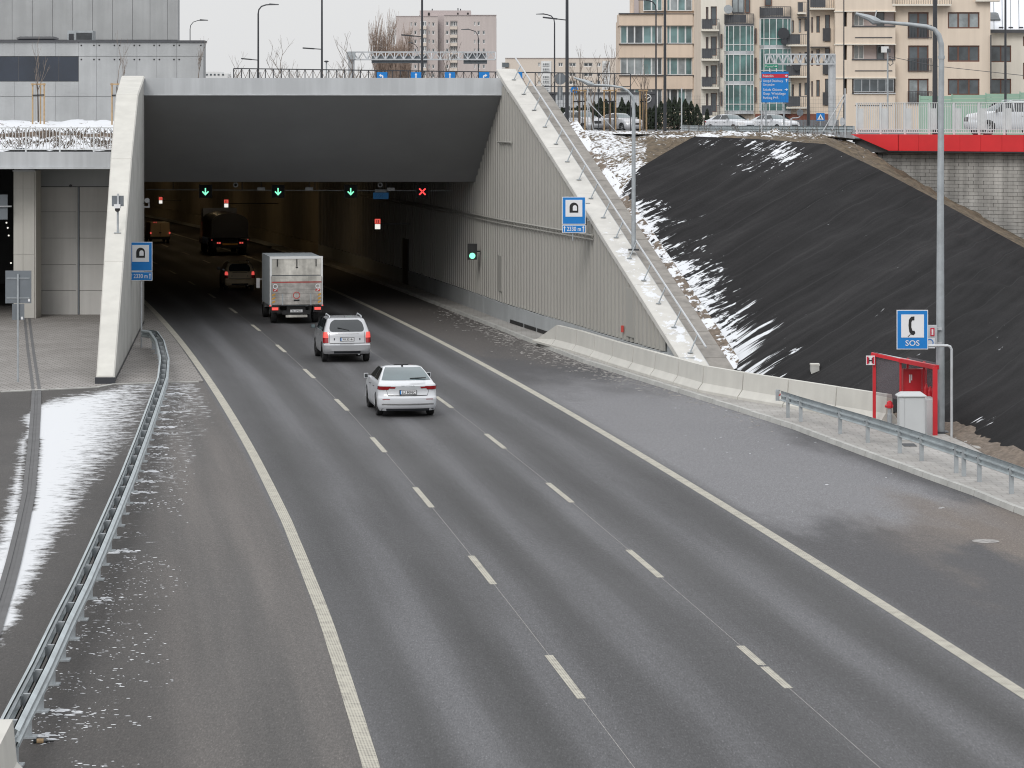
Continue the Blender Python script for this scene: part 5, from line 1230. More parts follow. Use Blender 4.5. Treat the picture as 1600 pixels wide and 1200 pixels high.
for px, py, lab in ((408, 295, 'grey radar box hanging left of the middle green arrow'), (483, 295, 'pale radar box hanging between two green arrows'), (611, 295.5, 'grey radar box hanging right of the SOS sign')):
    c_ = at(px, py, 150.6); r_ = thing('radar_box', c_, lab, 'detector', 'radar boxes under the tunnel ceiling'); bx('box', 'galv_light', r_, c_.x - .18, c_.x + .18, 150.5, 150.75, c_.z - .08, c_.z + .07); MB().bar((c_.x, 150.65, c_.z + .06), (c_.x, 150.65, SZ + .05), .04).build('hanger', 'dark_post', r_)
c_ = at(595, 306, 151); r_ = thing('hanging_sos_sign', c_, 'dark blue SOS sign hanging from the tunnel ceiling', 'sign')
bx('board', 'sos_blue', r_, PX(583, 151), PX(607, 151), 151, 151.06, PZ(311, 151), PZ(301, 151)); MB().text('SOS', c_.x, 150.99, PZ(306, 151), .17, width=.34).build('lettering', 'sign_blue', r_); bx('top_box', 'galv', r_, PX(586, 151), PX(604, 151), 151, 151.2, PZ(300.5, 151), PZ(296, 151)); MB().bar((c_.x, 151.1, PZ(296, 151)), (c_.x, 151.1, SZ + .05), .05).build('hanger', 'dark_post', r_)
for px, py, D_, s_, lab in ((590, 350, 163, 1, 'lit red and white emergency sign on the tunnel wall, nearest one'), (353.5, 318, 215, .8, 'lit emergency sign on the tunnel wall above the dark lorry'), (251, 313, 262, .7, 'farthest lit emergency sign on the tunnel wall')):
    c_ = at(px, py, D_); r_ = thing('emergency_light', c_, lab, 'sign', 'lit emergency signs on the tunnel wall'); h = .27
    bx('housing', 'black', r_, c_.x - .2, c_.x + .2, D_ + .01, D_ + .15, c_.z - h - .03, c_.z + h + .03)
    bx('red_panel', 'light_red', r_, c_.x - .15, c_.x + .15, D_ - .005, D_ + .01, c_.z + .02, c_.z + h); bx('white_panel', 'light_white', r_, c_.x - .14, c_.x + .14, D_ - .005, D_ + .01, c_.z - h, c_.z - .01)
    for q in (-.045, .045): bx('symbol', 'sign_red', r_, c_.x + q - .018, c_.x + q + .018, D_ - .012, D_ - .005, c_.z + .05, c_.z + h - .06)
    a = road(D_ + 2, 4.47); MB().bar((c_.x, D_ + .12, c_.z), (a.x, D_ + .12, c_.z), .05).build('bracket', 'dark_post', r_)
    if py == 318: bx('green_panel', 'signal_green', r_, c_.x - .12, c_.x + .12, D_ - .005, D_ + .01, c_.z - h - .34, c_.z - h - .12)
c_ = at(738, 393, 143.3); r_ = thing('traffic_light', c_, 'green traffic light on the right wall inside the tunnel mouth', 'traffic signal')
MB().box(c_.x - .22, c_.x + .22, 143.3, 143.5, c_.z - .38, c_.z + .36).build('housing', 'black', r_)
MB().disc(c_.x, 143.285, c_.z - .2, .14, .012, 20).build('green_lens', 'signal_green', r_); MB().disc(c_.x, 143.285, c_.z + .15, .13, .012, 18).build('dark_lens', 'tunnel_dark', r_); MB().bar((c_.x, 143.4, c_.z), (wall(143.6)[0], 143.6, c_.z), .06).build('bracket', 'dark_post', r_)
# dim sodium fittings under the ceiling
ords = ['first', 'second', 'third', 'fourth', 'fifth', 'sixth', 'seventh', 'eighth']
for k, d in enumerate(range(184, 325, 18)):
    p = road(d, -1.0, SZ - .12); r_ = thing('ceiling_lamp', p, f'dim sodium ceiling lamp in the tunnel, {ords[k%8]} from the mouth', 'lamp', 'dim lamps under the tunnel ceiling')
    bx('housing', 'dark_post', r_, p.x - .16, p.x + .16, p.y - .5, p.y + .5, p.z + .02, SZ); bx('lens', 'sodium', r_, p.x - .1, p.x + .1, p.y - .4, p.y + .4, p.z, p.z + .02)
# ================================================================== STREET LEVEL: red bridge, houses, masts, trees, parked cars
# red footway edge over the block wall
BA, BB = Vector((14.83, 133.3, 0)), Vector((25.9, 124.6, 0)); bt_ = (BB - BA).normalized(); bn = Vector((bt_.y, -bt_.x, 0))
if bn.y > 0: bn = -bn
blen = (BB - BA).length
def BP(s, o=0, z=0): q = BA + bt_ * s + bn * o; return Vector((q.x, q.y, z))
def bslab(mb, s0, s1, o0, o1, z0, z1, zs=None):
    a, b_, c_, d_ = BP(s0, o1), BP(s1, o1), BP(s1, o0), BP(s0, o0)
    return mb.hexa([a + zz(z0), b_ + zz(z0), c_ + zz(z0), d_ + zz(z0), a + zz(z1), b_ + zz(z1), c_ + zz(z1), d_ + zz(z1)])
br = thing('bridge_edge', BP(6, 0, 7.75), 'bright red panelled bridge edge above the grey block wall', 'bridge')
GT, GB = 8.48, 7.78
mb = MB(); a, b_ = BP(0, .02, GT), BP(2.2, .02, GT)
mb.add([BP(0, .0, GT), BP(2.36, 0, GT), BP(2.36, 0, GB), BP(1.9, 0, GB), BP(0, .3, GT), BP(2.36, .3, GT), BP(2.36, .3, GB), BP(1.9, .3, GB)], [(0, 1, 2, 3), (4, 7, 6, 5), (0, 4, 5, 1), (2, 6, 7, 3), (0, 3, 7, 4)]); mb.build('edge_panel', 'red_girder', br)
s_ = 2.38
while s_ < blen: bslab(MB(), s_, min(blen, s_ + 1.0) - .012, 0, .28 + random.uniform(0, .006), GB, GT).build('edge_panel', 'red_girder', br); s_ += 1.0
bslab(MB(), 0, blen, -8, -.02, 7.7, 8.30).build('deck', 'street_asphalt', br); bslab(MB(), 1.9, blen, -.0, .26, GB - .06, GB - .005).build('underside_lip', 'dark_post', br)
# block wall below, every row of blocks real
bw = thing('block_wall', BP(6, -.35, 3), 'weathered grey block retaining wall under the red bridge edge', 'wall')
mb = MB(); rng = random.Random(4)
rows_ = [7.76 - .155 * k for k in range(36)]
near = []
for k, zt in enumerate(rows_):
    s_ = 1.0 - (.25 if k % 2 else 0)
    while s_ < blen:
        o0 = -.30 + rng.uniform(-.012, .012); bslab(mb, s_ + .008, s_ + .46, o0 - .2, o0, zt - .142, zt); s_ += .47
mb.build('blocks', 'block_stone', bw, kind='stuff'); bslab(MB(), .8, blen, -.6, -.34, 2, 7.76).build('joint_core', 'dark_post', bw)
# railing with bar panels
rr = thing('bridge_railing', BP(6, .1, 8.5), 'tall light grey bar railing along the red bridge edge', 'railing')
RZ0, RZ1 = GT + .06, GT + 1.36
bslab(MB(), .1, blen, .06, .14, RZ1 - .03, RZ1).build('top_rail', 'rail_grey', rr); bslab(MB(), .1, blen, .08, .12, RZ0, RZ0 + .04).build('bottom_rail', 'rail_grey', rr); bslab(MB(), .1, blen, .085, .115, RZ0 + .14, RZ0 + .17).build('bottom_rail', 'rail_grey', rr)
pst = None; nb = 0
s_ = .2; k = 0
while s_ < blen - .3:
    bslab(MB(), s_ - .04, s_ + .04, .06, .14, GT - .01, RZ1 - .03).build('post', 'rail_grey', rr)
    j = s_ + .12; b2 = MB()
    while j < s_ + 1.12: bslab(b2, j - .016, j + .016, .09, .11, RZ0 + .04, RZ1 - .03); j += .11
    b2.build('bar_panel', 'rail_grey', rr)
    bslab(MB(), s_ + .04, s_ + .3, .09, .10, RZ0 + .18, RZ1 - .25).build('infill_plate', 'rail_grey', rr)
    s_ += 1.2; k += 1

# ---- facade helpers (photo-measured, built at their own depth)
def facade(root, mat, x0, x1, y0, y1, D, openings=(), rev=.22, name='wall'):
    X = sorted({x0, x1} | {v_ for o_ in openings for v_ in o_[:2]}); Y = sorted({y0, y1} | {v_ for o_ in openings for v_ in o_[2:4]})
    mb = MB(); P = lambda x, y, k=0: (PX(x, D), D + k, PZ(y, D))
    for a, b_ in zip(X, X[1:]):
        for c_, d_ in zip(Y, Y[1:]):
            mx, my = (a + b_) / 2, (c_ + d_) / 2
            if any(o_[0] < mx < o_[1] and o_[2] < my < o_[3] for o_ in openings): continue
            mb.quad(P(a, d_), P(b_, d_), P(b_, c_), P(a, c_))
    for o_ in openings:
        a, b_, c_, d_ = o_[:4]
        mb.quad(P(a, c_), P(b_, c_), P(b_, c_, rev), P(a, c_, rev)); mb.quad(P(a, d_), P(a, d_, rev), P(b_, d_, rev), P(b_, d_)); mb.quad(P(a, c_), P(a, c_, rev), P(a, d_, rev), P(a, d_)); mb.quad(P(b_, c_), P(b_, d_), P(b_, d_, rev), P(b_, c_, rev))
    return mb.build(name, mat, root)
def window(root, x0, x1, y0, y1, D, frame='white_frame', glass='win_dark', mul=1, tr=0, th=.07, inset=.14, name='window'):
    y = D + inset; X0, X1, Z0, Z1 = PX(x0, D), PX(x1, D), PZ(y1, D), PZ(y0, D); mb = MB()
    mb.box(X0, X0 + th, y, y + .06, Z0, Z1).box(X1 - th, X1, y, y + .06, Z0, Z1).box(X0 + th, X1 - th, y, y + .06, Z0, Z0 + th).box(X0 + th, X1 - th, y, y + .06, Z1 - th, Z1)
    for k in range(1, mul + 1): q = lerp(X0, X1, k / (mul + 1)); mb.box(q - th * .6, q + th * .6, y, y + .06, Z0 + th, Z1 - th)
    if tr: q = lerp(Z1, Z0, tr); mb.box(X0 + th, X1 - th, y + .005, y + .055, q - th * .5, q + th * .5)
    wn = mb.build(name, frame, root)
    bx('pane', glass, wn, X0 + th * .5, X1 - th * .5, y + .03, y + .045, Z0 + th * .5, Z1 - th * .5); return wn
def core(root, mat, x0, x1, y0, D, dep, base=UZ - .3, name='core'): bx(name, mat, root, PX(x0, D), PX(x1, D), D + .25, D + dep, base, PZ(y0, D) - .02)
def railing(root, x0, x1, D, z0, h, mat='balcony_dark', n_=8, solid=True, name='balcony_railing'):
    mb = MB(); mb.box(x0, x1, D - .03, D + .03, z0 + h - .05, z0 + h); mb.box(x0, x1, D - .02, D + .02, z0 + .05, z0 + .1)
    for k in range(n_ + 1): q = lerp(x0, x1, k / n_); mb.box(q - .02, q + .02, D - .015, D + .015, z0, z0 + h)
    o_ = mb.build(name, 'dark_frame', root)
    if solid: bx('railing_sheet', mat, o_, x0 + .03, x1 - .03, D + .03, D + .05, z0 + .1, z0 + h - .08)
    return o_

# ---- tower block far behind the portal
D = 600.0; tb = thing('tower_block', (PX(697, D), D, UZ), 'tall pinkish slab tower block far behind the portal', 'building')
op = []
for y in (35, 48, 62, 76, 101, 115): op += [(641.5, 644, y, y + 6), (647, 651, y, y + 6), (669.5, 672, y, y + 6), (675, 679, y, y + 6)]
facade(tb, 'plaster_pink', 619, 684, 25.5, 122, D, op, .4)
for o_ in op: window(tb, *o_, D, mul=0, th=.12)
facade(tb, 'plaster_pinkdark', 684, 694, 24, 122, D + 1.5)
op2 = []
for y in (34, 48, 62, 76, 101): op2 += [(696.5, 701, y, y + 6), (740.5, 743, y, y + 6), (746, 750, y, y + 6), (754, 758, y, y + 6)] if y != 34 else [(696.5, 701, y, y + 6), (740.5, 743, y, y + 6), (746, 750, y, y + 6)]
op2 += [(703, 715, 32, 122)]
facade(tb, 'plaster_pink', 694, 775.5, 24, 122, D - .5, op2, .4)
for o_ in op2[:-1]: window(tb, *o_, D - .5, mul=0, th=.12)
for y in range(33, 122, 13):
    window(tb, 703.5, 714.5, y, y + 8, D, mul=3, th=.12, glass='win_dark'); bx('balcony', 'block_wall_far', tb, PX(703.3, D), PX(714.7, D), D - .7, D - .1, PZ(y + 13, D), PZ(y + 8.5, D))
    window(tb, 657, 666, y, y + 8, D - 1.2, mul=2, th=.12); bx('balcony', 'block_wall_far', tb, PX(656, D), PX(666.5, D), D - 1.3, D - .05, PZ(y + 13, D), PZ(y + 8.5, D))
core(tb, 'plaster_pink', 619.2, 775.2, 26, D + 1.6, 14)
bx('roof_house', 'plaster_pinkdark', tb, PX(655, D), PX(735, D), D + 3, D + 12, PZ(26, D), PZ(15.5, D))
for x0, x1 in ((668, 671), (714, 716), (729.5, 732)): bx('roof_hatch', 'black', tb, PX(x0, D), PX(x1, D), D + 2.9, D + 3, PZ(23.5, D), PZ(19, D))
for x, y in ((674.5, 12.5), (715, 11.5), (719, 12.5), (655, 22.5), (738.5, 22.5)): bx('vent', 'dark_post', tb, PX(x - .8, D), PX(x + .8, D), D + 4, D + 4.4, PZ(25, D), PZ(y, D))
bx('roof_edge', 'plaster_pinkdark', tb, PX(618.5, D), PX(684, D), D - .1, D + .2, PZ(25.8, D), PZ(24.8, D)); bx('roof_edge', 'plaster_pinkdark', tb, PX(694, D), PX(776, D), D - .65, D - .3, PZ(24.3, D), PZ(23.2, D))
# ---- lower block
D = 470.0; mbk = thing('apartment_block', (PX(880, D), D, UZ), 'long low beige apartment block behind the dealership', 'building')
op = []
for y in (98, 113.5, 126, 138.5):
    op += [(840.5, 844.5, y, y + 6), (872.5, 879.5, y, y + 6), (889, 900, y, y + 6), (912, 926, y, y + 6), (932.5, 938.5, y, y + 6)]
op = [o_ for o_ in op]
facade(mbk, 'block_wall_far', 789.5, 970, 91, 175, D, op, .3)
for o_ in op: window(mbk, *o_, D, mul=1, th=.1, glass='win_dark')
for x0, x1 in ((845.5, 861.5), (941, 953)):
    bx('stair_panel', 'white_frame', mbk, PX(x0, D), PX(x1, D), D - .12, D - .01, PZ(170, D), PZ(95.5, D))
    for y in (98, 106, 118, 125, 132, 139): window(mbk, x0 + 2.4, x1 - 3.4, y, y + 5.4, D - .35, mul=2, th=.1, inset=.1, glass='win_dark')
core(mbk, 'block_wall_far', 789.8, 969, 92, D, 12); bx('roof_edge', 'plaster_pinkdark', mbk, PX(789, D), PX(970, D), D - .1, D + .2, PZ(91.3, D), PZ(90.3, D))
bx('corner_balcony', 'white_frame', mbk, PX(783.8, D), PX(790, D), D + 1, D + 4, PZ(150, D), PZ(97, D)); 
for y in (98, 113): bx('corner_glazing', 'win_dark', mbk, PX(784.6, D), PX(795, D), D - .25, D - .05, PZ(y + 7, D), PZ(y, D))
D = 900; wl = thing('white_block', (PX(343, D), D, UZ), 'tiny distant white block between the service building and the lamp posts', 'building')
for x0, x1, y0 in ((320, 345, 112), (345, 356, 115), (386, 404, 112)): bx('wall', 'white_frame', wl, PX(x0, D), PX(x1, D), D, D + 10, UZ, PZ(y0, D))
for x in (322, 328, 334, 340, 347): bx('window', 'win_dark', wl, PX(x, D), PX(x + 3, D), D - .1, D, PZ(118, D), PZ(115.3, D))

# ---- dealership
D = 290.0; dl_ = thing('car_dealership', (PX(905, D), D, UZ), 'low dealership hall with dark ends, pale panels and winged round emblems', 'building')
bx('dark_end', 'dark_frame', dl_, PX(822, D), PX(868, D), D, D + 12, UZ - .2, PZ(144, D)); bx('pale_band', 'galv_light', dl_, PX(868, D), PX(1001, D), D + .05, D + 12, PZ(168, D), PZ(147, D)); bx('glass_front', 'win_dark', dl_, PX(868, D), PX(1001, D), D + .6, D + 1, UZ - .2, PZ(168, D))
bx('roof_edge', 'dark_frame', dl_, PX(822, D), PX(1025, D), D - .1, D + 12, PZ(147, D), PZ(144, D)); bx('dark_end', 'dark_frame', dl_, PX(1001, D), PX(1024, D), D - .02, D + 12, UZ - .2, PZ(143, D))
for x in (865, 872, 880, 893): bx('panel_joint', 'dark_frame', dl_, PX(x, D), PX(x + .5, D), D + .02, D + .05, PZ(167, D), PZ(147.5, D))
for cx_, cy_ in ((846.5, 153), (1011, 153.5)):
    X_, Z_ = PX(cx_, D), PZ(cy_, D); MB().disc(X_, D - .14, Z_, .40, .04, 28, .33).build('emblem_ring', 'white_frame', dl_)
    MB().poly([(X_ - .33, Z_ + .14), (X_ - .13, Z_ + .12), (X_, Z_ - .04), (X_ + .13, Z_ + .12), (X_ + .33, Z_ + .14), (X_ + .2, Z_ + .04), (X_ + .02, Z_ - .12), (X_ - .02, Z_ - .12), (X_ - .2, Z_ + .04)], D - .14, .04).build('emblem_wings', 'white_frame', dl_)
MB().text('Mazda', PX(847, D), D - .12, PZ(162, D), .22, width=.95).build('lettering', 'white_frame', dl_); MB().text('Ursynów', PX(917, D), D - .06, PZ(162, D), .25, width=1.4).build('lettering', 'white_frame', dl_)

# ---- cream office
D = 318.0; of = thing('office_building', (PX(1030, D), D, UZ), 'cream office building with horizontal teal window bands', 'building')
bands = [(40, 68), (90, 117), (139, 172)]
for y0, y1 in ((21.5, 40), (68.5, 90), (117.5, 139), (172, 206)):
    bx('spandrel', 'plaster_office', of, PX(967, D), PX(1036, D), D - .25, D + 6, PZ(y1, D), PZ(y0, D)); bx('spandrel', 'plaster_office', of, PX(1036.2, D), PX(1082, D), D - .40, D + 6, PZ(y1, D), PZ(y0, D)); bx('spandrel', 'plaster_office', of, PX(1082, D), PX(1096.5, D), D - .2, D + 6, PZ(y1, D), PZ(y0 - 1, D))
    if y0 < 150: bx('sill', 'dark_frame', of, PX(966.6, D), PX(1096, D), D - .46, D, PZ(y0 + .7, D), PZ(y0 - .3, D))
xs = [969.5, 980, 991.5, 1005, 1018, 1027, 1034.5]; xr = [1042, 1047, 1059, 1071, 1081.5]; xq = [1084.5, 1090, 1094]
for y0, y1 in bands + [(-12, 17)]:
    for grp in (xs, xr, xq):
        for a, b_ in zip(grp, grp[1:]):
            if y0 < 0 and b_ < 1012: continue
            window(of, a, b_, y0, y1, D, 'white_frame', random.choice(('win_teal', 'win_teal', 'win_dark', 'win_curtain')), 0, 0, .075, .02)
    bx('pier', 'plaster_office', of, PX(1034.6, D), PX(1042, D), D - .18, D + 3, PZ(y1, D), PZ(y0, D)); bx('pier', 'plaster_office', of, PX(1081.6, D), PX(1084.4, D), D - .18, D + 3, PZ(y1, D), PZ(y0, D))
core(of, 'plaster_office', 968.5, 1096, 30, D, 12); bx('upper_storey', 'plaster_office', of, PX(989, D), PX(1096, D), D + .3, D + 9, PZ(24, D), PZ(-15, D)); bx('upper_pier', 'plaster_pinkdark', of, PX(991, D), PX(998, D), D - .1, D + .3, PZ(21, D), PZ(-14, D)); bx('roof_strip', 'dark_frame', of, PX(966.6, D), PX(1036, D), D - .3, D + .3, PZ(21.8, D), PZ(20.4, D))
bx('downpipe', 'dark_frame', of, PX(1092.6, D), PX(1094.2, D), D - .5, D - .35, UZ, PZ(-12, D))

# ---- apartment house with glazed bays and balconies
D = 292.0; ap = thing('apartment_house', (PX(1330, D), D, UZ), 'large cream apartment house with glazed round bays and dark balconies', 'building')
def balc(x0, x1, ys, D, ht=9.5, dep=1.1, solid=True, xs0=None):
    b_ = MB(); b_.box(PX(x0, D), PX(x1, D), D - dep, D, PZ(ys + 2.6, D), PZ(ys, D)); o_ = b_.build('balcony', 'plaster_light', ap)
    z0 = PZ(ys, D); h = 1.0
    mb = MB(); X0, X1 = PX(x0, D), PX(x1, D); y_ = D - dep + .04
    mb.box(X0, X1, y_ - .02, y_ + .03, z0 + h - .05, z0 + h)
    n_ = max(4, int((X1 - X0) / .16))
    for k in range(n_ + 1): q = lerp(X0, X1, k / n_); mb.box(q - .016, q + .016, y_, y_ + .02, z0, z0 + h)
    mb.build('balcony_railing', 'dark_frame', o_)
    if solid: bx('railing_sheet', 'balcony_dark', o_, X0 + .03, X0 + (X1 - X0) * .62, y_ + .03, y_ + .05, z0 + .06, z0 + h - .06)
# left stair of balconies
op = []
for y in (10, 57, 102, 145): op += [(1103, 1107, y + 1, y + 27), (1110.5, 1120, y, y + 30)]
facade(ap, 'plaster_light', 1095, 1134, -12, 206, D, op, .25)
for o_ in op: window(ap, *o_, D, 'brown_frame', 'win_dark', 0)
for y in (46.5, 92.5, 136.5, 181): balc(1095.5, 1122.5, y, D)
op = [(1126, 1129, y, y + 22) for y in (53, 98, 143)]
for o_ in op: window(ap, *o_, D - .3, 'brown_frame', 'win_dark', 0, th=.05)
bx('downpipe', 'dark_frame', ap, PX(1122.4, D), PX(1123.8, D), D - .35, D - .2, UZ, PZ(35, D))
# glazed bays
def bay(x0, x1, yt, yb, D, st):
    X0, X1 = PX(x0, D), PX(x1, D); cxm = (X0 + X1) / 2; r = (X1 - X0) / 2; n_ = 7
    prf = [(-r, .0)] + [(r * math.sin(lerp(-78, 55, k / 5) * math.pi / 180) * .97, -r * .62 * math.cos(lerp(-78, 55, k / 5) * math.pi / 180)) for k in range(6)] + [(r, -r * .30), (r, 0)]
    for fl in range(len(st) - 1):
        zt, zb = PZ(st[fl], D), PZ(st[fl + 1], D)
        band = MB(); fr_ = MB()
        for (a, ya), (b_, yb_) in zip(prf, prf[1:]):
            band.quad((cxm + a, D + ya - .03, zb), (cxm + b_, D + yb_ - .03, zb), (cxm + b_, D + yb_ - .03, zb + .32), (cxm + a, D + ya - .03, zb + .32))
            fr_.bar((cxm + a, D + ya - .04, zb + .3), (cxm + a, D + ya - .04, zt), .07); zm_ = lerp(zb, zt, .33); fr_.bar((cxm + a, D + ya - .04, zm_), (cxm + b_, D + yb_ - .04, zm_), .06); fr_.bar((cxm + a, D + ya - .04, zt - .03), (cxm + b_, D + yb_ - .04, zt - .03), .06)
        band.build('bay_band', 'galv_light', ap); f_ = fr_.build('bay_frame', 'white_frame', ap)
        for (a, ya), (b_, yb_) in zip(prf, prf[1:]): MB().quad((cxm + a, D + ya, zb + .3), (cxm + b_, D + yb_, zb + .3), (cxm + b_, D + yb_, zt), (cxm + a, D + ya, zt)).build('bay_pane', 'win_bay', f_)
    mb = MB(); zt = PZ(st[0], D); mb.add([(cxm + a, D + y_ - .1, zt) for a, y_ in prf] + [(cxm + a, D + y_ - .1, zt + .18) for a, y_ in prf], [(k, k + 1, k + 1 + len(prf), k + len(prf)) for k in range(len(prf) - 1)] + [tuple(range(len(prf), 2 * len(prf)))]); mb.build('bay_roof', 'balcony_dark', ap)
    rb = MB()
    for k in range(len(prf) - 1):
        (a, ya), (b_, yb_) = prf[k], prf[k + 1]; rb.bar((cxm + a, D + ya - .05, zt + 1.1), (cxm + b_, D + yb_ - .05, zt + 1.1), .05)
        for q in (0, .33, .66): xx, yy = lerp(a, b_, q), lerp(ya, yb_, q); rb.bar((cxm + xx, D + yy - .05, zt + .15), (cxm + xx, D + yy - .05, zt + 1.1), .035)
    o_ = rb.build('roof_terrace_railing', 'dark_frame', ap)
    for (a, ya), (b_, yb_) in list(zip(prf, prf[1:]))[1:5]: MB().quad((cxm + a, D + ya - .02, zt + .25), (cxm + b_, D + yb_ - .02, zt + .25), (cxm + b_, D + yb_ - .02, zt + 1.02), (cxm + a, D + ya - .02, zt + 1.02)).build('railing_sheet', 'balcony_dark', o_)
facade(ap, 'plaster_cream', 1134, 1236, -12, 206, D + .02)
bay(1132, 1177, 40, 180, D, [40, 85, 132, 178]); bay(1187, 1235, 29, 182, D, [29, 76, 127, 178])
for y in (44, 90, 136): window(ap, 1179.5, 1182.5, y, y + 24, D - .3, 'brown_frame', 'win_dark', 0, th=.05)
window(ap, 1144, 1163, -4, 20, D - .3, 'dark_frame', 'win_curtain', 1); window(ap, 1164.5, 1172, -6, 20, D - .3, 'brown_frame', 'win_dark', 0); window(ap, 1195, 1206, -8, 9, D - .3, 'brown_frame', 'win_dark', 0)
for cx_, cy_, s2_ in ((1136.5, 15, .45), ): MB().disc(PX(cx_, D), D - 1.2, PZ(cy_, D), .42, .08, 16).build('satellite_dish', 'galv', ap)
# middle wall with narrow windows, juliet balconies and side balconies
op = []
for y in (29, 81, 129): op += [(1237, 1240.5, y + 3, y + 22), (1248, 1252, y + 1, y + 22), (1257, 1262, y, y + 20), (1267.5, 1270.5, y - 2, y + 22), (1275.5, 1281, y - 4, y + 22), (1289, 1297, y - 6, y + 36)]
facade(ap, 'plaster_cream', 1236, 1305, -12, 206, D - .05, op, .25)
for o_ in op: window(ap, *o_, D - .05, 'brown_frame', random.choice(('win_dark', 'win_dark', 'win_curtain')), 0, th=.05)
for y in (29, 81, 129): railing(ap, PX(1285.5, D), PX(1297, D), D - .2, PZ(y + 35.5, D), 1.25, n_=8)
for y in (70, 119, 167): balc(1227, 1262, y, D - .05)
balc(1264, 1303, 13, D - .05); balc(1245, 1258, 20, D - .02)
for x0, y0, r_ in ((1222, 53, .55), (1223, 66, .3), (1243, 105, .35)): MB().disc(PX(x0, D), D - 1.5, PZ(y0, D), r_, .08, 18).build('satellite_dish', 'dark_post', ap)
bx('awning', 'dark_frame', ap, PX(1246, D), PX(1262, D), D - 1.2, D - .1, PZ(28, D), PZ(26.6, D)); bx('awning', 'dark_frame', ap, PX(1266, D), PX(1296, D), D - .8, D - .1, PZ(74.5, D), PZ(73, D)); bx('brick_base', 'brick_red', ap, PX(1180, D), PX(1305, D), D - .12, D - .052, UZ - .2, PZ(178, D))
# projecting block of loggias
LD = D - 1.6
for y0, y1 in ((-12, 18), (41.5, 69.5), (93.5, 122), (146.5, 206)):
    bx('loggia_wall', 'plaster_cream', ap, PX(1305, LD), PX(1399, LD), LD, LD + 1.5, PZ(y1, LD), PZ(y0, LD)); bx('loggia_lip', 'plaster_light', ap, PX(1303, LD), PX(1400, LD), LD - .1, LD + .0, PZ(y1 + .6, LD), PZ(y1 - 1, LD))
    if y0 > 0: bx('dark_strip', 'dark_frame', ap, PX(1336, LD), PX(1394, LD), LD - .06, LD - .01, PZ(y0 + 17.6, LD), PZ(y0 + 16.4, LD)) if y0 < 140 else bx('dark_strip', 'dark_frame', ap, PX(1336, LD), PX(1394, LD), LD - .06, LD - .01, PZ(165, LD), PZ(164, LD)); bx('loggia_rail', 'dark_frame', ap, PX(1331, LD), PX(1399, LD), LD - .12, LD - .02, PZ(y0 + .2, LD), PZ(y0 - 1.4, LD))  # thin dark strip laid on each loggia wall, rail on top
for y0, y1 in ((18, 41.5), (69.5, 93.5), (122, 146.5)):
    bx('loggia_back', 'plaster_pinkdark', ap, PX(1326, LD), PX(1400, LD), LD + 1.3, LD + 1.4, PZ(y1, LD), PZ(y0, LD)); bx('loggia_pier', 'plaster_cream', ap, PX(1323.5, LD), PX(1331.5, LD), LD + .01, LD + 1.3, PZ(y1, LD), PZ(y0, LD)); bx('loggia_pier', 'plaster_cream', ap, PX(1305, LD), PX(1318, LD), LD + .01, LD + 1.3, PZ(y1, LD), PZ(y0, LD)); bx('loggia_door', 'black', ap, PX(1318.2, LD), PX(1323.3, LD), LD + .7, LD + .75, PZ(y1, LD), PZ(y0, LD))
    window(ap, 1334, 1350, y0 + 1, y1 - 1, LD + 1.1, 'white_frame', 'win_curtain', 1); window(ap, 1370, 1382, y0 + 1, y1, LD + 1.1, 'dark_frame', 'win_dark', 0)
window(ap, 1334, 1397, 123.5, 143.5, LD, 'galv_light', 'win_dark', 4, th=.05, inset=.05); bx('snow_sill', 'snow', ap, PX(1334, LD), PX(1399, LD), LD - .16, LD - .02, PZ(146.4, LD), PZ(145.1, LD))
bx('air_conditioner', 'white_frame', ap, PX(1377, LD), PX(1388.5, LD), LD - .05, LD + .3, PZ(82, LD), PZ(72.5, LD))
op = []
for y in (19, 71, 123): op += [(1419, 1451, y, y + (41 if y < 100 else 39)), (1481, 1530.5, y, y + 25.5)]
facade(ap, 'plaster_cream', 1399, 1545, -12, 206, D - .6, op, .22)
for o_ in op: window(ap, *o_, D - .6, 'brown_frame', 'win_curtain' if (o_[2] + o_[0]) % 3 < 1 else 'win_dark', 1 if o_[0] < 1430 else 2, th=.13)
for y in (60, 112, 163): railing(ap, PX(1417, D), PX(1454, D), D - .75, PZ(y, D), 1.25, n_=16, solid=False)
balc(1392, 1484, 7, D - .6, solid=False); core(ap, 'plaster_cream', 1096, 1544, -10, D, 12); bx('side_edge', 'plaster_cream', ap, PX(1540, D), PX(1546, D), D - .58, D + 9, UZ, PZ(-12, D)); bx('eave', 'plaster_light', ap, PX(1522, D), PX(1560, D), D - 1.2, D, PZ(3, D), PZ(-2, D)); bx('downpipe', 'dark_frame', ap, PX(1545.2, D), PX(1547, D), D - .9, D - .7, UZ, PZ(55, D))
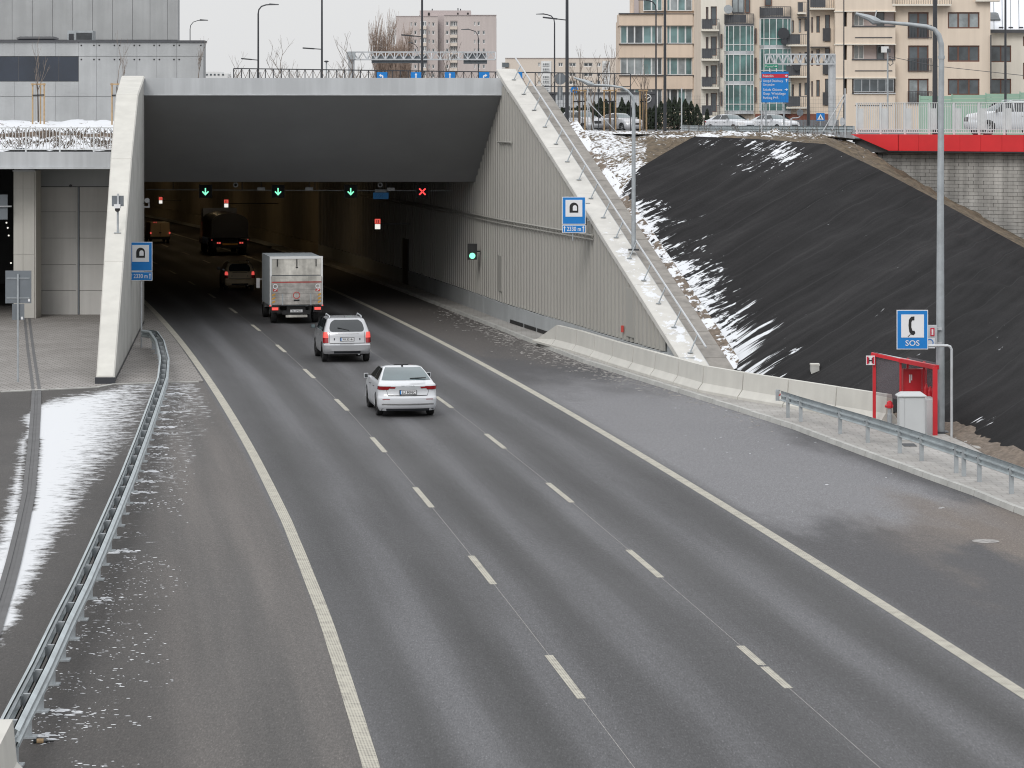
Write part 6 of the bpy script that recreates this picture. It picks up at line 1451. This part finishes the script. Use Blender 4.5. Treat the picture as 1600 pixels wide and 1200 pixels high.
# house with a snowy roof
D = 298.0; hs_ = thing('house', (PX(1590, D), D, UZ), 'pale house with snow-covered standing seam roof at the right edge', 'building')
op = [(1548, 1580, 71, 97), (1548, 1580, 123, 147), (1598.5, 1625, 57, 72), (1598.5, 1625, 98, 124)]
facade(hs_, 'plaster_light', 1546.5, 1660, 50, 206, D, op, .2)
for o_ in op: window(hs_, *o_, D, 'brown_frame', 'win_dark', 1, th=.1)
rf = MB().add([(PX(1545, D), D - .5, PZ(46, D)), (PX(1670, D), D - .5, PZ(46, D)), (PX(1670, D + 8), D + 8, PZ(-30, D)), (PX(1545, D + 8), D + 8, PZ(-30, D)), (PX(1545, D), D - .5, PZ(48, D)), (PX(1670, D), D - .5, PZ(48, D))], [(0, 1, 2, 3), (4, 5, 1, 0)]).build('roof', 'roof_snow', hs_)
for k in range(9):
    x = 1552 + k * 13; MB().bar((PX(x, D), D - .48, PZ(45.6, D)), (PX(x, D + 8), D + 7.9, PZ(-29.4, D)), .05).build('roof_seam', 'grey_sign_back', rf)
bx('gutter', 'dark_frame', hs_, PX(1545, D), PX(1670, D), D - .7, D - .5, PZ(51.5, D), PZ(46.5, D)); MB().hexa([(PX(1549, D), D + 1.1, PZ(31, D)), (PX(1566, D), D + 1.1, PZ(31, D)), (PX(1566, D), D + 2.5, PZ(19, D)), (PX(1549, D), D + 2.5, PZ(19, D)), (PX(1549, D), D + .95, PZ(30, D)), (PX(1566, D), D + .95, PZ(30, D)), (PX(1562, D), D + 2.35, PZ(18, D)), (PX(1547, D), D + 2.35, PZ(18, D))]).build('skylight', 'win_dark', hs_)
for x in (1560, 1575, 1591): bx('snow_guard', 'dark_frame', rf, PX(x, D), PX(x + 7, D), D - .35, D - .25, PZ(44, D), PZ(42, D))
core(hs_, 'plaster_light', 1547, 1660, 52, D, 9)

# ---- green noise screen
D = 205; ng = thing('noise_screen', (PX(1560, D), D, UZ), 'pale green noise screen of horizontal boards behind the bridge railing', 'fence')
xx = [1437, 1487.5, 1540.5, 1594, 1650, 1710]
for a, b_ in zip(xx, xx[1:]):
    dy = (a - 1437) * .035
    for k in range(3): bx('board', 'noise_green', ng, PX(a + .8, D), PX(b_ - .2, D), D + .02, D + .09, PZ(150 - dy + k * 5.6 + 5.3, D), PZ(150 - dy + k * 5.6, D))
    bx('board', 'noise_green', ng, PX(a + .8, D), PX(b_ - .2, D), D + .02, D + .09, UZ, PZ(166.9 - dy, D)); bx('post', 'noise_green', ng, PX(a - .8, D), PX(a + .8, D), D - .03, D + .12, UZ, PZ(148.5 - dy, D))

# ---- lamp posts
def post(px, D, yt, w_, label, arms=(), curve=None, base=UZ, mat='dark_post', yb=None, name='street_lamp', cat='street lamp', group='dark street lamps along the upper road'):
    X_ = PX(px, D); r_ = thing(name, (X_, D, base), label, cat, group); zt = PZ(yt, D); rw_ = w_ / 2 * D / FOC
    if curve:
        sg, L_ = curve; s2 = D / FOC; top = [(X_, D, zt - 14 * s2), (X_ + sg * 1 * s2, D, zt - 8 * s2), (X_ + sg * 5 * s2, D, zt - 3 * s2), (X_ + sg * 12 * s2, D, zt - .6 * s2), (X_ + sg * L_ * .6 * s2, D, zt)]
        MB().tube([(X_, D, base - .1)] + top[:1], [rw_ * 1.15, rw_ * .85], 8).build('pole', mat, r_); MB().tube(top, rw_ * .75, 7).build('arm', mat, r_); MB().hexa([(X_ + sg * L_ * .55 * s2, D - .12, zt - .04), (X_ + sg * L_ * s2, D - .10, zt - .03), (X_ + sg * L_ * s2, D + .10, zt - .03), (X_ + sg * L_ * .55 * s2, D + .12, zt - .04), (X_ + sg * L_ * .55 * s2, D - .1, zt + .06), (X_ + sg * L_ * s2, D - .08, zt + .02), (X_ + sg * L_ * s2, D + .08, zt + .02), (X_ + sg * L_ * .55 * s2, D + .1, zt + .06)]).build('luminaire', mat, r_)
    else: MB().tube([(X_, D, base - .1), (X_, D, zt)], [rw_ * 1.1, rw_ * .8], 8).build('pole', mat, r_)
    for ax, ay, by in arms:
        MB().bar((X_, D, PZ(by, D)), (PX(px + (ax - px) * .55, D), D, PZ(lerp(by, ay, .55), D)), .05).build('arm', mat, r_); MB().bar((PX(px + (ax - px) * .4, D), D, PZ(lerp(by, ay, .4), D)), (PX(ax, D), D, PZ(ay, D)), .2, .07).build('luminaire', mat, r_)
    return r_
post(297, 188, 31.5, 1.6, 'thin dark lamp post with a curved arm behind the service building', curve=(1, 28))
post(403.5, 172, 7, 3.0, 'dark lamp post with a high curved arm left of the first straight mast', [(377, 91.5, 94)], (1, 32))
post(503, 165, -14, 3.4, 'straight dark mast with one short arm above the portal middle', [(473, 75, 77)])
post(659.5, 158, -14, 4.0, 'thick dark mast standing before the tall tower block', [(627, 54.5, 57.5)])
post(653.5, 250, 66.5, 1.4, 'faint thin lamp with short arm beside the thick mast', curve=(-1, 16), group=None)
post(747.5, 240, 46, 1.8, 'thin curved lamp overlapping the right part of the tower block', curve=(-1, 27))
post(866.5, 232, 22, 2.4, 'slim curved dark lamp left of the thick mast near the parked cars', curve=(-1, 29))
post(886, 150, -16, 5.6, 'thick dark mast with one arm near the grey round sign', [(848, 27, 31.5)], base=8.2)
post(1025, 225, 0, 2.6, 'slim dark lamp curving leftwards in front of the office building', curve=(-1, 28))
post(1039, 205, -14, 4.6, 'thick dark mast in front of the office building')
post(1263, 190, -14, 4.6, 'thick dark mast in front of the apartment house balconies')
post(1318.5, 240, -12, 2.0, 'thin dark mast in front of the loggia block')
post(1461, 131.8, -14, 8.2, 'thickest dark mast rising from the red bridge edge', base=8.3)
post(1571, 200, -14, 4.0, 'dark mast in front of the snowy roof')
p_ = post(1387, 215, 76, 3.0, 'grey concrete utility post with floodlight by the loggias', mat='galv', name='utility_post', cat='post', group=None)
D = 215; MB().box(PX(1385.5, D), PX(1391, D), D - .3, D - .1, PZ(82, D), PZ(76, D)).build('floodlight', 'dark_frame', p_); MB().tube([(PX(1388, D), D - .2, PZ(90, D)), (PX(1393, D), D - .2, PZ(93, D)), (PX(1395, D), D - .2, PZ(99, D)), (PX(1390, D), D - .2, PZ(103, D)), (PX(1388, D), D - .2, PZ(99, D))], .03, 5).build('cable_loop', 'dark_frame', p_)
MB().tube([(PX(1388, D), D, PZ(88, D)), (PX(1460, D), D, PZ(103, D)), (PX(1600, D), D, PZ(118, D)), (PX(1680, D), D, PZ(124, D))], .02, 4).build('overhead_cable', 'dark_frame', p_)
D = 262; r_ = thing('garden_lamp', (PX(510, D), D, UZ), 'small mushroom topped lamp behind the portal railing', 'street lamp'); MB().tube([(PX(510, D), D, UZ), (PX(510, D), D, PZ(96, D))], .06, 6).build('pole', 'galv', r_); MB().tube([(PX(510, D), D, PZ(97.5, D)), (PX(510, D), D, PZ(96, D)), (PX(510, D), D, PZ(94.6, D))], [.08, .24, .1], 10).build('head', 'dark_post', r_)

# ---- railing with crossed bars on top of the portal
D = 150.5; pr = thing('portal_railing', (PX(640, D), D, 10.6), 'thin brownish railing with crossed bars above the portal beam', 'railing')
zt, zb = lambda x: PZ(107 + (x - 365) * .0135, D), 10.7
MB().bar((PX(365, D), D, zt(365)), (PX(985, D), D, zt(985)), .05).build('top_rail', 'dark_post', pr); MB().bar((PX(365, D), D, zb), (PX(985, D), D, zb), .04).build('bottom_rail', 'dark_post', pr)
x = 365
while x < 985:
    MB().bar((PX(x, D), D, UZ), (PX(x, D), D, zt(x)), .045).build('post', 'dark_post', pr)
    for a, b_ in ((x, x + 12.4), (x + 12.4, x)): MB().bar((PX(a, D), D + .02, zb), (PX(b_, D), D + .02, zt(a)), .022).build('cross_bar', 'twig', pr)
    x += 12.4 if x < 780 else 24.8
# lane direction boards
D = 148.0
for px, kind, lab in ((597, 'l', 'leftmost blue lane board with a left-turn arrow above the portal'), (650, 'u', 'blue straight-ahead board left of the tower mast above the portal'), (703, 'u', 'blue straight-ahead board in the middle of the portal beam'), (756.5, 'r', 'blue lane board with a right-turn arrow above the portal'), (808, 'p', 'blue board with a crossing symbol at the portal corner')):
    r_ = thing('lane_board', (PX(px, D), D, UZ), lab, 'sign', 'blue boards above the portal')
    bx('board', 'sign_blue', r_, PX(px - 8.2, D), PX(px + 8.2, D), D, D + .03, PZ(125, D), PZ(112.6, D)); MB().tube([(PX(px, D), D + .06, UZ), (PX(px, D), D + .06, PZ(114, D))], .03, 6).build('post', 'galv', r_)
    P = lambda x, y: (PX(px + x, D), PZ(y, D))
    if kind == 'u': MB().poly([P(-.9, 124), P(.9, 124), P(.9, 117.4), P(2, 117.4), P(0, 113.6), P(-2, 117.4), P(-.9, 117.4)], D - .012, .01).build('arrow', 'sign_white', r_)
    elif kind == 'p': MB().poly([P(-5, 121), P(-2, 114.5), P(1, 121)], D - .012, .01).poly([P(2, 121), P(4, 116), P(6, 121)], D - .012, .01).build('symbol', 'sign_white', r_)
    else:
        s = -1 if kind == 'l' else 1
        pts = [P(-s * 1.8, 124), P(s * .0, 124), P(s * .2, 119.6), P(s * 1.8, 118.8), P(s * 1.8, 120.4), P(s * 5, 117.8), P(s * 1.8, 115.2), P(s * 1.8, 116.8), P(-s * 1, 117.4), P(-s * 1.9, 119)]
        MB().poly(pts, D - .012, .01).build('arrow', 'sign_white', r_)

# ---- lattice gantries
def gantry(px0, px1, yt, yb, D, pxp, label, n_, base=UZ):
    r_ = thing('sign_gantry', (PX(pxp, D), D, base), label, 'gantry'); z1, z0 = PZ(yt, D), PZ(yb, D)
    for yy in (D - .4, D + .4):
        for z in (z0, z1): MB().bar((PX(px0, D), yy, z), (PX(px1, D), yy, z), .09).build('chord', 'galv_light', r_)
        for k in range(n_):
            a, b_ = lerp(px0, px1, k / n_), lerp(px0, px1, (k + 1) / n_); m2 = (a + b_) / 2
            MB().bar((PX(a, D), yy, z0), (PX(m2, D), yy, z1), .055).bar((PX(m2, D), yy, z1), (PX(b_, D), yy, z0), .055).build('lattice', 'galv_light', r_)
    for k in range(n_ + 1): a = lerp(px0, px1, k / n_); MB().bar((PX(a, D), D - .4, z0), (PX(a, D), D + .4, z1), .05).build('tie', 'galv_light', r_)
    MB().tube([(PX(pxp, D), D, base), (PX(pxp, D), D, z1)], .22 if n_ > 8 else .26, 8).build('column', 'galv_light', r_); return r_
D = 210; g1 = gantry(545, 774, 81.5, 93, D, 549, 'long lattice gantry with dark sign backs in front of the tower block', 16)
bx('sign_back', 'grey_sign_back', g1, PX(580, D), PX(667, D), D + .5, D + .6, PZ(98.5, D), PZ(87, D)); bx('sign_back', 'grey_sign_back', g1, PX(724, D), PX(761, D), D + .5, D + .6, PZ(99.5, D), PZ(83, D)); bx('column_head', 'galv', g1, PX(542, D), PX(556, D), D - .5, D - .42, PZ(93, D), PZ(81, D))
D = 215; g2 = gantry(1196, 1304, 85, 100, D, 1300, 'short lattice gantry behind the blue direction board', 8)
# direction boards
D = 185; r_ = thing('direction_board', (PX(1210, D), D, UZ), 'blue direction board with a red top row reading Natolin', 'sign')
X0, X1 = PX(1190, D), PX(1232, D); MB().box(X0, X1, D, D + .05, PZ(160, D), PZ(112, D)).build('board', 'sign_blue', r_); bx('red_row', 'sign_red', r_, X0 + .02, X1 - .02, D - .012, D, PZ(121.5, D), PZ(115.5, D))
for x in (1197, 1225): MB().tube([(PX(x, D), D + .1, UZ), (PX(x, D), D + .1, PZ(113, D))], .05, 6).build('post', 'galv', r_)
for txt, y, wd in (('Natolin', 118.5, 16), ('Urząd Dzielnicy', 126.3, 31), ('Ursynów', 132, 18), ('Szkoła Główna', 140, 30), ('Gosp. Wiejskiego', 146, 35), ('Parking P+R', 152.7, 24)): MB().text(txt, PX(1192.3, D), D - .02, PZ(y, D), .15, 'LEFT', width=wd * D / FOC).build('lettering', 'sign_white', r_)
P = lambda x, y: (PX(x, D), PZ(y, D))
for pts in ([(1226.5, 118.5), (1229, 116.4), (1229, 118), (1231, 118), (1231, 119), (1229, 119), (1229, 120.6)], [(1228.6, 128.4), (1228.6, 125.4), (1226.9, 125.4), (1229, 123), (1231.1, 125.4), (1229.4, 125.4), (1229.4, 128.4)], [(1231, 140), (1228.6, 142.2), (1228.6, 140.5), (1226, 140.5), (1226, 139.5), (1228.6, 139.5), (1228.6, 137.8)]): MB().poly([P(*q) for q in pts], D - .02, .006).build('arrow', 'sign_white', r_)
r2 = thing('direction_board', (PX(1205, D), D - 1, PZ(108, D)), 'small green board reading Poznań above the blue direction board', 'sign'); bx('board', 'sign_green', r2, PX(1194, D), PX(1215, D), D - .2, D - .16, PZ(106.5, D), PZ(100.5, D)); MB().text('Poznań', PX(1195.5, D), D - .21, PZ(103.6, D), .12, 'LEFT', width=.52).build('lettering', 'sign_white', r2); MB().poly([P(1214, 103.5), P(1211.8, 105), P(1211.8, 104), P(1209.8, 104), P(1209.8, 103), P(1211.8, 103), P(1211.8, 102)], D - .21, .006).build('arrow', 'sign_white', r2)
MB().tube([(PX(1204, D), D - .12, PZ(100.5, D)), (PX(1204, D), D - .12, PZ(113, D))], .03, 6).build('bracket', 'galv', r2)
# small street signs
D = 160; r_ = thing('round_sign', (PX(875, D), D, 8.1), 'grey back of a round traffic sign with a small plate by the thick mast', 'sign')
MB().disc(PX(875.3, D), D, PZ(123, D), .31, .03, 26).build('disc', 'grey_sign_back', r_); bx('plate', 'grey_sign_back', r_, PX(871, D), PX(879, D), D, D + .03, PZ(156, D), PZ(135, D)); MB().tube([(PX(875, D), D - .04, 8.0), (PX(875, D), D - .04, PZ(115, D))], .03, 6).build('post', 'galv_light', r_)
D = 168; r_ = thing('round_sign', (PX(897, D), D, 8.0), 'half hidden blue round pedestrian sign behind the saplings', 'sign'); MB().disc(PX(897.5, D), D, PZ(140, D), .2, .03, 22).build('disc', 'sign_blue', r_); MB().poly([(PX(895, D), PZ(141.5, D)), (PX(897, D), PZ(138, D)), (PX(900, D), PZ(141.5, D))], D - .012, .01).build('symbol', 'sign_white', r_); MB().tube([(PX(891, D), D, 8.0), (PX(891, D), D, PZ(140, D))], .03, 6).bar((PX(891, D), D + .02, PZ(141, D)), (PX(897, D), D + .02, PZ(141, D)), .03).build('post', 'galv_light', r_)
D = 185; r_ = thing('crossing_sign', (PX(1282, D), D, UZ), 'square blue pedestrian crossing sign with white triangle on the street', 'sign'); bx('board', 'sign_blue', r_, PX(1275.5, D), PX(1288.5, D), D, D + .03, PZ(188.5, D), PZ(176.5, D)); MB().poly([P(1277, 187), P(1287, 187), P(1282, 178)], D - .012, .01).build('triangle', 'sign_white', r_); MB().poly([P(1280.6, 186.4), P(1282, 181), P(1284, 186.4), P(1283, 186.4), P(1282, 184), P(1281.4, 186.4)], D - .02, .006).build('walker_symbol', 'black', r_); MB().tube([(PX(1282, D), D + .05, UZ), (PX(1282, D), D + .05, PZ(178, D))], .03, 6).build('post', 'galv', r_)
D = 190; r_ = thing('bent_sign', (PX(1240, D), D, UZ), 'grey sign back on a bent pipe right of the parked white cars', 'sign'); MB().tube([(PX(1236, D), D, UZ), (PX(1236, D), D, PZ(186, D)), (PX(1238, D), D, PZ(184.6, D)), (PX(1247, D), D, PZ(184, D)), (PX(1250, D), D, PZ(182, D)), (PX(1250, D), D, PZ(170, D))], .035, 6).build('pipe', 'galv_light', r_); MB().disc(PX(1250, D), D - .05, PZ(176, D), .22, .03, 8).build('disc', 'grey_sign_back', r_)
D = 187; r_ = thing('oval_sign', (PX(1316, D), D, UZ), 'small white oval marker on a post left of the bridge railing', 'sign'); MB().poly([(PX(1316, D) + .15 * math.cos(k * .4488), PZ(190, D) + .26 * math.sin(k * .4488)) for k in range(14)], D, .03).build('disc', 'galv_light', r_); MB().tube([(PX(1316, D), D + .05, UZ), (PX(1316, D), D + .05, PZ(190, D))], .03, 6).build('post', 'galv', r_)
# garden fence behind
D = 262; gf = thing('garden_fence', (PX(1270, D), D, UZ), 'low grey board fence in front of the apartment house', 'fence')
for k in range(34): bx('board', 'grey_sign_back', gf, PX(1236 + k * 2.2, D), PX(1237.9 + k * 2.2, D), D, D + .05, UZ, PZ(187 + (k % 3) * .3, D))
# street guardrail
sgp = [Vector((PX(x, d), d, 0)) for x, d in ((1062, 178), (1090, 168), (1130, 164), (1200, 162), (1270, 160), (1334, 158))]
sg_ = thing('guardrail', (PX(1200, 162), 162, 8.2), 'grey street guardrail in front of the parked white cars', 'guardrail')
mb = MB(); wbeam(mb, [q + zz(8.0) for q in sgp], -1, .60); mb.build('beam', 'galv_rail', sg_, smooth=30)
for k in range(12): q = sgp[1].lerp(sgp[-1], k / 11); MB().box(q.x - .05, q.x + .05, q.y, q.y + .1, 7.9, 8.75).build('post', 'galv', sg_)
# wire fence with posts and stays
wf = thing('wire_fence', (PX(1100, 140), 140, 8.4), 'fine wire fence with galvanised posts along the top of the bank', 'fence')
fpx = [(854, 139), (918, 138), (1065, 138), (1190, 138), (1320.5, 137)]
for x, d in fpx: MB().tube([(PX(x, d), d, 8.0), (PX(x, d), d, PZ(138 if x != 1190 else 160, d))], .03, 6).build('post', 'galv_light', wf)
for (x0, y0), (x1, y1) in (((918, 158), (963, 206)), ((918, 158), (927, 203)), ((1319, 148), (1286, 205)), ((1321, 150), (1300, 205))): MB().tube([(PX(x0, 138), 138, PZ(y0, 138)), (PX(x1, 138), 138, PZ(y1, 138))], .025, 6).build('stay', 'galv_light', wf)
for k in range(9): y = 150 + k * 6; MB().bar((PX(854, 138.2), 138.2, PZ(y, 138)), (PX(1320, 138.2), 138.2, PZ(y, 138)), .005).build('wire', 'dark_post', wf)
mb = MB()
for k in range(118): x = 856 + k * 3.95; mb.bar((PX(x, 138.2), 138.2, 8.4), (PX(x, 138.2), 138.2, PZ(150, 138)), .004)
mb.build('vertical_wires', 'dark_post', wf, kind='stuff')
# ---- parked cars
def park(lab, paint, sh, kind, px, D, rz, wr=.33, axles=(.98, 3.67), z=UZ): return car('parked_car', lab, paint, sh, kind, (PX(px, D), D, z), rz, 'cars on the upper street', wr=wr, axles=axles)
park('silver SUV parked behind the thick mast and saplings', 'paint_silver', SUV, 'suv', 886, 246, R(214), .35, (.80, 3.43), UZ + .05); park('silver saloon parked right of the silver SUV', 'paint_silver', SEDAN, 'sedan', 943, 246, R(214), z=UZ + .1)
park('white saloon parked left of the other white one by the guardrail', 'paint_white', SEDAN, 'sedan', 1112, 232, R(215)); park('white saloon half hidden behind the other white one, under the blue board', 'paint_white', SEDAN, 'sedan', 1180, 236, R(215))
park('white SUV passing behind the bridge railing', 'paint_white', SUV, 'suv', 1640, 150, R(100), .35, (.80, 3.43), 8.31)

# ================================================================== TREES AND PLANTS
def tree(name, label, base, H_, mat='twig', seed=0, spread=.55, trunk_h=.35, r0=.09, depth=4, nb=4, up=.35, group=None, cat='tree', trunkmat='bark', tm=.006):
    rng = random.Random(seed); r_ = thing(name, base, label, cat, group); tr = MB(); cr = MB()
    def grow(p, d_, L_, rad, k):
        steps = 3; pts = [p]; q = p.copy(); dd_ = d_.copy()
        for i in range(steps):
            dd_ = (dd_ + Vector((rng.uniform(-.16, .16), rng.uniform(-.16, .16), up * .16))).normalized(); q = q + dd_ * (L_ / steps); pts.append(q.copy())
        cr.tube(pts, [max(tm, rad * lerp(1, .45, i / steps)) for i in range(steps + 1)], 4 if k else 3, False)
        if k <= 0: return
        for j in range(nb):
            t = rng.uniform(.35, 1.0) if j else 1.0; i = min(steps - 1, int(t * steps)); b0 = pts[i].lerp(pts[i + 1], t * steps - i) if t < 1 else pts[-1]
            a = rng.uniform(0, 6.283); side = Vector((math.cos(a), math.sin(a), 0)); nd = (dd_ * (1 - spread * .6) + side * spread + Vector((0, 0, up))).normalized()
            grow(b0, nd, L_ * rng.uniform(.5, .78), rad * .55, k - 1)
    th = H_ * trunk_h; top = Vector(base) + Vector((rng.uniform(-.1, .1), 0, th))
    tr.tube([Vector(base) - zz(.1), Vector(base).lerp(top, .5), top], [r0 * 1.3, r0 * 1.05, r0 * .9], 7); tr.build('trunk', trunkmat, r_)
    for j in range(nb):
        a = rng.uniform(0, 6.283); nd = (Vector((math.cos(a) * spread, math.sin(a) * spread, 1))).normalized() if j else Vector((0, 0, 1)); grow(top - zz(.02) - zz(th * .12 * j), nd, H_ * (1 - trunk_h) * (.5 if j == 0 else .38), r0 * .6, depth - 1)
    cr.build('crown', mat, r_); return r_
def stakes(px, D, yb, yt, lab, wd=9):
    b0 = at(px, yb, D); r_ = thing('tree_stakes', b0, lab, 'stakes', 'wooden stakes round saplings'); zt = PZ(yt, D); s2 = wd * D / FOC
    for k, (dx, dy) in enumerate(((-1, .0), (1, 0), (.1, .5))): MB().tube([(b0.x + dx * s2, D + dy, b0.z - .2), (b0.x + dx * s2, D + dy, zt)], .04, 6).build('stake', 'wood', r_)
    MB().bar((b0.x - s2 - .08, D - .05, zt - .05), (b0.x + s2 + .08, D - .05, zt - .05), .08, .07).build('cross_bar', 'wood', r_); MB().bar((b0.x - s2, D - .04, zt - .62), (b0.x + s2, D - .04, zt - .60), .02, .07).build('strap', 'black', r_)
for px, yb, yt, D, lab in ((60, 188, 20, 157, 'in front of the dark strip window'), (184, 189, 25, 157, 'left of the wing wall top')):
    b0 = at(px, yb, D); tree('sapling', 'bare young tree ' + lab, b0, (yb - 55) * D / FOC, seed=px, spread=.45, trunk_h=.40, r0=.035, depth=3, nb=3, up=.5, group='bare saplings'); stakes(px, D, yb, 130, 'wooden stakes round the sapling ' + lab)
b0 = at(309, 130, 158); tree('sapling', 'bare young tree at the right corner of the service building', b0, 2.4, seed=5, spread=.45, trunk_h=.12, r0=.03, depth=3, nb=3, up=.5, group='bare saplings')
for px, D, H_, lab, k in ((901, 158, 4.6, 'left of the pair of staked saplings by the silver cars', 1), (949, 158, 4.9, 'between the silver saloon and the hooked lamp', 2), (1001, 158, 4.0, 'right of the hooked lamp', 3)):
    b0 = Vector((PX(px + 4, D), D, 8.3)); tree('sapling', 'bare slender tree ' + lab, b0, H_, seed=px, spread=.36, trunk_h=.50, r0=.04, depth=3, nb=4, up=.6, group='bare saplings'); stakes(px + 4, D, 206, 140, 'stakes of the bare tree ' + lab.replace('the pair of staked', 'the'), 9 if k < 3 else 5)
for px, D, yt, lab, sd in ((442, 186, 58, 'bare spreading tree between two dark masts above the portal', 3), (558, 196, 52, 'bare spreading tree behind the left gantry column', 8), (700, 190, 62, 'bare tree in front of the tower block', 12), (355, 205, 90, 'low bare bush behind the left end of the portal railing', 15), (540, 190, 85, 'low bare bush left of the gantry column', 19), (925, 185, 85, 'thin bare tree behind the grey round sign', 23)):
    b0 = Vector((PX(px, D), D, UZ)); h = PZ(yt, D) - UZ; tree('bare_tree', lab, b0, h, seed=sd, spread=.62, trunk_h=.42, r0=.07, depth=4, nb=3, up=.42, group='bare trees behind the portal')
for px, D, yt, lab, sd in ((598, 330, 45, 'dense brownish poplar left of the tower block', 31), (610, 335, 40, 'tallest brownish poplar at the tower block edge', 32), (628, 330, 62, 'shorter poplar overlapping the tower block', 33)):
    b0 = Vector((PX(px, D), D, UZ)); h = PZ(yt, D) - UZ; tree('poplar_tree', lab, b0, h, 'twig_red', sd, .30, .10, .13, 4, 7, .9, 'poplars beside the tower block', tm=.012)
rng = random.Random(77)
def thuja(px, D, yt, w_, lab):
    b0 = Vector((PX(px, D), D, UZ)); h = PZ(yt, D) - UZ; r_ = thing('thuja', b0, lab, 'shrub', 'thuja hedge by the dealership'); mb = MB(); R0 = w_ / 2 * D / FOC
    MB().tube([b0, b0 + zz(h * .5)], [.06, .03], 5).build('trunk', 'bark', r_)
    for k in range(700):
        t = rng.random() ** .8; z = t * h; rr_ = R0 * (1 - t ** 3.2) * math.sqrt(rng.uniform(.25, 1)) * (1 + .15 * math.sin(z * 5 + px)); a = rng.uniform(0, 6.283); c_ = b0 + Vector((rr_ * math.cos(a), rr_ * math.sin(a), z)); s2 = rng.uniform(.08, .17); q = rng.uniform(0, 3.14)
        e1 = Vector((math.cos(q), math.sin(q), rng.uniform(-.3, .3))) * s2 * .5; e2 = Vector((rng.uniform(-.25, .25), rng.uniform(-.25, .25), 1)) * s2 * 1.2; mb.add([c_ - e1, c_ + e1, c_ + e1 * .4 + e2, c_ - e1 * .4 + e2], [(0, 1, 2, 3)])
    mb.build('crown', 'thuja', r_)
tx_ = [(838, 170), (848, 168), (858, 167), (868, 166), (878, 170), (890, 169), (902, 168), (914, 166), (928, 160), (938, 154), (947, 157), (957, 160), (972, 155), (982, 160), (993, 163), (1003, 158), (1015, 170), (1024, 165), (1033, 160), (1045, 156), (1054, 154), (1062, 155), (1071, 157), (1080, 160), (1089, 165), (1105, 172)]
wn_ = ['leftmost', 'second', 'third', 'fourth', 'fifth', 'sixth', 'seventh', 'eighth', 'ninth', 'tenth', 'eleventh', 'twelfth', 'thirteenth', 'fourteenth', 'fifteenth', 'sixteenth', 'seventeenth', 'eighteenth', 'nineteenth', 'twentieth', 'twenty-first', 'twenty-second', 'twenty-third', 'twenty-fourth', 'twenty-fifth', 'rightmost']
for k, (x, y) in enumerate(tx_): thuja(x, 272 + (k % 3) * .5, y, 19 if x < 1095 else 9, f'dark conical thuja, {wn_[k]}' + (' from the left' if 0 < k < 25 else '') + ' in the hedge row')
# twigs on the bank crest
mb = MB()
for k in range(70):
    x = random.uniform(1090, 1330) if k % 2 else random.uniform(880, 1330); b0 = at(x, 207, 133.2); b0.z -= .1; h = random.uniform(.15, .55); mb.tube([b0, b0 + Vector((random.uniform(-.12, .12), 0, h))], [.012, .005], 4, False)
    for q in range(2): c_ = b0 + zz(h * random.uniform(.4, .9)); mb.tube([c_, c_ + Vector((random.uniform(-.2, .2), 0, random.uniform(.05, .2)))], [.008, .004], 3, False)
mb.build('planted_twigs', 'bark', kind='stuff', label='thin dark twigs planted along the crest of the bank', cat='plants')

# ================================================================== LOOSE GRIT, ICE AND SNOW CRUMBS
def crumbs(name, mat, pts, smin, smax, label, cat):
    mb = MB()
    for p in pts:
        n_ = 5; s_ = random.uniform(smin, smax); a0 = random.uniform(0, 6.28); st = random.uniform(1, 4); vs = []
        for j in range(n_): a = a0 + 6.283 * j / n_; q = s_ * random.uniform(.6, 1); vs.append((p[0] + q * math.cos(a) * st, p[1] + q * math.sin(a), p[2]))
        k = len(vs); h = s_ * random.uniform(.25, .5); vs += [(p[0] + (v_[0] - p[0]) * .55, p[1] + (v_[1] - p[1]) * .55, p[2] + h) for v_ in vs[:n_]]
        mb.add(vs, [(j, (j + 1) % n_, (j + 1) % n_ + n_, j + n_) for j in range(n_)] + [tuple(range(n_, 2 * n_))])
    return mb.build(name, mat, kind='stuff', label=label, cat=cat)
pts = []
for k in range(1100):
    d = random.triangular(88, 150, 122); kx_ = interp(sorted((y, x) for x, y in kpath), d); pts.append((kx_ - abs(random.gauss(0, .55)) - .02 - (random.uniform(0, 1.5) if random.random() < .15 else 0), d, .003))
crumbs('ice_crumbs', 'grit', pts, .01, .04, 'crumbs of dirty ice and grit along the right kerb', 'grit')
pts = [(random.uniform(5, 11), random.uniform(72, 100), .003) for k in range(45)]; pts = [q for q in pts if q[0] > XR(q[1]) + .6 and q[0] < interp(sorted((y, x) for x, y in kpath), q[1]) - .2]
crumbs('snow_crumbs', 'snow', pts, .006, .022, 'scattered snow crumbs on the emergency bay', 'snow')
pts = []
for k in range(1700):
    y = random.uniform(600, 1230); rail = interp([(590, 250), (690, 215), (800, 170), (900, 128), (1000, 75), (1100, 25), (1200, -30)], y); x = rail + random.triangular(12, 60 + (y - 600) * .38, 40); q = gz(x, y); q.z = .003
    if fbm(q.x, q.y, .5) > -.15: pts.append(q)
crumbs('snow_crumbs', 'snow', pts, .005, .018, 'fine blown snow crumbs along the left guardrail', 'snow')
pts = []
for p in gg[8:]:
    if random.random() < .45: continue
    for k in range(random.randint(6, 26)): pts.append((p.x + random.triangular(.0, .75, .2), p.y + random.gauss(0, .16), .003))
crumbs('snow_drifts', 'snow', pts, .015, .05, 'little snow drifts lying at the left guardrail post feet', 'snow')
# flat gratings and covers in the emergency bay
for (x, y, wd, lab) in ((1540, 846, .30, 'pale round manhole cover in the right emergency bay'),):
    p = gz(x, y); mb = MB(); mb.tube([(p.x, p.y, .001), (p.x, p.y, .012)], wd, 20); mb.build('manhole_cover', 'grit', label=lab, cat='manhole')
